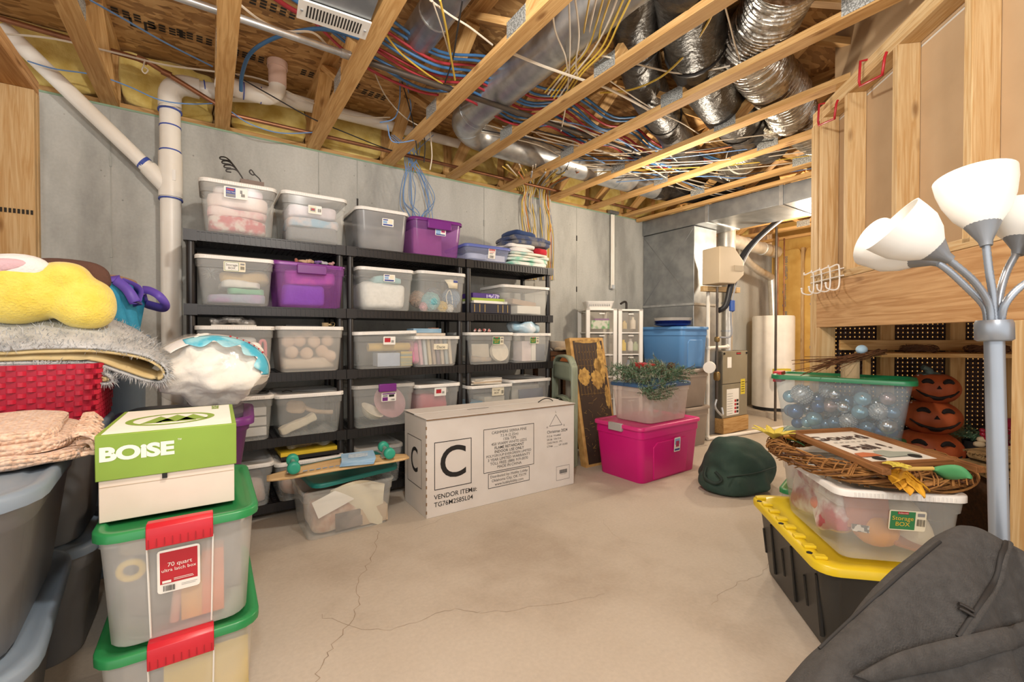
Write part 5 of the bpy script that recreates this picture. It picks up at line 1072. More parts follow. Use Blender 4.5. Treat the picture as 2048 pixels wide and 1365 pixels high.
pr = MB(); outline(pr, .055, .330, .175, .490, .005); put_text(pr, 'C', .30, at_front(.192, -.001, .335), bold=.008)
put_text(pr, 'VENDOR ITEM#:', .044, at_front(.052, -.001, .128), align='LEFT', bold=.008); put_text(pr, 'TG76M2S85L04', .044, at_front(.052, -.001, .078), align='LEFT', bold=.008)
pr.build('printed_mark', m_inkk, xb); pr = MB(); outline(pr, .425, .862, .222, .532, .004)
for k, (s_, b_) in enumerate((('CASHMERE SIERRA PINE', 0), ('7.5 ft (2.25m)', 0), ('1306 TIPS', 0), ('450 WARM WHITE LEDS', 0), ('FLAME RETARDANT', .012), ('INDOOR USE ONLY', .012), ('POLYGROUP EVERGREEN LIMITED', 0), ('3 YEAR LIMITED WARRANTY', 0), ('TOLL FREE: (888) 919-0070', 0), ('MADE IN CHINA', 0))):
    put_text(pr, s_, .0285 if k != 6 else .0255, at_front(.642, -.001, .500-.0275*k), bold=b_)
pr.build('printed_panel', m_inkk, xb); pr = MB(); outline(pr, .462, .820, .108, .214, .004)
for k, s_ in enumerate(('Distributed by: Hobby Lobby', 'Oklahoma City, OK 73179', 'www.hobbylobby.com')): put_text(pr, s_, .0275, at_front(.641, -.001, .188-.029*k))
pr.build('printed_address', m_inkk, xb); pr = MB(); tri = [(1.01, .490), (1.135, .490), (1.072, .575)]
for i in range(3):
    a, b = Vector(tri[i]), Vector(tri[(i+1) % 3]); n_ = Vector((-(b-a).y, (b-a).x)).normalized()*.0016; pr.add([(a.x-n_.x, -.0008, a.y-n_.y), (b.x-n_.x, -.0008, b.y-n_.y), (b.x+n_.x, -.0008, b.y+n_.y), (a.x+n_.x, -.0008, a.y+n_.y)], [(0, 1, 2, 3)])
for s_, x, z in (('L', 1.072, .597), ('H', .988, .483), ('S', 1.155, .483)): put_text(pr, s_, .022, at_front(x, -.001, z))
put_text(pr, 'Christmas 2024', .032, at_front(.985, -.001, .445), align='LEFT', bold=.006)
for k, s_ in enumerate(('P.O.#:  9164863', 'SKU#:  5361316', 'CASE PACK: 1PC', 'CTN#  ____ OF 10,000')): put_text(pr, s_, .021, at_front(.985, -.001, .412-.026*k), align='LEFT')
pr.build('shipping_mark', m_inkk, xb); pr = MB(); outline(pr, 1.078, 1.212, .055, .165, .002)
for k in range(22): x0 = 1.11+.0036*k; pr.add([(x0, -.001, .105), (x0+(.0026 if k % 3 else .0014), -.001, .105), (x0+(.0026 if k % 3 else .0014), -.001, .135), (x0, -.001, .135)], [(0, 1, 2, 3)])
put_text(pr, '0 0 96 0 0 60 0 0', .009, at_front(1.148, -.001, .098)); pr.build('barcode_label', m_inkk, xb)
pr = MB(); Tl = basis(Vector((-.0010, .21, .335)), (0, -1, 0), (0, 0, 1)); put_text(pr, 'C', .24, Tl, bold=.008, sx=.8)
for a, b, c, d in ((-.13, .13, .16, .164), (-.13, .13, -.164, -.16), (-.13, -.126, -.16, .16), (.126, .13, -.16, .16)): pr.add([(a, c, 0), (b, c, 0), (b, d, 0), (a, d, 0)], [(0, 1, 2, 3)], Tl)
pr.build('printed_side', m_inkk, xb)
# weathered panel leaning behind the carton
wp = thing('leaning_panel', 'tall distressed dark panel with flaking gold edges leaning behind the carton', 'panel', (2.79, 2.90, 0), -.02, rot=(-.20, 0, -.02))
m_frame = M('panel_wood', 'c39b5f', .8, col2='a87f45', scale=14)
MB().bx(0, .43, .03, .10, 0, 1.20).build('panel_box', m_frame, wp)
m_map = M('panel_print', '3d2a1c', .7, col2='33231a', scale=6)
MB().bx(.035, .405, .026, .031, .03, 1.17).build('dark_print', m_map, wp)
m_gold = M('flaked_gold', 'c79f54', .75, col2='8d6a35', scale=24)
def blotch(cx, cz, rx, rz_, sd):
    r_ = random.Random(sd); n = 34; pts = [(cx+rx*math.cos(a)*r_.uniform(.75, 1.12), .0255, cz+rz_*math.sin(a)*r_.uniform(.75, 1.12)) for a in (2*PI*k/n for k in range(n))]; MB().add(pts, [tuple(range(n))]).build('gold_patch', m_gold, wp)
blotch(.36, .97, .05, .22, 1); blotch(.12, .83, .075, .085, 2); blotch(.28, .80, .08, .095, 3); blotch(.31, .93, .05, .07, 4); blotch(.21, 1.165, .17, .02, 5); blotch(.38, .62, .03, .12, 6)
g = MB()
for k in range(7): g.bx(.06+.04*k, .061+.04*k, .0245, .026, .65, 1.13)
for z in (.93, .80, .66): g.bx(.05, .36, .0245, .026, z, z+.0012)
r_ = random.Random(4)
for k in range(70):
    x, z = r_.uniform(.05, .38), r_.uniform(.1, .72); a = r_.uniform(0, PI); l_ = r_.uniform(.01, .06); g.tube([(x, .0255, z), (x+l_*math.cos(a)*.5, .0255, z+l_*math.sin(a)*.3), (x+l_*math.cos(a), .0255, z+l_*math.sin(a)*.8)], .0008, 3)
for j in range(2):
    for k in range(6): g.ball((.09+.037*k, .0255, 1.06-.075*j), .0035, 6)
gl_ = g.build('fine_gold_lines', m_gold, wp); gl_['kind'] = 'stuff'
# folding chairs, side table with bowl
m_sage = M('sage_paint', '97a08c', .5, col2='8b947f', scale=5)
for k in range(4):
    fc = thing('folding_chair', ('first', 'second', 'third', 'fourth')[k]+' sage metal folding chair counted from the shelving end', 'chair', (2.735+.028*k, 3.20+.012*k, 0), 1.30, 'folded chairs')
    for sx in (0,):
        MB().tube(smoothpts([(-.21, 0, 0), (-.21, 0, .80), (-.19, 0, .92), (-.10, 0, .99), (.10, 0, .99), (.19, 0, .92), (.21, 0, .80), (.21, 0, 0)], 6), .013, 10).build('back_frame', m_sage, fc)
        MB().tube(smoothpts([(-.18, .025, .01), (-.18, .025, .55), (.18, .025, .55), (.18, .025, .01)], 5), .011, 8).build('leg_frame', m_sage, fc)
    MB().grid(lambda u, v: ((u-.5)*.40, .008*math.sin(PI*u), .78+.16*v), 10, 5).build('backrest', m_sage, fc, thick=.006); MB().soft((0, .035, .38), (.38, .03, .38), .3).build('seat', m_sage, fc)
stt = thing('side_table', 'dark wooden side table with an orange edge behind the chairs', 'table', (3.02, 3.61, 0))
m_dkw = wood('dark_wood', '5a3b26', '46301f', .05); MB().bx(-.22, .22, -.16, .17, .99, 1.03).build('tabletop', m_dkw, stt)
for sx in (-1, 1):
    for sy in (-1, 1): MB().bx(sx*.19-.02, sx*.19+.02, sy*.13-.02, sy*.13+.02, 0, .99).build('leg', m_dkw, stt)
MB().bx(-.18, .18, -.155, -.13, .88, .98).build('drawer_front', wood('orange_wood', '9a5a2e', '7d4522', .03), stt)
item('beige_bowl', 'beige mixing bowl on the side table', 'bowl', bowlmb(.12, .10), cm('d8c8b2', bump=0), None, (3.03, 3.60, 1.032)); item('crumpled_paper', 'crumpled brown paper beside the bowl', 'paper', MB().soft((0, 0, .02), (.22, .12, .03), .6, .012, 18), cm('b09a7c'), None, (3.00, 3.47, 1.032))
# white drawer towers
m_dclear = M('drawer_clear', 'd8d2c8', .15, alpha=.22)
def tower(label, x, y, rz, w_, d, h, n, cols):
    o = thing('drawer_tower', label, 'drawers', (x, y, 0), rz, 'white drawer towers')
    for sx in (-1, 1):
        for sy in (-1, 1): MB().box((sx*(w_/2-.02), sy*(d/2-.015), h/2), (.04, .03, h)).build('post', m_white, o)
    MB().bx(-w_/2, w_/2, -d/2, d/2, h-.018, h).build('top_panel', m_white, o)
    for k in range(n):
        z = .04+(h-.06)*k/n; MB().bx(-w_/2+.02, w_/2-.02, -d/2+.01, d/2-.01, z-.008, z+.006).build('shelf_rail', m_white, o)
        dh = (h-.06)/n-.03; dr = MB().bx(-w_/2+.042, w_/2-.042, -d/2+.004, d/2-.03, z+.008, z+dh+.008).build('drawer', m_dclear, o)
        MB().bx(-.03, .03, -d/2-.01, -d/2+.004, z+dh-.01, z+dh+.002).build('handle', m_white, dr)
    return o
tw1 = tower('white plastic drawer tower with a green box in its top drawer', 3.53, 3.55, -.45, .34, .34, 1.48, 6, 1); tw2 = tower('white plastic drawer tower of bottles next to the blue tote', 3.87, 3.44, -.45, .28, .30, 1.48, 6, 1)
item('green_box', 'bright green labelled box inside a white drawer tower', 'box', bookmb(.20, .10, .09), cm('3f9a4c', c2='d8dcd0', scale=14, bump=0), tw1, (.0, -.08, 1.265)); item('purple_pack', 'purple packet on the bright green box', 'packet', bookmb(.16, .08, .02), cm('7d3f8a', bump=0), tw1, (.02, -.08, 1.356))
for k, (dx, c, z, h) in enumerate(((-.05, 'cdbb8f', 1.265, .09), (.05, 'd9d2c6', 1.265, .13), (-.06, 'dcc04e', 1.025, .12), (.02, 'd7d5d2', 1.025, .13), (.08, 'a8b89a', 1.025, .10), (0, '7f8fa6', .785, .14))):
    item('craft_bottle', ('tan', 'white', 'yellow', 'clear', 'green', 'blue')[k]+' craft bottle in the drawer tower next to the blue tote', 'bottle', MB().lathe([(.030, 0), (.030, h*.7), (.014, h*.82), (.014, h), (.0, h)], 14), cm(c, bump=0), tw2, (dx, -.09, z), group='craft bottles')
wb_ = thing('plastic_basket', 'small white slotted basket on the drawer tower', 'basket', (3.50, 3.50, 1.482), -.55)
mb = MB(); L = lambda w_, d, z: [(x, y, z) for x, y in rr(w_, d, .03)]; mb.loft([L(.26, .18, 0), L(.30, .21, .065), L(.31, .22, .072), L(.31, .22, .076), L(.295, .205, .076)], True, False); mb.build('basket_body', m_white, wb_, thick=.002)
for k in range(12): MB().bx(-.11+.019*k, -.104+.019*k, -.108, -.10, .012, .055, T_((0, 0, 0), (-.13, 0, 0))).build('slot', m_grayp, wb_)
item('tap_fitting', 'small dark metal tap fitting on the drawer tower', 'fitting', MB().tube(smoothpts([(0, 0, 0), (0, 0, .07), (-.03, 0, .085), (-.09, 0, .06)], 5), .012, 8), m_dark, None, (3.84, 3.40, 1.482))
# pink tote, clear bin with blue lid, garland
m_pink = M('magenta_tote', 'd3147c', .38, col2='c90f73', scale=2); m_pinkl = M('magenta_lid', 'd8347f', .35, col2='d02b78', scale=2)
def tote2(label, loc, w_, d, h, body, lid, rz, tw=.90, name='storage_tote', rim=.02, latch=None, panel=True, r=.05):
    o = thing(name, label, 'tote', loc, rz)
    L = lambda f, z, e=0: [(x, y, z) for x, y in rr(w_*(tw+(1-tw)*f)+e, d*(tw+(1-tw)*f)+e, r, 5)]
    mb = MB(); mb.loft([L(0, .006, -.03), L(0, 0, -.012), L(0, .008), L(.82, h*.80), L(.82, h*.805, .012), L(1, h-.02, .0), L(1, h-.02, .012), L(1, h-.004, .012), L(1, h-.004, -.01)], True, False); b_ = mb.build('body', body, o)
    if panel:
        for sgn in (-1, 1):
            zz = h*.02; y1 = sgn*d/2*tw; pts = []
            for (xx, z) in ((-.27*w_, .012), (-.30*w_, h*.62), (-.24*w_, h*.70), (.24*w_, h*.70), (.30*w_, h*.62), (.27*w_, .012)): pts.append(Vector((xx, sgn*(d/2*(tw+(1-tw)*.82*z/(h*.8))+.006), z)))
            m2 = MB(); m2.loft([[p for p in pts], [p-Vector((0, sgn*.02, 0)) for p in pts]]); m2.build('raised_panel', body, b_, bev=.006)
    if lid:
        L2 = lambda z, e: [(x, y, z) for x, y in rr(w_+e, d+e, r+.01, 5)]; mb = MB(); mb.loft([L2(h-.022, .02), L2(h-.022, .03), L2(h, .032), L2(h+.008, .02), L2(h+.008, -.03), L2(h+.001, -.05), L2(h+.003, -.07)], False, True); mb.build('lid', lid, o)
    if latch:
        for sx in (-1, 1): MB().bx(sx*(w_/2+.010)-.014, sx*(w_/2+.010)+.014, -.07, .07, h-.05, h+.013).build('latch', latch, o, bev=.004)
    o['_dims'] = (w_, d, h, tw, tw); return o
pk = tote2('bright magenta tote with a silver latch standing on the floor', (3.20, 2.585, 0), .82, .50, .455, m_pink, m_pinkl, .03, latch=M('silver_latch', 'b9b6b2', .4, .2))
sticker(pk, .06, frontY(pk, .27)-.016, .27, .085, .12, m_paper, [('r', -.035, .035, .0, .05, m_lbluep), ('r', -.02, .025, -.02, .03, M('mag_print', 'b52a5c', .5)), ('r', -.035, .035, -.05, -.035, m_bluep)], .05)
m_fros = M('frosted', 'e9dcd2', .35, alpha=.50, col2='e2d3c8'); m_navyl = M('navy_lid', '3f5f86', .35)
cbx = tote2('frosted bin with a navy lid standing on the magenta tote', (3.22, 2.57, .466), .58, .42, .315, m_fros, m_navyl, .03, panel=False)
m_frost2 = M('frost_figure', 'b9b4b8', .6)
for sx in (-.13, .14): 
    dz = MB(); dz.tube(smoothpts([(sx-.09, -.17, .10), (sx-.02, -.175, .20), (sx+.06, -.175, .12), (sx+.02, -.175, .05), (sx-.05, -.175, .06), (sx-.06, -.175, .13), (sx+.0, -.175, .15)], 6), .012, 8); item('curly_ornament', 'curled grey ornament inside the frosted bin', 'ornament', dz, m_frost2, cbx, (0, .02, 0), group='curled ornaments')
gd = thing('pine_garland', 'frosted green pine garland heaped on the frosted bin', 'garland', cbx.location+Vector((0, 0, .33)))
m_needle = M('pine_needle', '6f9472', .8, col2='53785a', scale=30); m_ntip = M('frosted_needle', 'b9b9a2', .8, col2='8fa08c', scale=30)
r_ = random.Random(9); na, nb = MB(), MB(); st_ = MB()
for k in range(300):
    a = r_.uniform(0, 2*PI); c = Vector((r_.uniform(-.40, .28), r_.uniform(-.23, .17), r_.uniform(.0, .12)-.13*(1 if r_.random() < .15 else 0))); d_ = Vector((math.cos(a), math.sin(a)*.7-.3, r_.uniform(-.1, .7))).normalized(); l_ = r_.uniform(.07, .14)
    if c.z < -.02: c.y = -.235; c.x = r_.uniform(-.36, -.08)
    st_.tube([c, c+d_*l_], .002, 4)
    for j in range(34):
        q = c+d_*l_*(j/34); e = (d_*.7+Vector((r_.gauss(0, 1), r_.gauss(0, 1), r_.gauss(0, 1))).normalized()).normalized()*.034; s_ = e.cross(Vector((r_.random(), r_.random(), 1))).normalized()*.0024
        (nb if (r_.random() < .42 and d_.z > .15) else na).add([q-s_, q+s_, q+e], [(0, 1, 2)])
for n_, b_, m_ in (('needles', na, m_needle), ('frosted_needles', nb, m_ntip), ('stems', st_, m_dkw)): o_ = b_.build(n_, m_, gd, ang=180); o_['kind'] = 'stuff'
def cone(loc, s_, rot, label):
    o = thing('pine_cone', label, 'pine cone', loc, rot=rot, group='pine cones'); mb = MB(); mb.lathe([(.004, 0), (.018, .02), (.015, .05), (.003, .075)], 10)
    for j in range(7):
        for i in range(8): a = i*PI/4+j*.4; R = .026*math.sin(PI*(j+1.2)/9)+.006; mb.soft((R*math.cos(a), R*math.sin(a), .008+.009*j), (.016, .016, .005), .9, nu=6, nv=4)
    b_ = mb.build('scales', M('cone_brown', '5c4030', .8, col2='7d6048', scale=30), o); o.scale = (s_,)*3
cone(gd.location+Vector((.17, -.05, .10)), 1.0, (.5, .9, 0), 'brown pine cone in the garland on the frosted bin'); cone(gd.location+Vector((-.02, -.10, .08)), .8, (1.2, .3, 0), 'brown pine cone in the garland on the frosted bin')
item('red_box', 'shiny red box nestled behind the garland', 'box', bookmb(.20, .12, .05), M('red_shiny', 'b3282c', .3), None, gd.location+Vector((-.02, .06, .10)), (.1, .05, .2), bev=.006)
# totes stacked by the plenum
m_brt = M('taupe_tote', '9a8b7c', .5); m_blue = M('blue_tote', '5b8fc4', .4, col2='5488bd', scale=2); m_bluel = M('blue_tote_rim', 'b9c2cf', .4)
t1 = tote2('taupe tote on the floor at the bottom of the blue tote stack', (4.31, 3.10, 0), .44, .56, .42, m_brt, m_brt, .0, panel=False); t2 = tote2('taupe tote in the middle of the blue tote stack', (4.30, 3.10, .43), .44, .56, .40, m_brt, m_brt, .0, panel=False)
t3 = tote2('sky blue tote on top of the taupe totes', (4.30, 3.12, .84), .46, .56, .44, m_blue, m_blue, .0, tw=.92)
for k in range(3): item('blue_plate', ('lowest', 'middle', 'top')[k]+' dark blue plastic platter on the sky blue tote', 'platter', MB().lathe([(.10, 0), (.17, .012), (.20, .03), (.196, .03), (.165, .016), (.0, .006)], 28), M('cobalt', '2c3f8f', .25), None, (4.20, 3.06, 1.29+.016*k), group='blue platters')
item('clear_platter', 'clear plastic platter lid on the blue platters', 'platter', MB().lathe([(.10, 0), (.19, .01), (.20, .04), (.0, .045)], 28), M('clear_hard', 'd8d4cc', .15, alpha=.4), None, (4.20, 3.06, 1.345))
# ================================================================ UTILITY CORNER: PLENUM, TRUNK, FURNACE, WATER HEATER
pn = thing('return_plenum', 'large grey sheet metal return plenum standing against the concrete wall', 'duct', (0, 0, 0))
MB().bx(4.60, 5.05, 3.07, 3.79, 1.56, 2.455).build('upper_sheet', m_galv2, pn, bev=.004); MB().bx(4.605, 5.045, 3.075, 3.785, .0, 1.555).build('lower_sheet', m_galv2, pn, bev=.004)
MB().bx(4.592, 5.058, 3.06, 3.79, 1.545, 1.57).build('joint_band', m_galv, pn)
for y0, z0, y1, z1 in ((3.07, 2.44, 3.79, 1.57), (3.07, 1.57, 3.79, 2.44)): MB().tube([(4.599, y0, z0), (4.599, y1, z1)], .003, 4).build('cross_break', m_galv2, pn)
tk = thing('trunk_duct', 'rectangular sheet metal supply trunk under the joists', 'duct', (0, 0, 0))
ys = [1.0, 2.12, 2.9, 3.79]
for a, b in zip(ys[:-1], ys[1:]): MB().bx(4.58, 5.22, a+.004, b-.004, 2.46, 2.645).build('duct_section', m_galv2, tk, bev=.003)
for y in ys[1:3]: MB().bx(4.572, 5.228, y-.018, y+.018, 2.452, 2.65).build('joint_band', m_galv, tk)
board('ceiling_nailer', (4.47, .6, 2.64), (4.47, 3.78, 2.64), .05, .038, m_truss, tk)
m_beige = M('beige_shell', 'c9b79c', .5, col2='c0ae92', scale=3)
hm = thing('humidifier', 'beige box humidifier mounted beside the plenum', 'humidifier', (4.60, 2.92, 1.76), -.25)
mb = MB(); prf = [(0, .0), (0, .40), (.20, .40), (.34, .25), (.34, .10), (.22, .0)]
mb.loft([[(a, y, z) for a, z in prf] for y in (-.20, .06)]); mb.build('shell', m_beige, hm, bev=.01); MB().bx(.20, .33, -.205, -.20, .14, .20).build('grille', M('beige_dark', 'a8977c', .6), hm)
board('cleat', (4.58, 3.0, 1.72), (5.1, 2.9, 1.72), .05, .06, m_pine, hm).matrix_world = board('cleat', (0, -.0, -.045), (.42, 0, -.045), .05, .06, m_pine, hm).matrix_basis
fu = thing('furnace', 'tan metal gas furnace standing on a wood block', 'furnace', (5.07, 3.0, 0))
m_furn = M('furnace_metal', '98917e', .45, .25, '8f8875', 3); m_fside = M('furnace_side', '5f594e', .5, .3)
MB().bx(0, .56, .012, .75, .19, 1.005).build('cabinet', m_fside, fu, bev=.006)
for a, b in ((.195, .60), (.608, 1.0)): MB().bx(.004, .556, -.004, .012, a, b).build('door_panel', m_furn, fu, bev=.004)
board('wood_base', (.0, .06, .10), (.56, .06, .10), .16, .18, m_truss, fu); board('wood_base', (.0, .65, .10), (.56, .65, .10), .16, .18, m_truss, fu)
nb_ = MB().bx(.30, .40, -.006, -.004, .958, .985).build('name_badge', m_inkk, fu); tx = MB().bx(.305, .395, -.0068, -.006, .965, .978); tx.build('badge_stripe', m_redp, nb_)
MB().bx(.10, .19, -.006, -.004, .80, .93).build('white_label', m_paper, fu); yl = MB().bx(.40, .50, -.006, -.004, .46, .65).build('yellow_tag', M('yellow_tag', 'd9c43f', .6), fu); tx = MB()
for k in range(5): tx.bx(.415, .485, -.0068, -.0062, .49+.03*k, .498+.03*k)
tx.build('tag_lines', m_inkk, yl)
wl = MB().bx(.09, .36, -.006, -.004, .22, .54).build('warning_label', m_paper, fu); tx = MB(); tr_ = MB()
for k in range(4): tr_.bx(.26, .30, -.0068, -.0062, .24+.045*k, .27+.045*k); tx.bx(.305, .35, -.0068, -.0062, .24+.045*k, .27+.045*k)
for k in range(9): tx.bx(.10, .22, -.0068, -.0062, .24+.03*k, .243+.03*k)
tx.build('label_print', m_inkk, wl); tr_.build('label_symbols', m_redp, wl)
for xx, zz in ((.03, .975), (.53, .975)): MB().lathe([(.014, 0), (.014, .01), (.0, .012)], 10, T_((xx, -.004, zz), (PI/2, 0, 0))).build('knob', m_inkk, fu)
# flue and vents
fv = thing('furnace_flue', 'bright galvanized flue rising from the furnace', 'vent pipe', (0, 0, 0))
m_bright = M('bright_metal', 'd3cec4', .35, .7, 'bdb7ac', 9)
MB().tube([(5.37, 3.12, 1.0), (5.37, 3.12, 2.0)], .065, 18).build('lower_pipe', m_bright, fv); MB().tube([(5.35, 3.12, 1.95), (5.35, 3.12, 2.62)], .105, 20).build('upper_pipe', m_bright, fv)
MB().tube([(5.43, 3.13, 2.40), (6.9, 3.26, 2.42)], .085, 18).build('cross_pipe', m_bright, fv)
for z in (1.25, 1.6, 1.95): ringpart('joint_band', (5.37, 3.12, z), (0, 0, 1), .071, .02, m_galv, fv)
for x in (5.9, 6.4): ringpart('joint_band', (x, 3.175+(x-5.9)*.08, 2.41), (1, .08, 0), .09, .02, m_galv, fv)
wh = thing('water_heater', 'tall white cylindrical water heater on a low concrete pad', 'water heater', (7.12, 3.40, .07))
MB().lathe([(.27, 0), (.27, .05)], 32).build('base_ring', m_inkk, wh); MB().lathe([(.285, .05), (.285, 1.40), (.275, 1.42), (.0, 1.43)], 36).build('tank', M('enamel', 'ece6dc', .35), wh)
MB().bx(-.30, -.02, -.33, -.27, .5, .64, T_((0, 0, 0), (0, 0, -.3))).build('yellow_label', M('yellow_tag', 'd9c43f', .6), wh)
MB().tube(smoothpts([(0, 0, 1.42), (0, .03, 1.95), (-.10, .02, 2.02), (-.5, -.02, 2.08), (-.9, -.05, 2.2), (-1.05, -.08, 2.38)], 6), .055, 16).build('vent_pipe', m_bright, wh)
for dx in (.11, -.08): MB().tube([(dx, -.1, 1.42), (dx, -.1, 2.6)], .011, 8).build('water_pipe', m_copper, wh)
pad = struct('trim_3', MB().bx(6.7, 7.6, 2.95, 3.8, 0, .07), m_floor, 'low concrete pad under the water heater')
pipe('brown_riser', 'slim brown steel riser in front of the water heater', 'pipe', [P(1551, 742, d=6.2), P(1551, 742, d=6.2)+Vector((0, 0, 2.0))], .016, m_gas).location = (0, 0, 0)
b0 = P(1551, 742, d=6.2); pipe('brown_riser', 'short foot of the brown riser near the heater', 'pipe', [(b0.x, b0.y, 0), (b0.x, b0.y, b0.z)], .016, m_gas)
# drain line in white pvc
pv = thing('condensate_line', 'slim white plastic drain line beside the furnace running over the floor', 'pipe', (0, 0, 0))
MB().tube([(4.70, 2.955, .02), (4.70, 2.955, 1.72)], .020, 12).build('riser', m_pvc, pv); MB().tube([(4.70, 2.955, 1.05), (5.05, 2.93, 1.06)], .018, 12).build('branch', m_pvc, pv); MB().tube([(4.66, 2.93, .022), (6.1, 2.75, .022)], .020, 12).build('floor_run', m_pvc, pv)
for p in ((4.70, 2.955, 1.05), (4.70, 2.955, .03), (5.05, 2.93, 1.06)): MB().ball(p, .030, 10).build('elbow', m_pvc, pv)
hs = [P(1600, 412, d=5.1), P(1540, 455, d=5.05), P(1490, 505, d=5.0), P(1465, 560, d=4.95), P(1452, 610, d=4.95), P(1436, 622, d=5.0)]
pipe('refrigerant_hose', 'thick black insulated refrigerant hose arching to the furnace', 'hose', hs, .032, m_c['black'], 12, 6)
pipe('refrigerant_line', 'thin copper refrigerant line following the black hose', 'pipe', [p+Vector((.03, -.05, .03)) for p in hs[:-1]]+[P(1462, 640, d=4.95), P(1462, 672, d=4.95), P(1440, 675, d=5)], .010, m_c['grey'], 8, 6)
item('filter_drier', 'small blue filter drier on the refrigerant line', 'filter', MB().lathe([(.008, -.07), (.03, -.055), (.03, .055), (.008, .07)], 14), M('drier_blue', '3a5fae', .4), None, P(1464, 612, d=4.94))
gs = thing('gas_manifold', 'dark gas pipe with brass valves beside the furnace', 'pipe', (0, 0, 0)); g0 = P(1433, 860, d=4.85); gx, gy = g0.x, g0.y
MB().tube([(gx, gy, .45), (gx, gy, 1.72)], .013, 8).build('pipe_run', m_gas, gs); MB().soft((gx, gy, .75), (.06, .06, .10), .6).soft((gx, gy, 1.15), (.05, .05, .06), .6).build('valve', M('brass_valve', '8d7446', .4, .6), gs); MB().tube(smoothpts([(gx, gy, .5), (gx-.03, gy, .42), (gx+.03, gy-.02, .34), (gx+.09, gy-.02, .32), (gx+.10, gy, .40)], 5), .012, 8).build('flex_connector', m_galv, gs)
item('paper_roll', 'white paper roll hung beside the furnace', 'roll', MB().lathe([(.02, -.06), (.06, -.06), (.06, .06), (.02, .06)], 20), m_paper, None, P(1419, 735, d=4.75), (0, PI/2, .5))
pe = thing('end_panel', 'grey concrete pier between the totes and the furnace', 'pier', (0, 0, 0)); MB().bx(4.56, 4.68, 2.97, 3.06, 0, 1.0).build('pier_block', m_cwall, pe)
# ================================================================ RIGHT SIDE: HOLIDAY BINS, LAMP, BLACK BAG
def Wp(t, p, z): return W(t, p*S2, z)
RZ = PI/4       # local x along the wall direction (1,1), local y = (-1,1)
RX = -PI/4      # local x across the wall (1,-1), local -y faces the camera side
# black tote with yellow lid
yt = thing('storage_tote', 'black ribbed tote with a bright yellow lid', 'tote', Wp(2.15, 1.06, 0), RX)
m_bt = M('black_tote', '33322f', .38, col2='2b2a28', scale=3); m_yl = M('yellow_lid', 'e6c928', .35, col2='dec022', scale=3)
w_, d, h = .50, .70, .355
L = lambda f, z, e=0, r=.06: [(x, y, z) for x, y in rr(w_*(.86+.14*f)+e, d*(.90+.10*f)+e, r, 5)]
MB().loft([L(0, .006, -.03), L(0, 0, -.01), L(0, .01), L(.9, h-.04), L(1, h-.035, .01), L(1, h-.02, .01), L(1, h-.02, -.01)], True, False).build('body', m_bt, yt)
for s_ in (-1, 1):
    for k in range(6):
        yy = -.28+.112*k; z1 = h*.62 if k % 2 else h*.80
        MB().tube([(s_*w_/2*.885, yy, .05 if k % 2 == 0 else .10), (s_*w_/2*(.86+.13*z1/h), yy, z1)], .008, 6).build('rib_groove', M('black_groove', '191918', .5), yt)
lid = MB(); L2 = lambda z, e: [(x, y, z) for x, y in rr(w_+e, d+e, .07, 5)]
lid.loft([L2(h-.030, .04), L2(h-.030, .05), L2(h-.004, .052), L2(h+.004, .04), L2(h+.004, -.04), L2(h-.008, -.06)], False, True); lo = lid.build('lid', m_yl, yt)
for s_ in (-1, 1):
    for k in range(8): yy = -.31+.088*k; MB().bx(s_*(w_/2-.012)-.028, s_*(w_/2-.012)+.016, yy-.014, yy+.014, h+.004, h+.016).build('lid_block', m_yl, lo, bev=.003)
    for k in range(3): MB().ball((s_*(w_/2+.012), -.27+.27*k, h+.004), .012, 8, sq=.3).build('lock_hole', m_inkk, lo)
# clear storage box
sbx = bin_('clear storage box of autumn decor with a ribbed white lid and green label', Wp(2.09, 1.07, .362), .40, .54, .262, clear, m_lidw, RX, tw=.88, td=.88, over=.026)
stick(sbx, .02, .165, .115, .075, m_cream, [('r', -.054, .024, -.034, .034, m_greenp), ('t', 'Storage', -.015, .008, .022, m_yelp), ('t', 'BOX', -.015, -.014, .022, m_yelp), ('r', -.032, .002, .024, .033, m_redp), ('t', 'Rubbermaid', -.015, .0285, .006, m_paper), ('r', .03, .052, .018, .03, m_grayp)]+barcode(.041, -.004, .024, .026))
def pumpkin_mb(r_, sq=.8, lobes=10, n=40): 
    mb = MB(); vs = []; nv = 18
    mb.grid(lambda u, v: ((lambda th, ph: (lambda R: (R*math.cos(ph)*math.cos(th), R*math.cos(ph)*math.sin(th), r_*sq*math.sin(ph)*(1-.18*math.exp(-((abs(ph)-PI/2)/.35)**2))))(r_*(1-.07*abs(math.cos(lobes*th/2))**3)))(2*PI*u, -PI/2+PI*v)), n, nv, cu=True); return mb
item('orange_gourd', 'large yellow orange gourd inside the autumn storage box', 'gourd', pumpkin_mb(.075, .85), M('gourd', 'e09a35', .5, col2='d88c28'), sbx, (-.02, -.15, .085)); item('small_gourd', 'small red orange gourd inside the autumn storage box', 'gourd', pumpkin_mb(.04, .85), M('gourd_red', 'd9602f', .5), sbx, (-.14, .0, .12)); item('yellow_gourd', 'round yellow gourd inside the autumn storage box', 'gourd', pumpkin_mb(.065, .9), M('gourd_y', 'e3b055', .5), sbx, (-.10, -.05, .08))
item('rust_book', 'rust coloured sign board in the autumn storage box', 'board', bookmb(.15, .012, .12), cm('b8694a', bump=0), sbx, (-.06, -.185, .10), (-.2, 0, .05)); item('plaid_strip', 'black and white checked ribbon in the autumn storage box', 'ribbon', bookmb(.13, .01, .025), M('checked', 'd9d5cc', .7, col2='4a4744', scale=90, detail=0, lo=.48, hi=.52), sbx, (-.06, -.20, .085), (-.2, .1, .05))
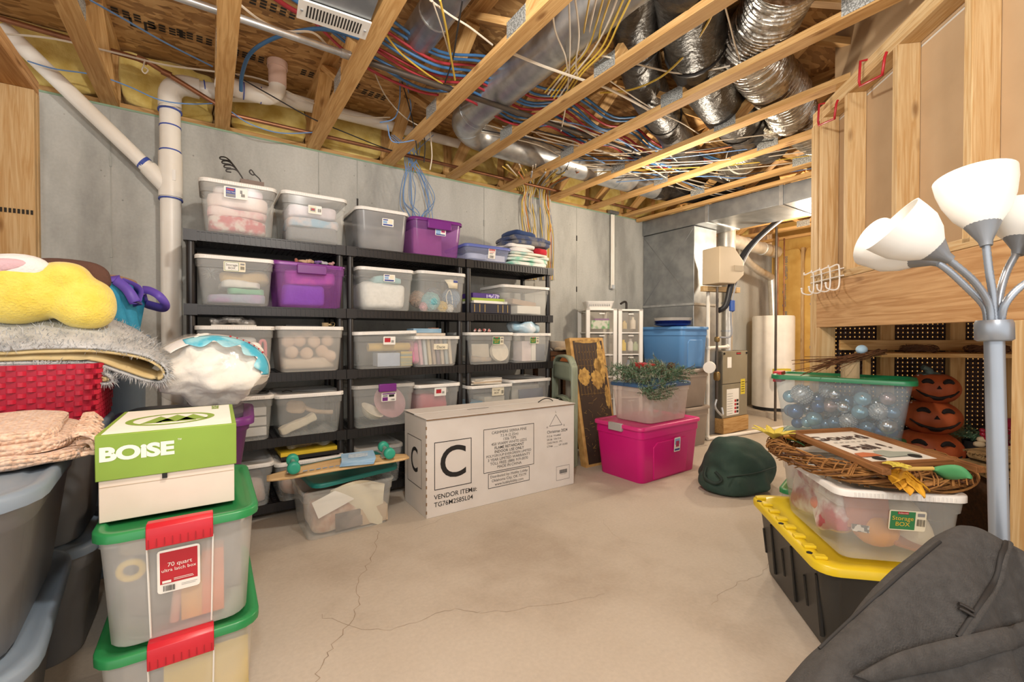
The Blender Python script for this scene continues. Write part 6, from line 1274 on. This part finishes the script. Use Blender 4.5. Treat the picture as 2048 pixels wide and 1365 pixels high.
item('cream_cloth', 'cream cloth draped in the autumn storage box', 'cloth', MB().soft((0, 0, 0), (.2, .3, .16), .6, .02, 9, 4), cm('ded0b2'), sbx, (.09, -.02, .10)); item('brown_sign', 'brown wooden sign piece in the autumn storage box', 'sign', bookmb(.16, .10, .012), cm('a8623a', bump=0), sbx, (.08, -.16, .05), (.4, .3, .2)); item('floral_wrap', 'crinkled white and red floral wrap in the autumn storage box', 'wrap', MB().soft((0, 0, 0), (.06, .42, .18), .5, .02, 12, 5), cm('e3dcd6', c2='a8414a', scale=9), sbx, (-.145, .03, .13))
# grapevine wreath
wr = thing('grapevine_wreath', 'grapevine twig wreath lying on the clear storage box', 'wreath', Wp(2.14, 1.10, .672), rot=(.03, .02, 0))
m_twig = M('twig', 'a9783f', .85, col2='7d5228', scale=18); m_twig2 = M('twig_dark', '6b4526', .85, col2='5a3820', scale=18); r_ = random.Random(21); ta, tbm = MB(), MB()
for k in range(54):
    ph0 = r_.uniform(0, 2*PI); tw_ = r_.choice((2, 3, 5, -3, 4)); rad = r_.uniform(.016, .040); a0 = r_.uniform(0, 2*PI); span = r_.uniform(2.5, 6.2); n = int(span*9)
    pts = [((.31+rad*math.cos(ph0+tw_*a))*math.cos(a), (.31+rad*math.cos(ph0+tw_*a))*math.sin(a), rad*.9*math.sin(ph0+tw_*a)) for a in (a0+span*i/n for i in range(n+1))]
    (tbm if k % 4 == 0 else ta).tube(pts, r_.uniform(.0022, .0045), 4)
for k in range(70):
    a = r_.uniform(0, 2*PI); c = Vector((.31*math.cos(a), .31*math.sin(a), 0)); dr = Vector((math.cos(a), math.sin(a), 0)); e = Vector((-math.sin(a), math.cos(a), 0)); pts = [c+dr*.042*math.cos(q)+Vector((0, 0, .040*math.sin(q)))+e*.010*q for q in (i*.6 for i in range(9))]; ta.tube(pts, .0022, 4)
for b_, m_ in ((ta, m_twig), (tbm, m_twig2)): o_ = b_.build('twigs', m_, wr); o_['kind'] = 'stuff'
m_leafy = M('yellow_leaf', 'dca52a', .7, col2='c98f1e', scale=12); m_leafg = M('green_leaf', '4f9a62', .6, col2='438a55'); m_petal = M('yellow_petal', 'e2cf57', .7)
def leaf(name, loc, dirv, l_, wd, mt, par, lobes=0, droop=.3, sd=None):
    dv = Vector(dirv).normalized(); s_ = (Vector(sd) if sd else dv.cross(Vector((0, 0, 1)))).normalized(); u = s_.cross(dv); mb = MB(); loc = Vector(loc)
    mb.grid(lambda a, b: loc+dv*(l_*a)+s_*((b-.5)*wd*math.sin(PI*min(.98, a*.94+.04))*(1+.45*lobes*abs(math.sin(a*9))))+u*(-droop*l_*a*a+.15*wd*abs(b-.5)*2), 12, 4); return mb.build(name, mt, par, thick=.0012)
def wl(t, p, z): return Wp(t, p, z)-wr.location
fl0 = P(1800, 940, z=.715)-wr.location
for px, py, zz in ((1852, 988, .66), (1822, 985, .66), (1800, 975, .67), (1842, 968, .68), (1862, 975, .67), (1785, 962, .69)): leaf('autumn_leaf', fl0, P(px, py, z=zz)-wr.location-fl0, (P(px, py, z=zz)-wr.location-fl0).length*1.05, .04, m_leafy, wr, 1, .15)
f1 = P(1792, 935, z=.735)-wr.location
for k in range(6): leaf('petal', f1, Vector((math.cos(k*1.05), math.sin(k*1.05), .45)), .040, .034, m_petal, wr)
g0 = P(1862, 938, z=.72)-wr.location; leaf('green_leaf', g0, P(1912, 946, z=.72)-wr.location-g0, .10, .075, m_leafg, wr, 0, .1, (-.3, -.4, .7)); MB().tube([P(1806, 938, z=.728)-wr.location, P(1864, 935, z=.728)-wr.location], .007, 7).build('straw_braid', M('straw', 'd9b765', .8), wr)
for k in range(8): a = k*PI/4; leaf('petal', P(1546, 884, z=.70)-wr.location, Vector((math.cos(a), math.sin(a), .9)), .10, .035, m_petal, wr, 0)
for k in range(5): leaf('autumn_leaf', wl(2.33, .86, .69), ALONG*(.5-.3*k)+ACR*(.6)+Vector((0, 0, .3)), .07, .03, m_leafy, wr, 1)
leaf('green_leaf', wl(2.31, .88, .69), ACR-ALONG*.3, .07, .035, m_leafg, wr)
# framed autumn sign
sg = thing('framed_sign', 'wood framed white sign with brown autumn lettering on the wreath', 'sign', (0, 0, 0))
m_walnut = wood('walnut', '9a6b40', '7d5330', .04)
A0, B0, C0, D0 = Wp(2.32, .905, .728), Wp(1.738, .975, .722), Wp(2.45, 1.225, .73), Wp(1.827, 1.312, .722)
board('side_rail', A0, B0, .030, .022, m_walnut, sg); board('side_rail', C0, D0, .030, .022, m_walnut, sg)
fa, fb = .0, .80
board('cross_rail', A0, C0, .028, .020, m_walnut, sg); e0, e1 = A0.lerp(B0, .87), C0.lerp(D0, .84); board('cross_rail', e0, e1, .028, .020, m_walnut, sg)
mb = MB(); dz = Vector((0, 0, -.004)); mb.loft([[A0+dz+Vector((0, 0, q)), C0+dz+Vector((0, 0, q)), e1+dz+Vector((0, 0, q)), e0+dz+Vector((0, 0, q))] for q in (-.004, 0)]); mb.build('white_panel', m_paper, sg)
u_ = (C0-A0).normalized(); v_ = (A0-e0).normalized(); ctr = (A0+C0+e0+e1)/4; zt = Vector((0, 0, .003)); tx = MB()
m_brn = M('brown_letter', '4d3128', .7); Lh = (A0-e0).length
put_text(tx, 'Gourd', .098, basis(ctr+v_*Lh*.27+zt+dz-u_*.01, u_, v_), bold=.014, sx=1.08); tx.build('lettering', m_brn, sg); tx = MB(); put_text(tx, 'Fall !', .098, basis(ctr-v_*Lh*.045+zt+dz+u_*.01, u_, v_), bold=.014, sx=1.08); tx.build('lettering', m_brn, sg)
tx = MB()
for k in range(6): tx.add([(-.09+.03*k, 0, 0), (-.07+.03*k, 0, 0), (-.07+.03*k, .006, 0), (-.09+.03*k, .006, 0)], [(0, 1, 2, 3)], basis(ctr+v_*Lh*.12+zt+dz, u_, v_))
tx.build('small_lettering', m_grayp, sg)
tk_ = MB(); Tt = basis(ctr-v_*Lh*.27+zt+dz, u_, v_); tk_.add([(-.03, -.03, 0), (.13, -.03, 0), (.13, .015, 0), (.07, .03, 0), (.05, .055, 0), (.0, .055, 0), (-.03, .02, 0)], [(0, 1, 2, 3, 4, 5, 6)], Tt); tk_.build('truck_picture', M('truck_grey', 'aab3a8', .7), sg)
tk_ = MB(); tk_.add([(-.13, -.01, 0), (-.03, -.01, 0), (-.03, .025, 0), (-.06, .045, 0), (-.11, .04, 0)], [(0, 1, 2, 3, 4)], Tt); tk_.build('pumpkin_picture', M('sign_orange', 'd07a4f', .7), sg)
for x in (-.08, .09): tk_ = MB(); tk_.lathe([(.022, 0), (.022, .0008)], 16, Tt @ Matrix.Translation((x, -.035, 0))); tk_.build('wheel_picture', m_inkk, sg)
# ornament bin and the boxes it stands on
m_orn = M('ornament_clear', 'cfdbe2', .2, alpha=.28, col2='c6d2d9')
ang = math.atan2(-(1.502-1.01)*1-0, 1)  # front edge runs from (2.752,1.01) to (2.463,1.502) in wall coordinates
fa_, fb_ = Wp(2.752, 1.01, 0), Wp(2.463, 1.502, 0); ev = (fb_-fa_).normalized(); orz = math.atan2(ev.y, ev.x); bk_ = Vector((-ev.y, ev.x, 0))
oc = (fa_+fb_)/2+bk_*.165
ob_w = (fb_-fa_).length+.02; oc -= ev*.022
for k, lab in enumerate(('clear latch box with green lid on the floor under the ornament bins', 'clear latch box with green lid directly under the ornament bin')):
    o_ = bin_(lab, (oc.x, oc.y, .322*k), ob_w-.06, .26, .31, clear2, m_lidg, orz, name='latch_box', cat='box', step=False, over=.02); cloths(o_, [(('mixed cloth in the lowest green lid box', 'red and green cloth under the ornament bin')[k], cm(('9a8a80', 'a87a6c')[k]), .2)])
orn = bin_('clear bin of blue and silver ornaments under a dark green lid', (oc.x, oc.y, .648), ob_w, .31, .315, m_orn, M('dark_green_lid', '1f7a4c', .35, col2='1a7045'), orz, name='ornament_bin', cat='bin', tw=.86, td=.88, step=False, over=.04)
MB().bx(-ob_w/2-.024, -ob_w/2+.02, -.06, .06, .27, .332).build('latch', m_redl, orn, bev=.004)
m_o = {'sky blue': M('orn_sky', '8fbfd0', .12, .55), 'deep blue': M('orn_deep', '3f6391', .12, .6), 'silver': M('orn_silver', 'cfd2d4', .15, .9), 'glitter silver': M('orn_glit', 'd5d6d4', .35, .6, 'a9acae', 150, detail=0), 'rose grey': M('orn_rose', 'b39a96', .2, .6), 'slate': M('orn_slate', '6f8ea8', .15, .55)}
r_ = random.Random(31); cnt = 0; iw, idp = ob_w*.86-.03, .31*.88-.03
big = [(-.17, -.155, .20, .052, 'glitter silver'), (-.02, -.16, .215, .030, 'silver'), (.10, -.16, .20, .038, 'sky blue'), (.20, -.16, .21, .034, 'rose grey'), (-.20, -.16, .10, .042, 'deep blue'), (-.11, -.165, .07, .040, 'sky blue'), (-.09, -.165, .14, .035, 'deep blue'), (-.04, -.16, .145, .034, 'rose grey'), (.02, -.165, .15, .034, 'silver'), (.09, -.165, .13, .038, 'sky blue'), (.165, -.16, .14, .040, 'glitter silver'), (.04, -.165, .075, .040, 'glitter silver'), (-.02, -.165, .06, .034, 'slate'), (.12, -.165, .05, .036, 'slate'), (.20, -.165, .07, .042, 'silver'), (-.23, -.08, .18, .036, 'sky blue'), (-.225, -.08, .10, .036, 'slate'), (-.22, .02, .17, .036, 'sky blue'), (-.22, .03, .08, .034, 'sky blue'), (.22, -.15, .14, .032, 'slate')]
for k in range(46): c = r_.choice(list(m_o)); big.append((r_.uniform(-iw/2+.04, iw/2-.04), r_.uniform(-.05, idp/2-.04), r_.choice((.05, .11, .17, .22)), r_.uniform(.030, .038), c))
for k in range(10): big.append((-.19+.045*k, -.155, .035+.01*(k % 2), .030, r_.choice(('slate', 'deep blue', 'sky blue'))))
omesh = {}
for k, (x, y, z, rr_, c) in enumerate(big):
    if c not in omesh:
        mb = MB(); mb.ball((0, 0, 0), 1, 24)
        if c == 'glitter silver':
            for j in range(9):
                zz = -.8+.2*j; R0 = math.sqrt(1-zz*zz)
                for i in range(int(14*R0)+3): a = 2*PI*i/(int(14*R0)+3)+j*.3; mb.ball((R0*math.cos(a), R0*math.sin(a), zz), .10, 6)
        cap = MB().lathe([(.16, .97), (.16, 1.10), (.06, 1.13), (.0, 1.13)], 10); cap.tube([(.10*math.cos(a), 0, 1.18+.10*math.sin(a)) for a in (i*PI/5 for i in range(10))], .02, 4, closed=True)
        omesh[c] = (mb.mesh('ornament', m_o[c]), cap.mesh('cap', m_o['silver']))
    me, cme = omesh[c]; o_ = bpy.data.objects.new('ornament_ball', me); COL.objects.link(o_); o_.location = Vector(orn.location)+Matrix.Rotation(orz, 3, 'Z') @ Vector((x, y+(.067 if y < -.12 else .01), z+.012)); o_.rotation_euler = (r_.uniform(-1, 1), r_.uniform(-1, 1), r_.uniform(0, 6)); o_.scale = (rr_,)*3
    tag(o_, c+' ball ornament in the green lid ornament bin', 'ornament', c+' ornaments'); q = bpy.data.objects.new('cap', cme); COL.objects.link(q); q.parent = o_
# green duffel
dfl = thing('duffel_bag', 'slumped dark green canvas duffel bag on the floor', 'bag', (3.46, 1.93, 0), -.55)
m_dg = M('green_canvas', '2f4a40', .75, col2='263e36', scale=7, bump=.5, bscale=11)
dmb = MB().soft((0, 0, .17), (.58, .50, .36), .8, .030, 4, 6, 64, 34, flat=.012).soft((-.08, -.12, .08), (.50, .34, .17), .7, .022, 6, 9, 56, 22, flat=.012)
dmb.v = [(x*1.12*(1-.55*max(0, z)), y*1.08*(1-.75*max(0, z)), z*1.08) for x, y, z in dmb.v]
dmb.v = [tuple(Vector(v)*(1-.16*abs(noise.noise(Vector((v[0]*4+v[2]*3, v[1]*4-v[2]*5, v[2]*2))))-.05*abs(noise.noise(Vector(v)*11)))+Vector((.05*v[2], 0, 0))) for v in dmb.v]
dmb.build('bag_body', m_dg, dfl, blend=.012)
MB().tube(smoothpts([(-.30, -.12, .18), (-.33, -.16, .12), (-.29, -.22, .09), (-.24, -.24, .12), (-.27, -.2, .17)], 6), .012, 8).build('carry_strap', M('green_strap', '1f312b', .7), dfl); MB().tube(smoothpts([(-.2, -.24, .14), (0, -.25, .17), (.2, -.2, .2)], 5), .005, 6).build('seam', M('green_strap', '1f312b', .7), dfl)
# stacked jack o lanterns on a dark crate
cr = thing('wooden_crate', 'dark wooden crate on the floor in the closet', 'crate', Wp(2.845, 1.97, 0), RX)
for k in range(4): board('slat', (-.27, -.165, .06+.11*k), (.27, -.165, .06+.11*k), .018, .10, m_dkw, cr); board('slat', (-.27, .155, .06+.11*k), (.27, .155, .06+.11*k), .018, .10, m_dkw, cr); board('slat', (-.262, -.15, .06+.11*k), (-.262, .14, .06+.11*k), .018, .10, m_dkw, cr)
MB().bx(-.28, .28, -.175, .165, .44, .455).build('top_board', m_dkw, cr); 
pkp = thing('pumpkin_stack', 'three stacked grinning orange jack o lanterns', 'pumpkin', Wp(2.90, 1.835, .456), RX-.35)
m_pump = M('pumpkin_orange', 'b8582a', .6, col2='a14a22', scale=6); m_face = M('carved_black', '1c120e', .8)
def face(par, r_, sq, zc, happy):
    Rr = lambda a, b: Vector((r_*1.01*math.cos(b)*math.sin(a), -r_*1.01*math.cos(b)*math.cos(a), zc+r_*sq*1.01*math.sin(b)))
    mb = MB()
    for s_ in (-1, 1): mb.tube([Rr(s_*.42+.20*q, .42+.12*(1-q*q)) for q in (-1, -.6, -.2, .2, .6, 1)], [.004, .008, .010, .010, .008, .004], 6)
    mb.add([Rr(-.09, .06), Rr(.09, .06), Rr(0, .26)], [(0, 1, 2)]); n = 18; up_ = [Rr(-.85+1.7*i/n, -.05-.38*math.cos((i/n-.5)*PI)) for i in range(n+1)]; dn = [Rr(-.85+1.7*i/n, -.05-.62*math.cos((i/n-.5)*PI)+(.10 if i in (5, 6, 12, 13) else 0)) for i in range(n+1)]
    mb.add(up_+dn, [(i, i+1, n+2+i, n+1+i) for i in range(n)]); mb.build('carved_face', m_face, par, thick=.008)
zc = 0
for k, (r0, sq) in enumerate(((.158, .70), (.136, .74), (.116, .78))):
    zc += r0*sq*.90; mb = pumpkin_mb(r0, sq); b_ = mb.build('pumpkin', m_pump, pkp, loc=(.012*(k-1), 0, zc)); face(b_, r0, sq, 0, k); zc += r0*sq*.80
MB().tube(smoothpts([(0, 0, zc), (-.01, 0, zc+.03), (-.035, -.01, zc+.045)], 5), [.02]*5+[.014]*6, 8).soft((0, 0, zc+.0), (.10, .10, .03), .8, .012, 20).build('stem', M('pumpkin_stem', '5a6a63', .7), pkp)
# berry pot, red stocking, straw mats
pot = thing('berry_arrangement', 'black pot of pine sprigs and red berries in the closet', 'plant', Wp(2.86, 2.045, .456), RX)
MB().lathe([(.05, 0), (.07, .16), (.065, .16), (.045, .01)], 20).build('pot', m_inkk, pot); r_ = random.Random(8); nd = MB()
for k in range(34):
    a = r_.uniform(0, 2*PI); d_ = Vector((math.cos(a), math.sin(a), r_.uniform(.1, .8))).normalized(); c = Vector((0, 0, .17)); l_ = r_.uniform(.08, .15)
    for j in range(20): q = c+d_*l_*j/20; e = (d_*.6+Vector((r_.gauss(0, 1), r_.gauss(0, 1), r_.gauss(0, 1))).normalized()).normalized()*.03; s_ = e.orthogonal().normalized()*.0018; nd.add([q-s_, q+s_, q+e], [(0, 1, 2)])
o_ = nd.build('needles', m_needle, pot, ang=180); o_['kind'] = 'stuff'
for k in range(10): MB().ball((r_.uniform(-.06, .06), -.08+r_.uniform(-.03, .03), .20+r_.uniform(-.02, .05)), .013, 10).build('berry', M('berry_red', '9a1f33', .25), pot)
for k in range(4): MB().soft((r_.uniform(-.10, .10), -.09, .18+r_.uniform(-.02, .02)), (.05, .03, .03), .8).build('cream_pod', M('cream_pod', 'cdb894', .7), pot)
item('red_stocking', 'crimson velvet stocking slumped beside the berry pot', 'stocking', MB().soft((0, 0, .07), (.26, .16, .14), .7, .03, 8, 3).soft((.03, .04, .18), (.09, .08, .22), .7, .015, 9, 4), cm('9f1638'), None, Wp(2.83, 2.19, .458)); item('white_fleece', 'white fluffy cuff beside the crimson stocking', 'fleece', MB().soft((0, 0, .09), (.09, .09, .20), .8, .02, 16, 5), cm('e6e0d4', scale=40, bump=.8), None, Wp(2.75, 2.22, .46))
side = thing('side_crate', 'brown wooden box in the closet under the straw mats', 'crate', Wp(2.16, 1.72, 0), RX); MB().bx(-.17, .17, -.2, .2, 0, .62).build('box_body', m_dkw, side, bev=.004); 
for k in range(2): board('corner_batten', (-.165+.33*k, -.205, .02), (-.165+.33*k, -.205, .60), .012, .04, m_walnut, side, roll=(1, 0, 0))
m_straw = M('straw_mat', '9a7d52', .9, col2='6f5735', scale=26)
for k in range(2):
    mt_ = thing('straw_mat', ('lower', 'upper')[k]+' woven straw mat lying on the brown wooden box', 'mat', Wp(2.13+.03*k, 1.66+.05*k, .632+.045*k), rot=(.04, -.05, RX+.25*k)); st_ = MB(); r_ = random.Random(40+k)
    MB().soft((0, 0, .012), (.30, .24, .026), .3, .003, 20, k, 30, 8).build('mat_core', m_straw, mt_)
    for j in range(90): y = -.115+.23*j/90; st_.tube([(-.15+r_.uniform(-.012, .01), y, .024+r_.uniform(0, .006)), (0, y+r_.uniform(-.004, .004), .026+r_.uniform(0, .006)), (.15+r_.uniform(-.01, .012), y, .024+r_.uniform(0, .006))], .0022, 4)
    o_ = st_.build('straw_stems', m_straw, mt_); o_['kind'] = 'stuff'
# closet shelf with nests and twigs
cs = thing('closet_shelf', 'rough board shelf with a raised back rail across the closet', 'shelf', (0, 0, 0))
board('shelf_board', Wp(2.86, 1.50, 1.085), Wp(2.86, 2.30, 1.085), .26, .022, m_truss, cs); board('back_rail', Wp(2.985, 1.42, 1.135), Wp(2.985, 2.30, 1.135), .02, .06, m_truss, cs)
for p in (1.55, 2.2): board('bracket', Wp(2.96, p, .85), Wp(2.96, p, 1.075), .03, .03, m_truss, cs, roll=ALONG)
def nest(t, p, lab, r0, sd):
    n_ = thing('twig_nest', lab, 'nest', Wp(t, p, 1.098), 0); r_ = random.Random(sd); mb = MB()
    for k in range(46):
        ph = r_.uniform(0, 6.3); tw_ = r_.choice((1, 2, -2, 3)); rad = r_.uniform(.006, .022); a0 = r_.uniform(0, 6.3); sp = r_.uniform(2, 5); mb.tube([((r0+rad*math.cos(ph+tw_*a))*math.cos(a), (r0+rad*math.cos(ph+tw_*a))*math.sin(a), .022+rad*math.sin(ph+tw_*a)) for a in (a0+sp*i/16 for i in range(17))], .0016, 4)
    o_ = mb.build('twigs', m_twig2, n_); o_['kind'] = 'stuff'; return n_
n1 = nest(2.84, 1.74, 'flat dark twig nest on the closet shelf', .065, 1); n2 = nest(2.80, 2.03, 'twig nest with pastel eggs on the closet shelf', .07, 2)
for k, c in enumerate(('peach', 'mint')): item('pastel_egg', c+' egg lying in the twig nest', 'egg', MB().soft((0, 0, .02), (.055, .038, .038), 1.0), cm(('e0b09a', 'b4cdb0')[k], bump=0), n2, (-.02+.045*k, -.01, .018), (0, 0, k), group='pastel eggs')
item('blue_egg', 'pale blue egg resting on the loose twigs', 'egg', MB().soft((0, 0, 0), (.075, .05, .05), 1.0), cm('a9c9dd', bump=0), None, Wp(2.72, 1.40, 1.115))
tb_ = thing('twig_bundle', 'loose bundle of thin bare twigs sticking out past the post', 'twigs', (0, 0, 0)); mb = MB(); r_ = random.Random(3)
for k in range(34):
    a = Wp(2.72+r_.uniform(-.04, .04), 1.50, 1.10+r_.uniform(-.01, .02)); b = Wp(2.70+r_.uniform(-.05, .05), 1.33, 1.065+r_.uniform(-.02, .02)); c = Wp(2.70+r_.uniform(-.12, .12), r_.uniform(1.08, 1.24), 1.02+r_.uniform(-.06, .05)); mb.tube(smoothpts([a, b, c], 4), .0018, 4)
o_ = mb.build('twigs', m_twig2, tb_); o_['kind'] = 'stuff'
item('hessian_scrap', 'tan burlap scrap hanging from the twig bundle', 'burlap', MB().grid(lambda u, v: ((u-.5)*.09, .01*math.sin(6*u), -.12*v), 8, 8), cm('b39a75'), None, Wp(2.69, 1.33, 1.06), (0, 0, RX))
# red wall hooks and white coat rack
m_rhook = M('red_vinyl', 'b3222c', .4)
for k, (t, z) in enumerate(((2.88, 2.50), (2.455, 2.50))):
    hk2 = thing('red_hook', 'red vinyl coated storage hook under the top plate, '+('next to the end post' if k == 0 else 'between two studs'), 'hook', W(t, CW, z), group='red hooks'); loc = lambda a, b, c: ALONG*a-ACR*b+Vector((0, 0, c))
    MB().tube([loc(.09, -.01, .075), loc(.09, .03, .07), loc(.09, .035, -.03), loc(.09, .03, -.055), loc(-.09, .03, -.10), loc(-.10, .035, -.09), loc(-.105, .03, -.03), loc(-.10, .02, -.005)], .0062, 8).build('hook_rod', m_rhook, hk2)
wrk = thing('coat_rack', 'white wire rack with four coat hooks on the end post', 'coat rack', W(2.92, CW, 1.50), group=None); loc = lambda a, b, c: ALONG*a-ACR*b+Vector((0, 0, c))
for z in (.02, .06): MB().tube([loc(-.19, .008, z), loc(.19, .008, z)], .0035, 6).build('rail', m_white, wrk)
for k in range(4):
    a = -.15+.10*k; MB().tube(smoothpts([loc(a+.03, .05, .085), loc(a+.01, .055, .07), loc(a, .02, .085), loc(a-.0, .010, .06), loc(a, .010, -.03), loc(a, .03, -.055), loc(a+.01, .065, -.045), loc(a+.015, .07, -.02)], 5), .0042, 6).build('hook', m_white, wrk); MB().ball(loc(a+.015, .07, -.016), .007, 8).build('hook_tip', m_white, wrk)
MB().tube(smoothpts([Vector((0, 0, 0)), Vector((.02, .02, .03)), Vector((.03, .03, .05))], 4), .006, 6)
item('chrome_clip', 'small chrome clip hanging on the drywall between studs', 'clip', MB().bx(-.02, .02, -.006, .006, 0, .008).box((.01, 0, .03), (.008, .008, .06), T_((0, 0, 0), (0, .5, 0))), m_bright, None, W(2.37, CW+2*off-.02, 2.02))
# floor lamp
lp = thing('floor_lamp', 'silver floor lamp with several white cone shades on gooseneck arms', 'lamp', (0, 0, 0))
m_lampm = M('lamp_silver', 'a3abb5', .35, .6, '98a0aa', 3); m_hold = M('lamp_holder', '8b8f94', .4, .5); m_shade = M('lamp_shade', 'f3f1ea', .35, col2='efede6')
dl = .97; c0 = P(1988, 668, d=dl); c1 = P(1998, 1062, d=dl); dirp = (c1-c0).normalized(); foot = c0+dirp*((c0.z-.03)/-dirp.z)
MB().tube([c0, foot], .0165, 20).build('pole', m_lampm, lp); MB().lathe([(.14, 0), (.14, .012), (.05, .03), (.02, .05)], 32, T_((foot.x, foot.y, 0))).build('base', m_lampm, lp)
ax = -dirp; MB().tube([c0-ax*.016, c0-ax*.012, c0+ax*.022, c0+ax*.030], [.026, .031, .031, .028], 28).build('collar', m_lampm, lp)
def shade(hp, rp, r0, d0, d1, armpx):
    H0, R0 = P(hp[0], hp[1], d=d0), P(rp[0], rp[1], d=d1); axv = (R0-H0).normalized(); Lh = (R0-H0).length; q = axv.to_track_quat('Z', 'Y').to_matrix().to_4x4(); q.translation = H0
    hld = MB().lathe([(.010, -.012), (.012, 0), (.030, Lh*.26), (.028, Lh*.26), (.008, 0)], 24, q).build('holder', m_hold, lp)
    prf = [(.029, Lh*.25), (.046, Lh*.42), (.060, Lh*.66), (r0*.97, Lh*.88), (r0, Lh*1.05), (r0-.003, Lh*1.05), (r0*.97-.004, Lh*.87), (.056, Lh*.66), (.042, Lh*.42), (.024, Lh*.27)]
    MB().lathe(prf, 36, q, caps=False).build('shade', m_shade, lp)
    pts = [P(x, y, d=dd) for x, y, dd in armpx]+[H0]; pp = smoothpts(pts, 14); MB().tube(pp, [.0066+.0007*(i % 2) for i in range(len(pp))], 10).build('gooseneck', m_lampm, lp)
shade((1971, 482), (1948, 360), .069, .97, 1.0, [(1990, 645, .97), (1987, 600, .97), (1978, 540, .97)])
shade((1890, 514), (1787, 452), .066, .955, .985, [(1983, 645, .97), (1976, 605, .968), (1945, 560, .962)])
shade((1868, 522), (1752, 486), .062, 1.02, 1.13, [(1975, 645, .985), (1968, 612, .99), (1930, 572, 1.0), (1895, 540, 1.01)])
shade((2038, 500), (2063, 418), .066, .98, .98, [(1996, 645, .97), (2000, 590, .975), (2015, 540, .98)])
shade((2095, 540), (2150, 470), .066, .93, .90, [(2002, 645, .965), (2010, 610, .955), (2040, 575, .945)])
# black garment bag in the foreground
m_bb = M('black_canvas', '413f3d', .92, col2='353331', scale=60, bump=.35, bscale=300, lo=.3, hi=.7)
bag = thing('garment_bag', 'large slumped charcoal canvas bag with a long zipper', 'bag', (0, 0, 0))
sil = [(1480, 1480, .60), (1560, 1400, .64), (1625, 1310, .68), (1700, 1222, .73), (1790, 1138, .78), (1860, 1078, .82), (1915, 1040, .85), (1955, 1036, .86), (2000, 1058, .87), (2060, 1095, .86), (2130, 1150, .84), (2220, 1240, .80)]
ridge = smoothpts([P(x, y, d=dd) for x, y, dd in sil], 5); hz = Vector((_fw.x, _fw.y, 0)).normalized(); loops = []; N = len(ridge)
for i, p in enumerate(ridge):
    u = i/(N-1); fold = .030*math.sin(u*17)+.018*math.sin(u*41+1)
    out = hz+_rt*(.55*(u-.45)*2)*.3
    back = [Vector((p.x, p.y, 0))+hz*.20+Vector((0, 0, .02)), p*1+hz*.14+Vector((0, 0, -p.z*.45)), p+hz*.07+Vector((0, 0, -.06))]
    fr_ = [p+Vector((0, 0, .0)), p-hz*(.035+fold*.2)+Vector((0, 0, -.045)), p-hz*(.08+fold*.6)+Vector((0, 0, -.13)), p-hz*(.12+fold)+Vector((0, 0, -.25)), p-hz*(.14+fold)+Vector((0, 0, -p.z*.62)), Vector((p.x, p.y, 0))-hz*.15+Vector((0, 0, .02))]
    loops.append(back+fr_)
mb = MB(); mb.loft(loops); 
mb.v = [tuple(Vector(v)-hz*(.030*abs(noise.noise(Vector((v[0]*3+v[2]*5, v[1]*5, v[2]*2+v[0]*3))))+.010*abs(noise.noise(Vector(v)*13)))+Vector((0, 0, .010*noise.noise(Vector(v)*9)))) for v in mb.v]
bo = mb.build('bag_body', m_bb, bag, sub=2, ang=180)
bpy.context.view_layer.update(); dg = bpy.context.evaluated_depsgraph_get(); beval = bo.evaluated_get(dg)
def onbag(x, y):
    r = P(x, y, d=1.0)-_O; ok, loc_, n_, _ = beval.ray_cast(_O, r.normalized()); return (loc_, n_) if ok else (None, None)
def bagline(name, px, r, mat, lift=.002):
    pts = []
    for x, y in smoothpts([(a, b, 0) for a, b in px], 6) and [(v.x, v.y) for v in smoothpts([(a, b, 0) for a, b in px], 6)]:
        l_, n_ = onbag(x, y)
        if l_ is not None: pts.append(l_+n_*lift)
    if len(pts) > 2: MB().tube(pts, r, 12).build(name, mat, bag)
bagline('zipper', [(2014, 1078), (2000, 1110), (1992, 1150), (1975, 1180), (1955, 1215), (1935, 1245), (1915, 1275)], .0042, m_inkk); bagline('zipper_flap', [(2020, 1080), (2006, 1115), (1998, 1155), (1982, 1186), (1962, 1220), (1942, 1250), (1922, 1280)], .006, m_bb)
for k in range(2): bagline('zipper_pull', [(1912, 1208+9*k), (1925, 1214+9*k), (1942, 1224+9*k)], .0028, m_dark, .006)

def bagstrip(name, p0, p1, mat, lift):
    a = smoothpts([(x, y, 0) for x, y in p0], 6); b = smoothpts([(x, y, 0) for x, y in p1], 6); vs = []
    for q, r in zip(a, b):
        for k in range(4):
            m_ = q.lerp(r, k/3); l_, n_ = onbag(m_.x, m_.y)
            if l_ is None: return
            vs.append(l_+n_*(lift+.003*math.sin(PI*k/3)))
    MB().add(vs, [(4*i+k, 4*i+k+1, 4*i+k+5, 4*i+k+4) for i in range(len(a)-1) for k in range(3)]).build(name, mat, bag, thick=.004)
bagstrip('strap', [(1700, 1350), (1780, 1308), (1870, 1282), (1960, 1264), (2046, 1240)], [(1740, 1362), (1830, 1345), (1910, 1330), (1990, 1305), (2046, 1285)], m_bb, .006)
bagline('seam', [(1640, 1300), (1720, 1225), (1800, 1152), (1880, 1085)], .003, m_inkk, .001)
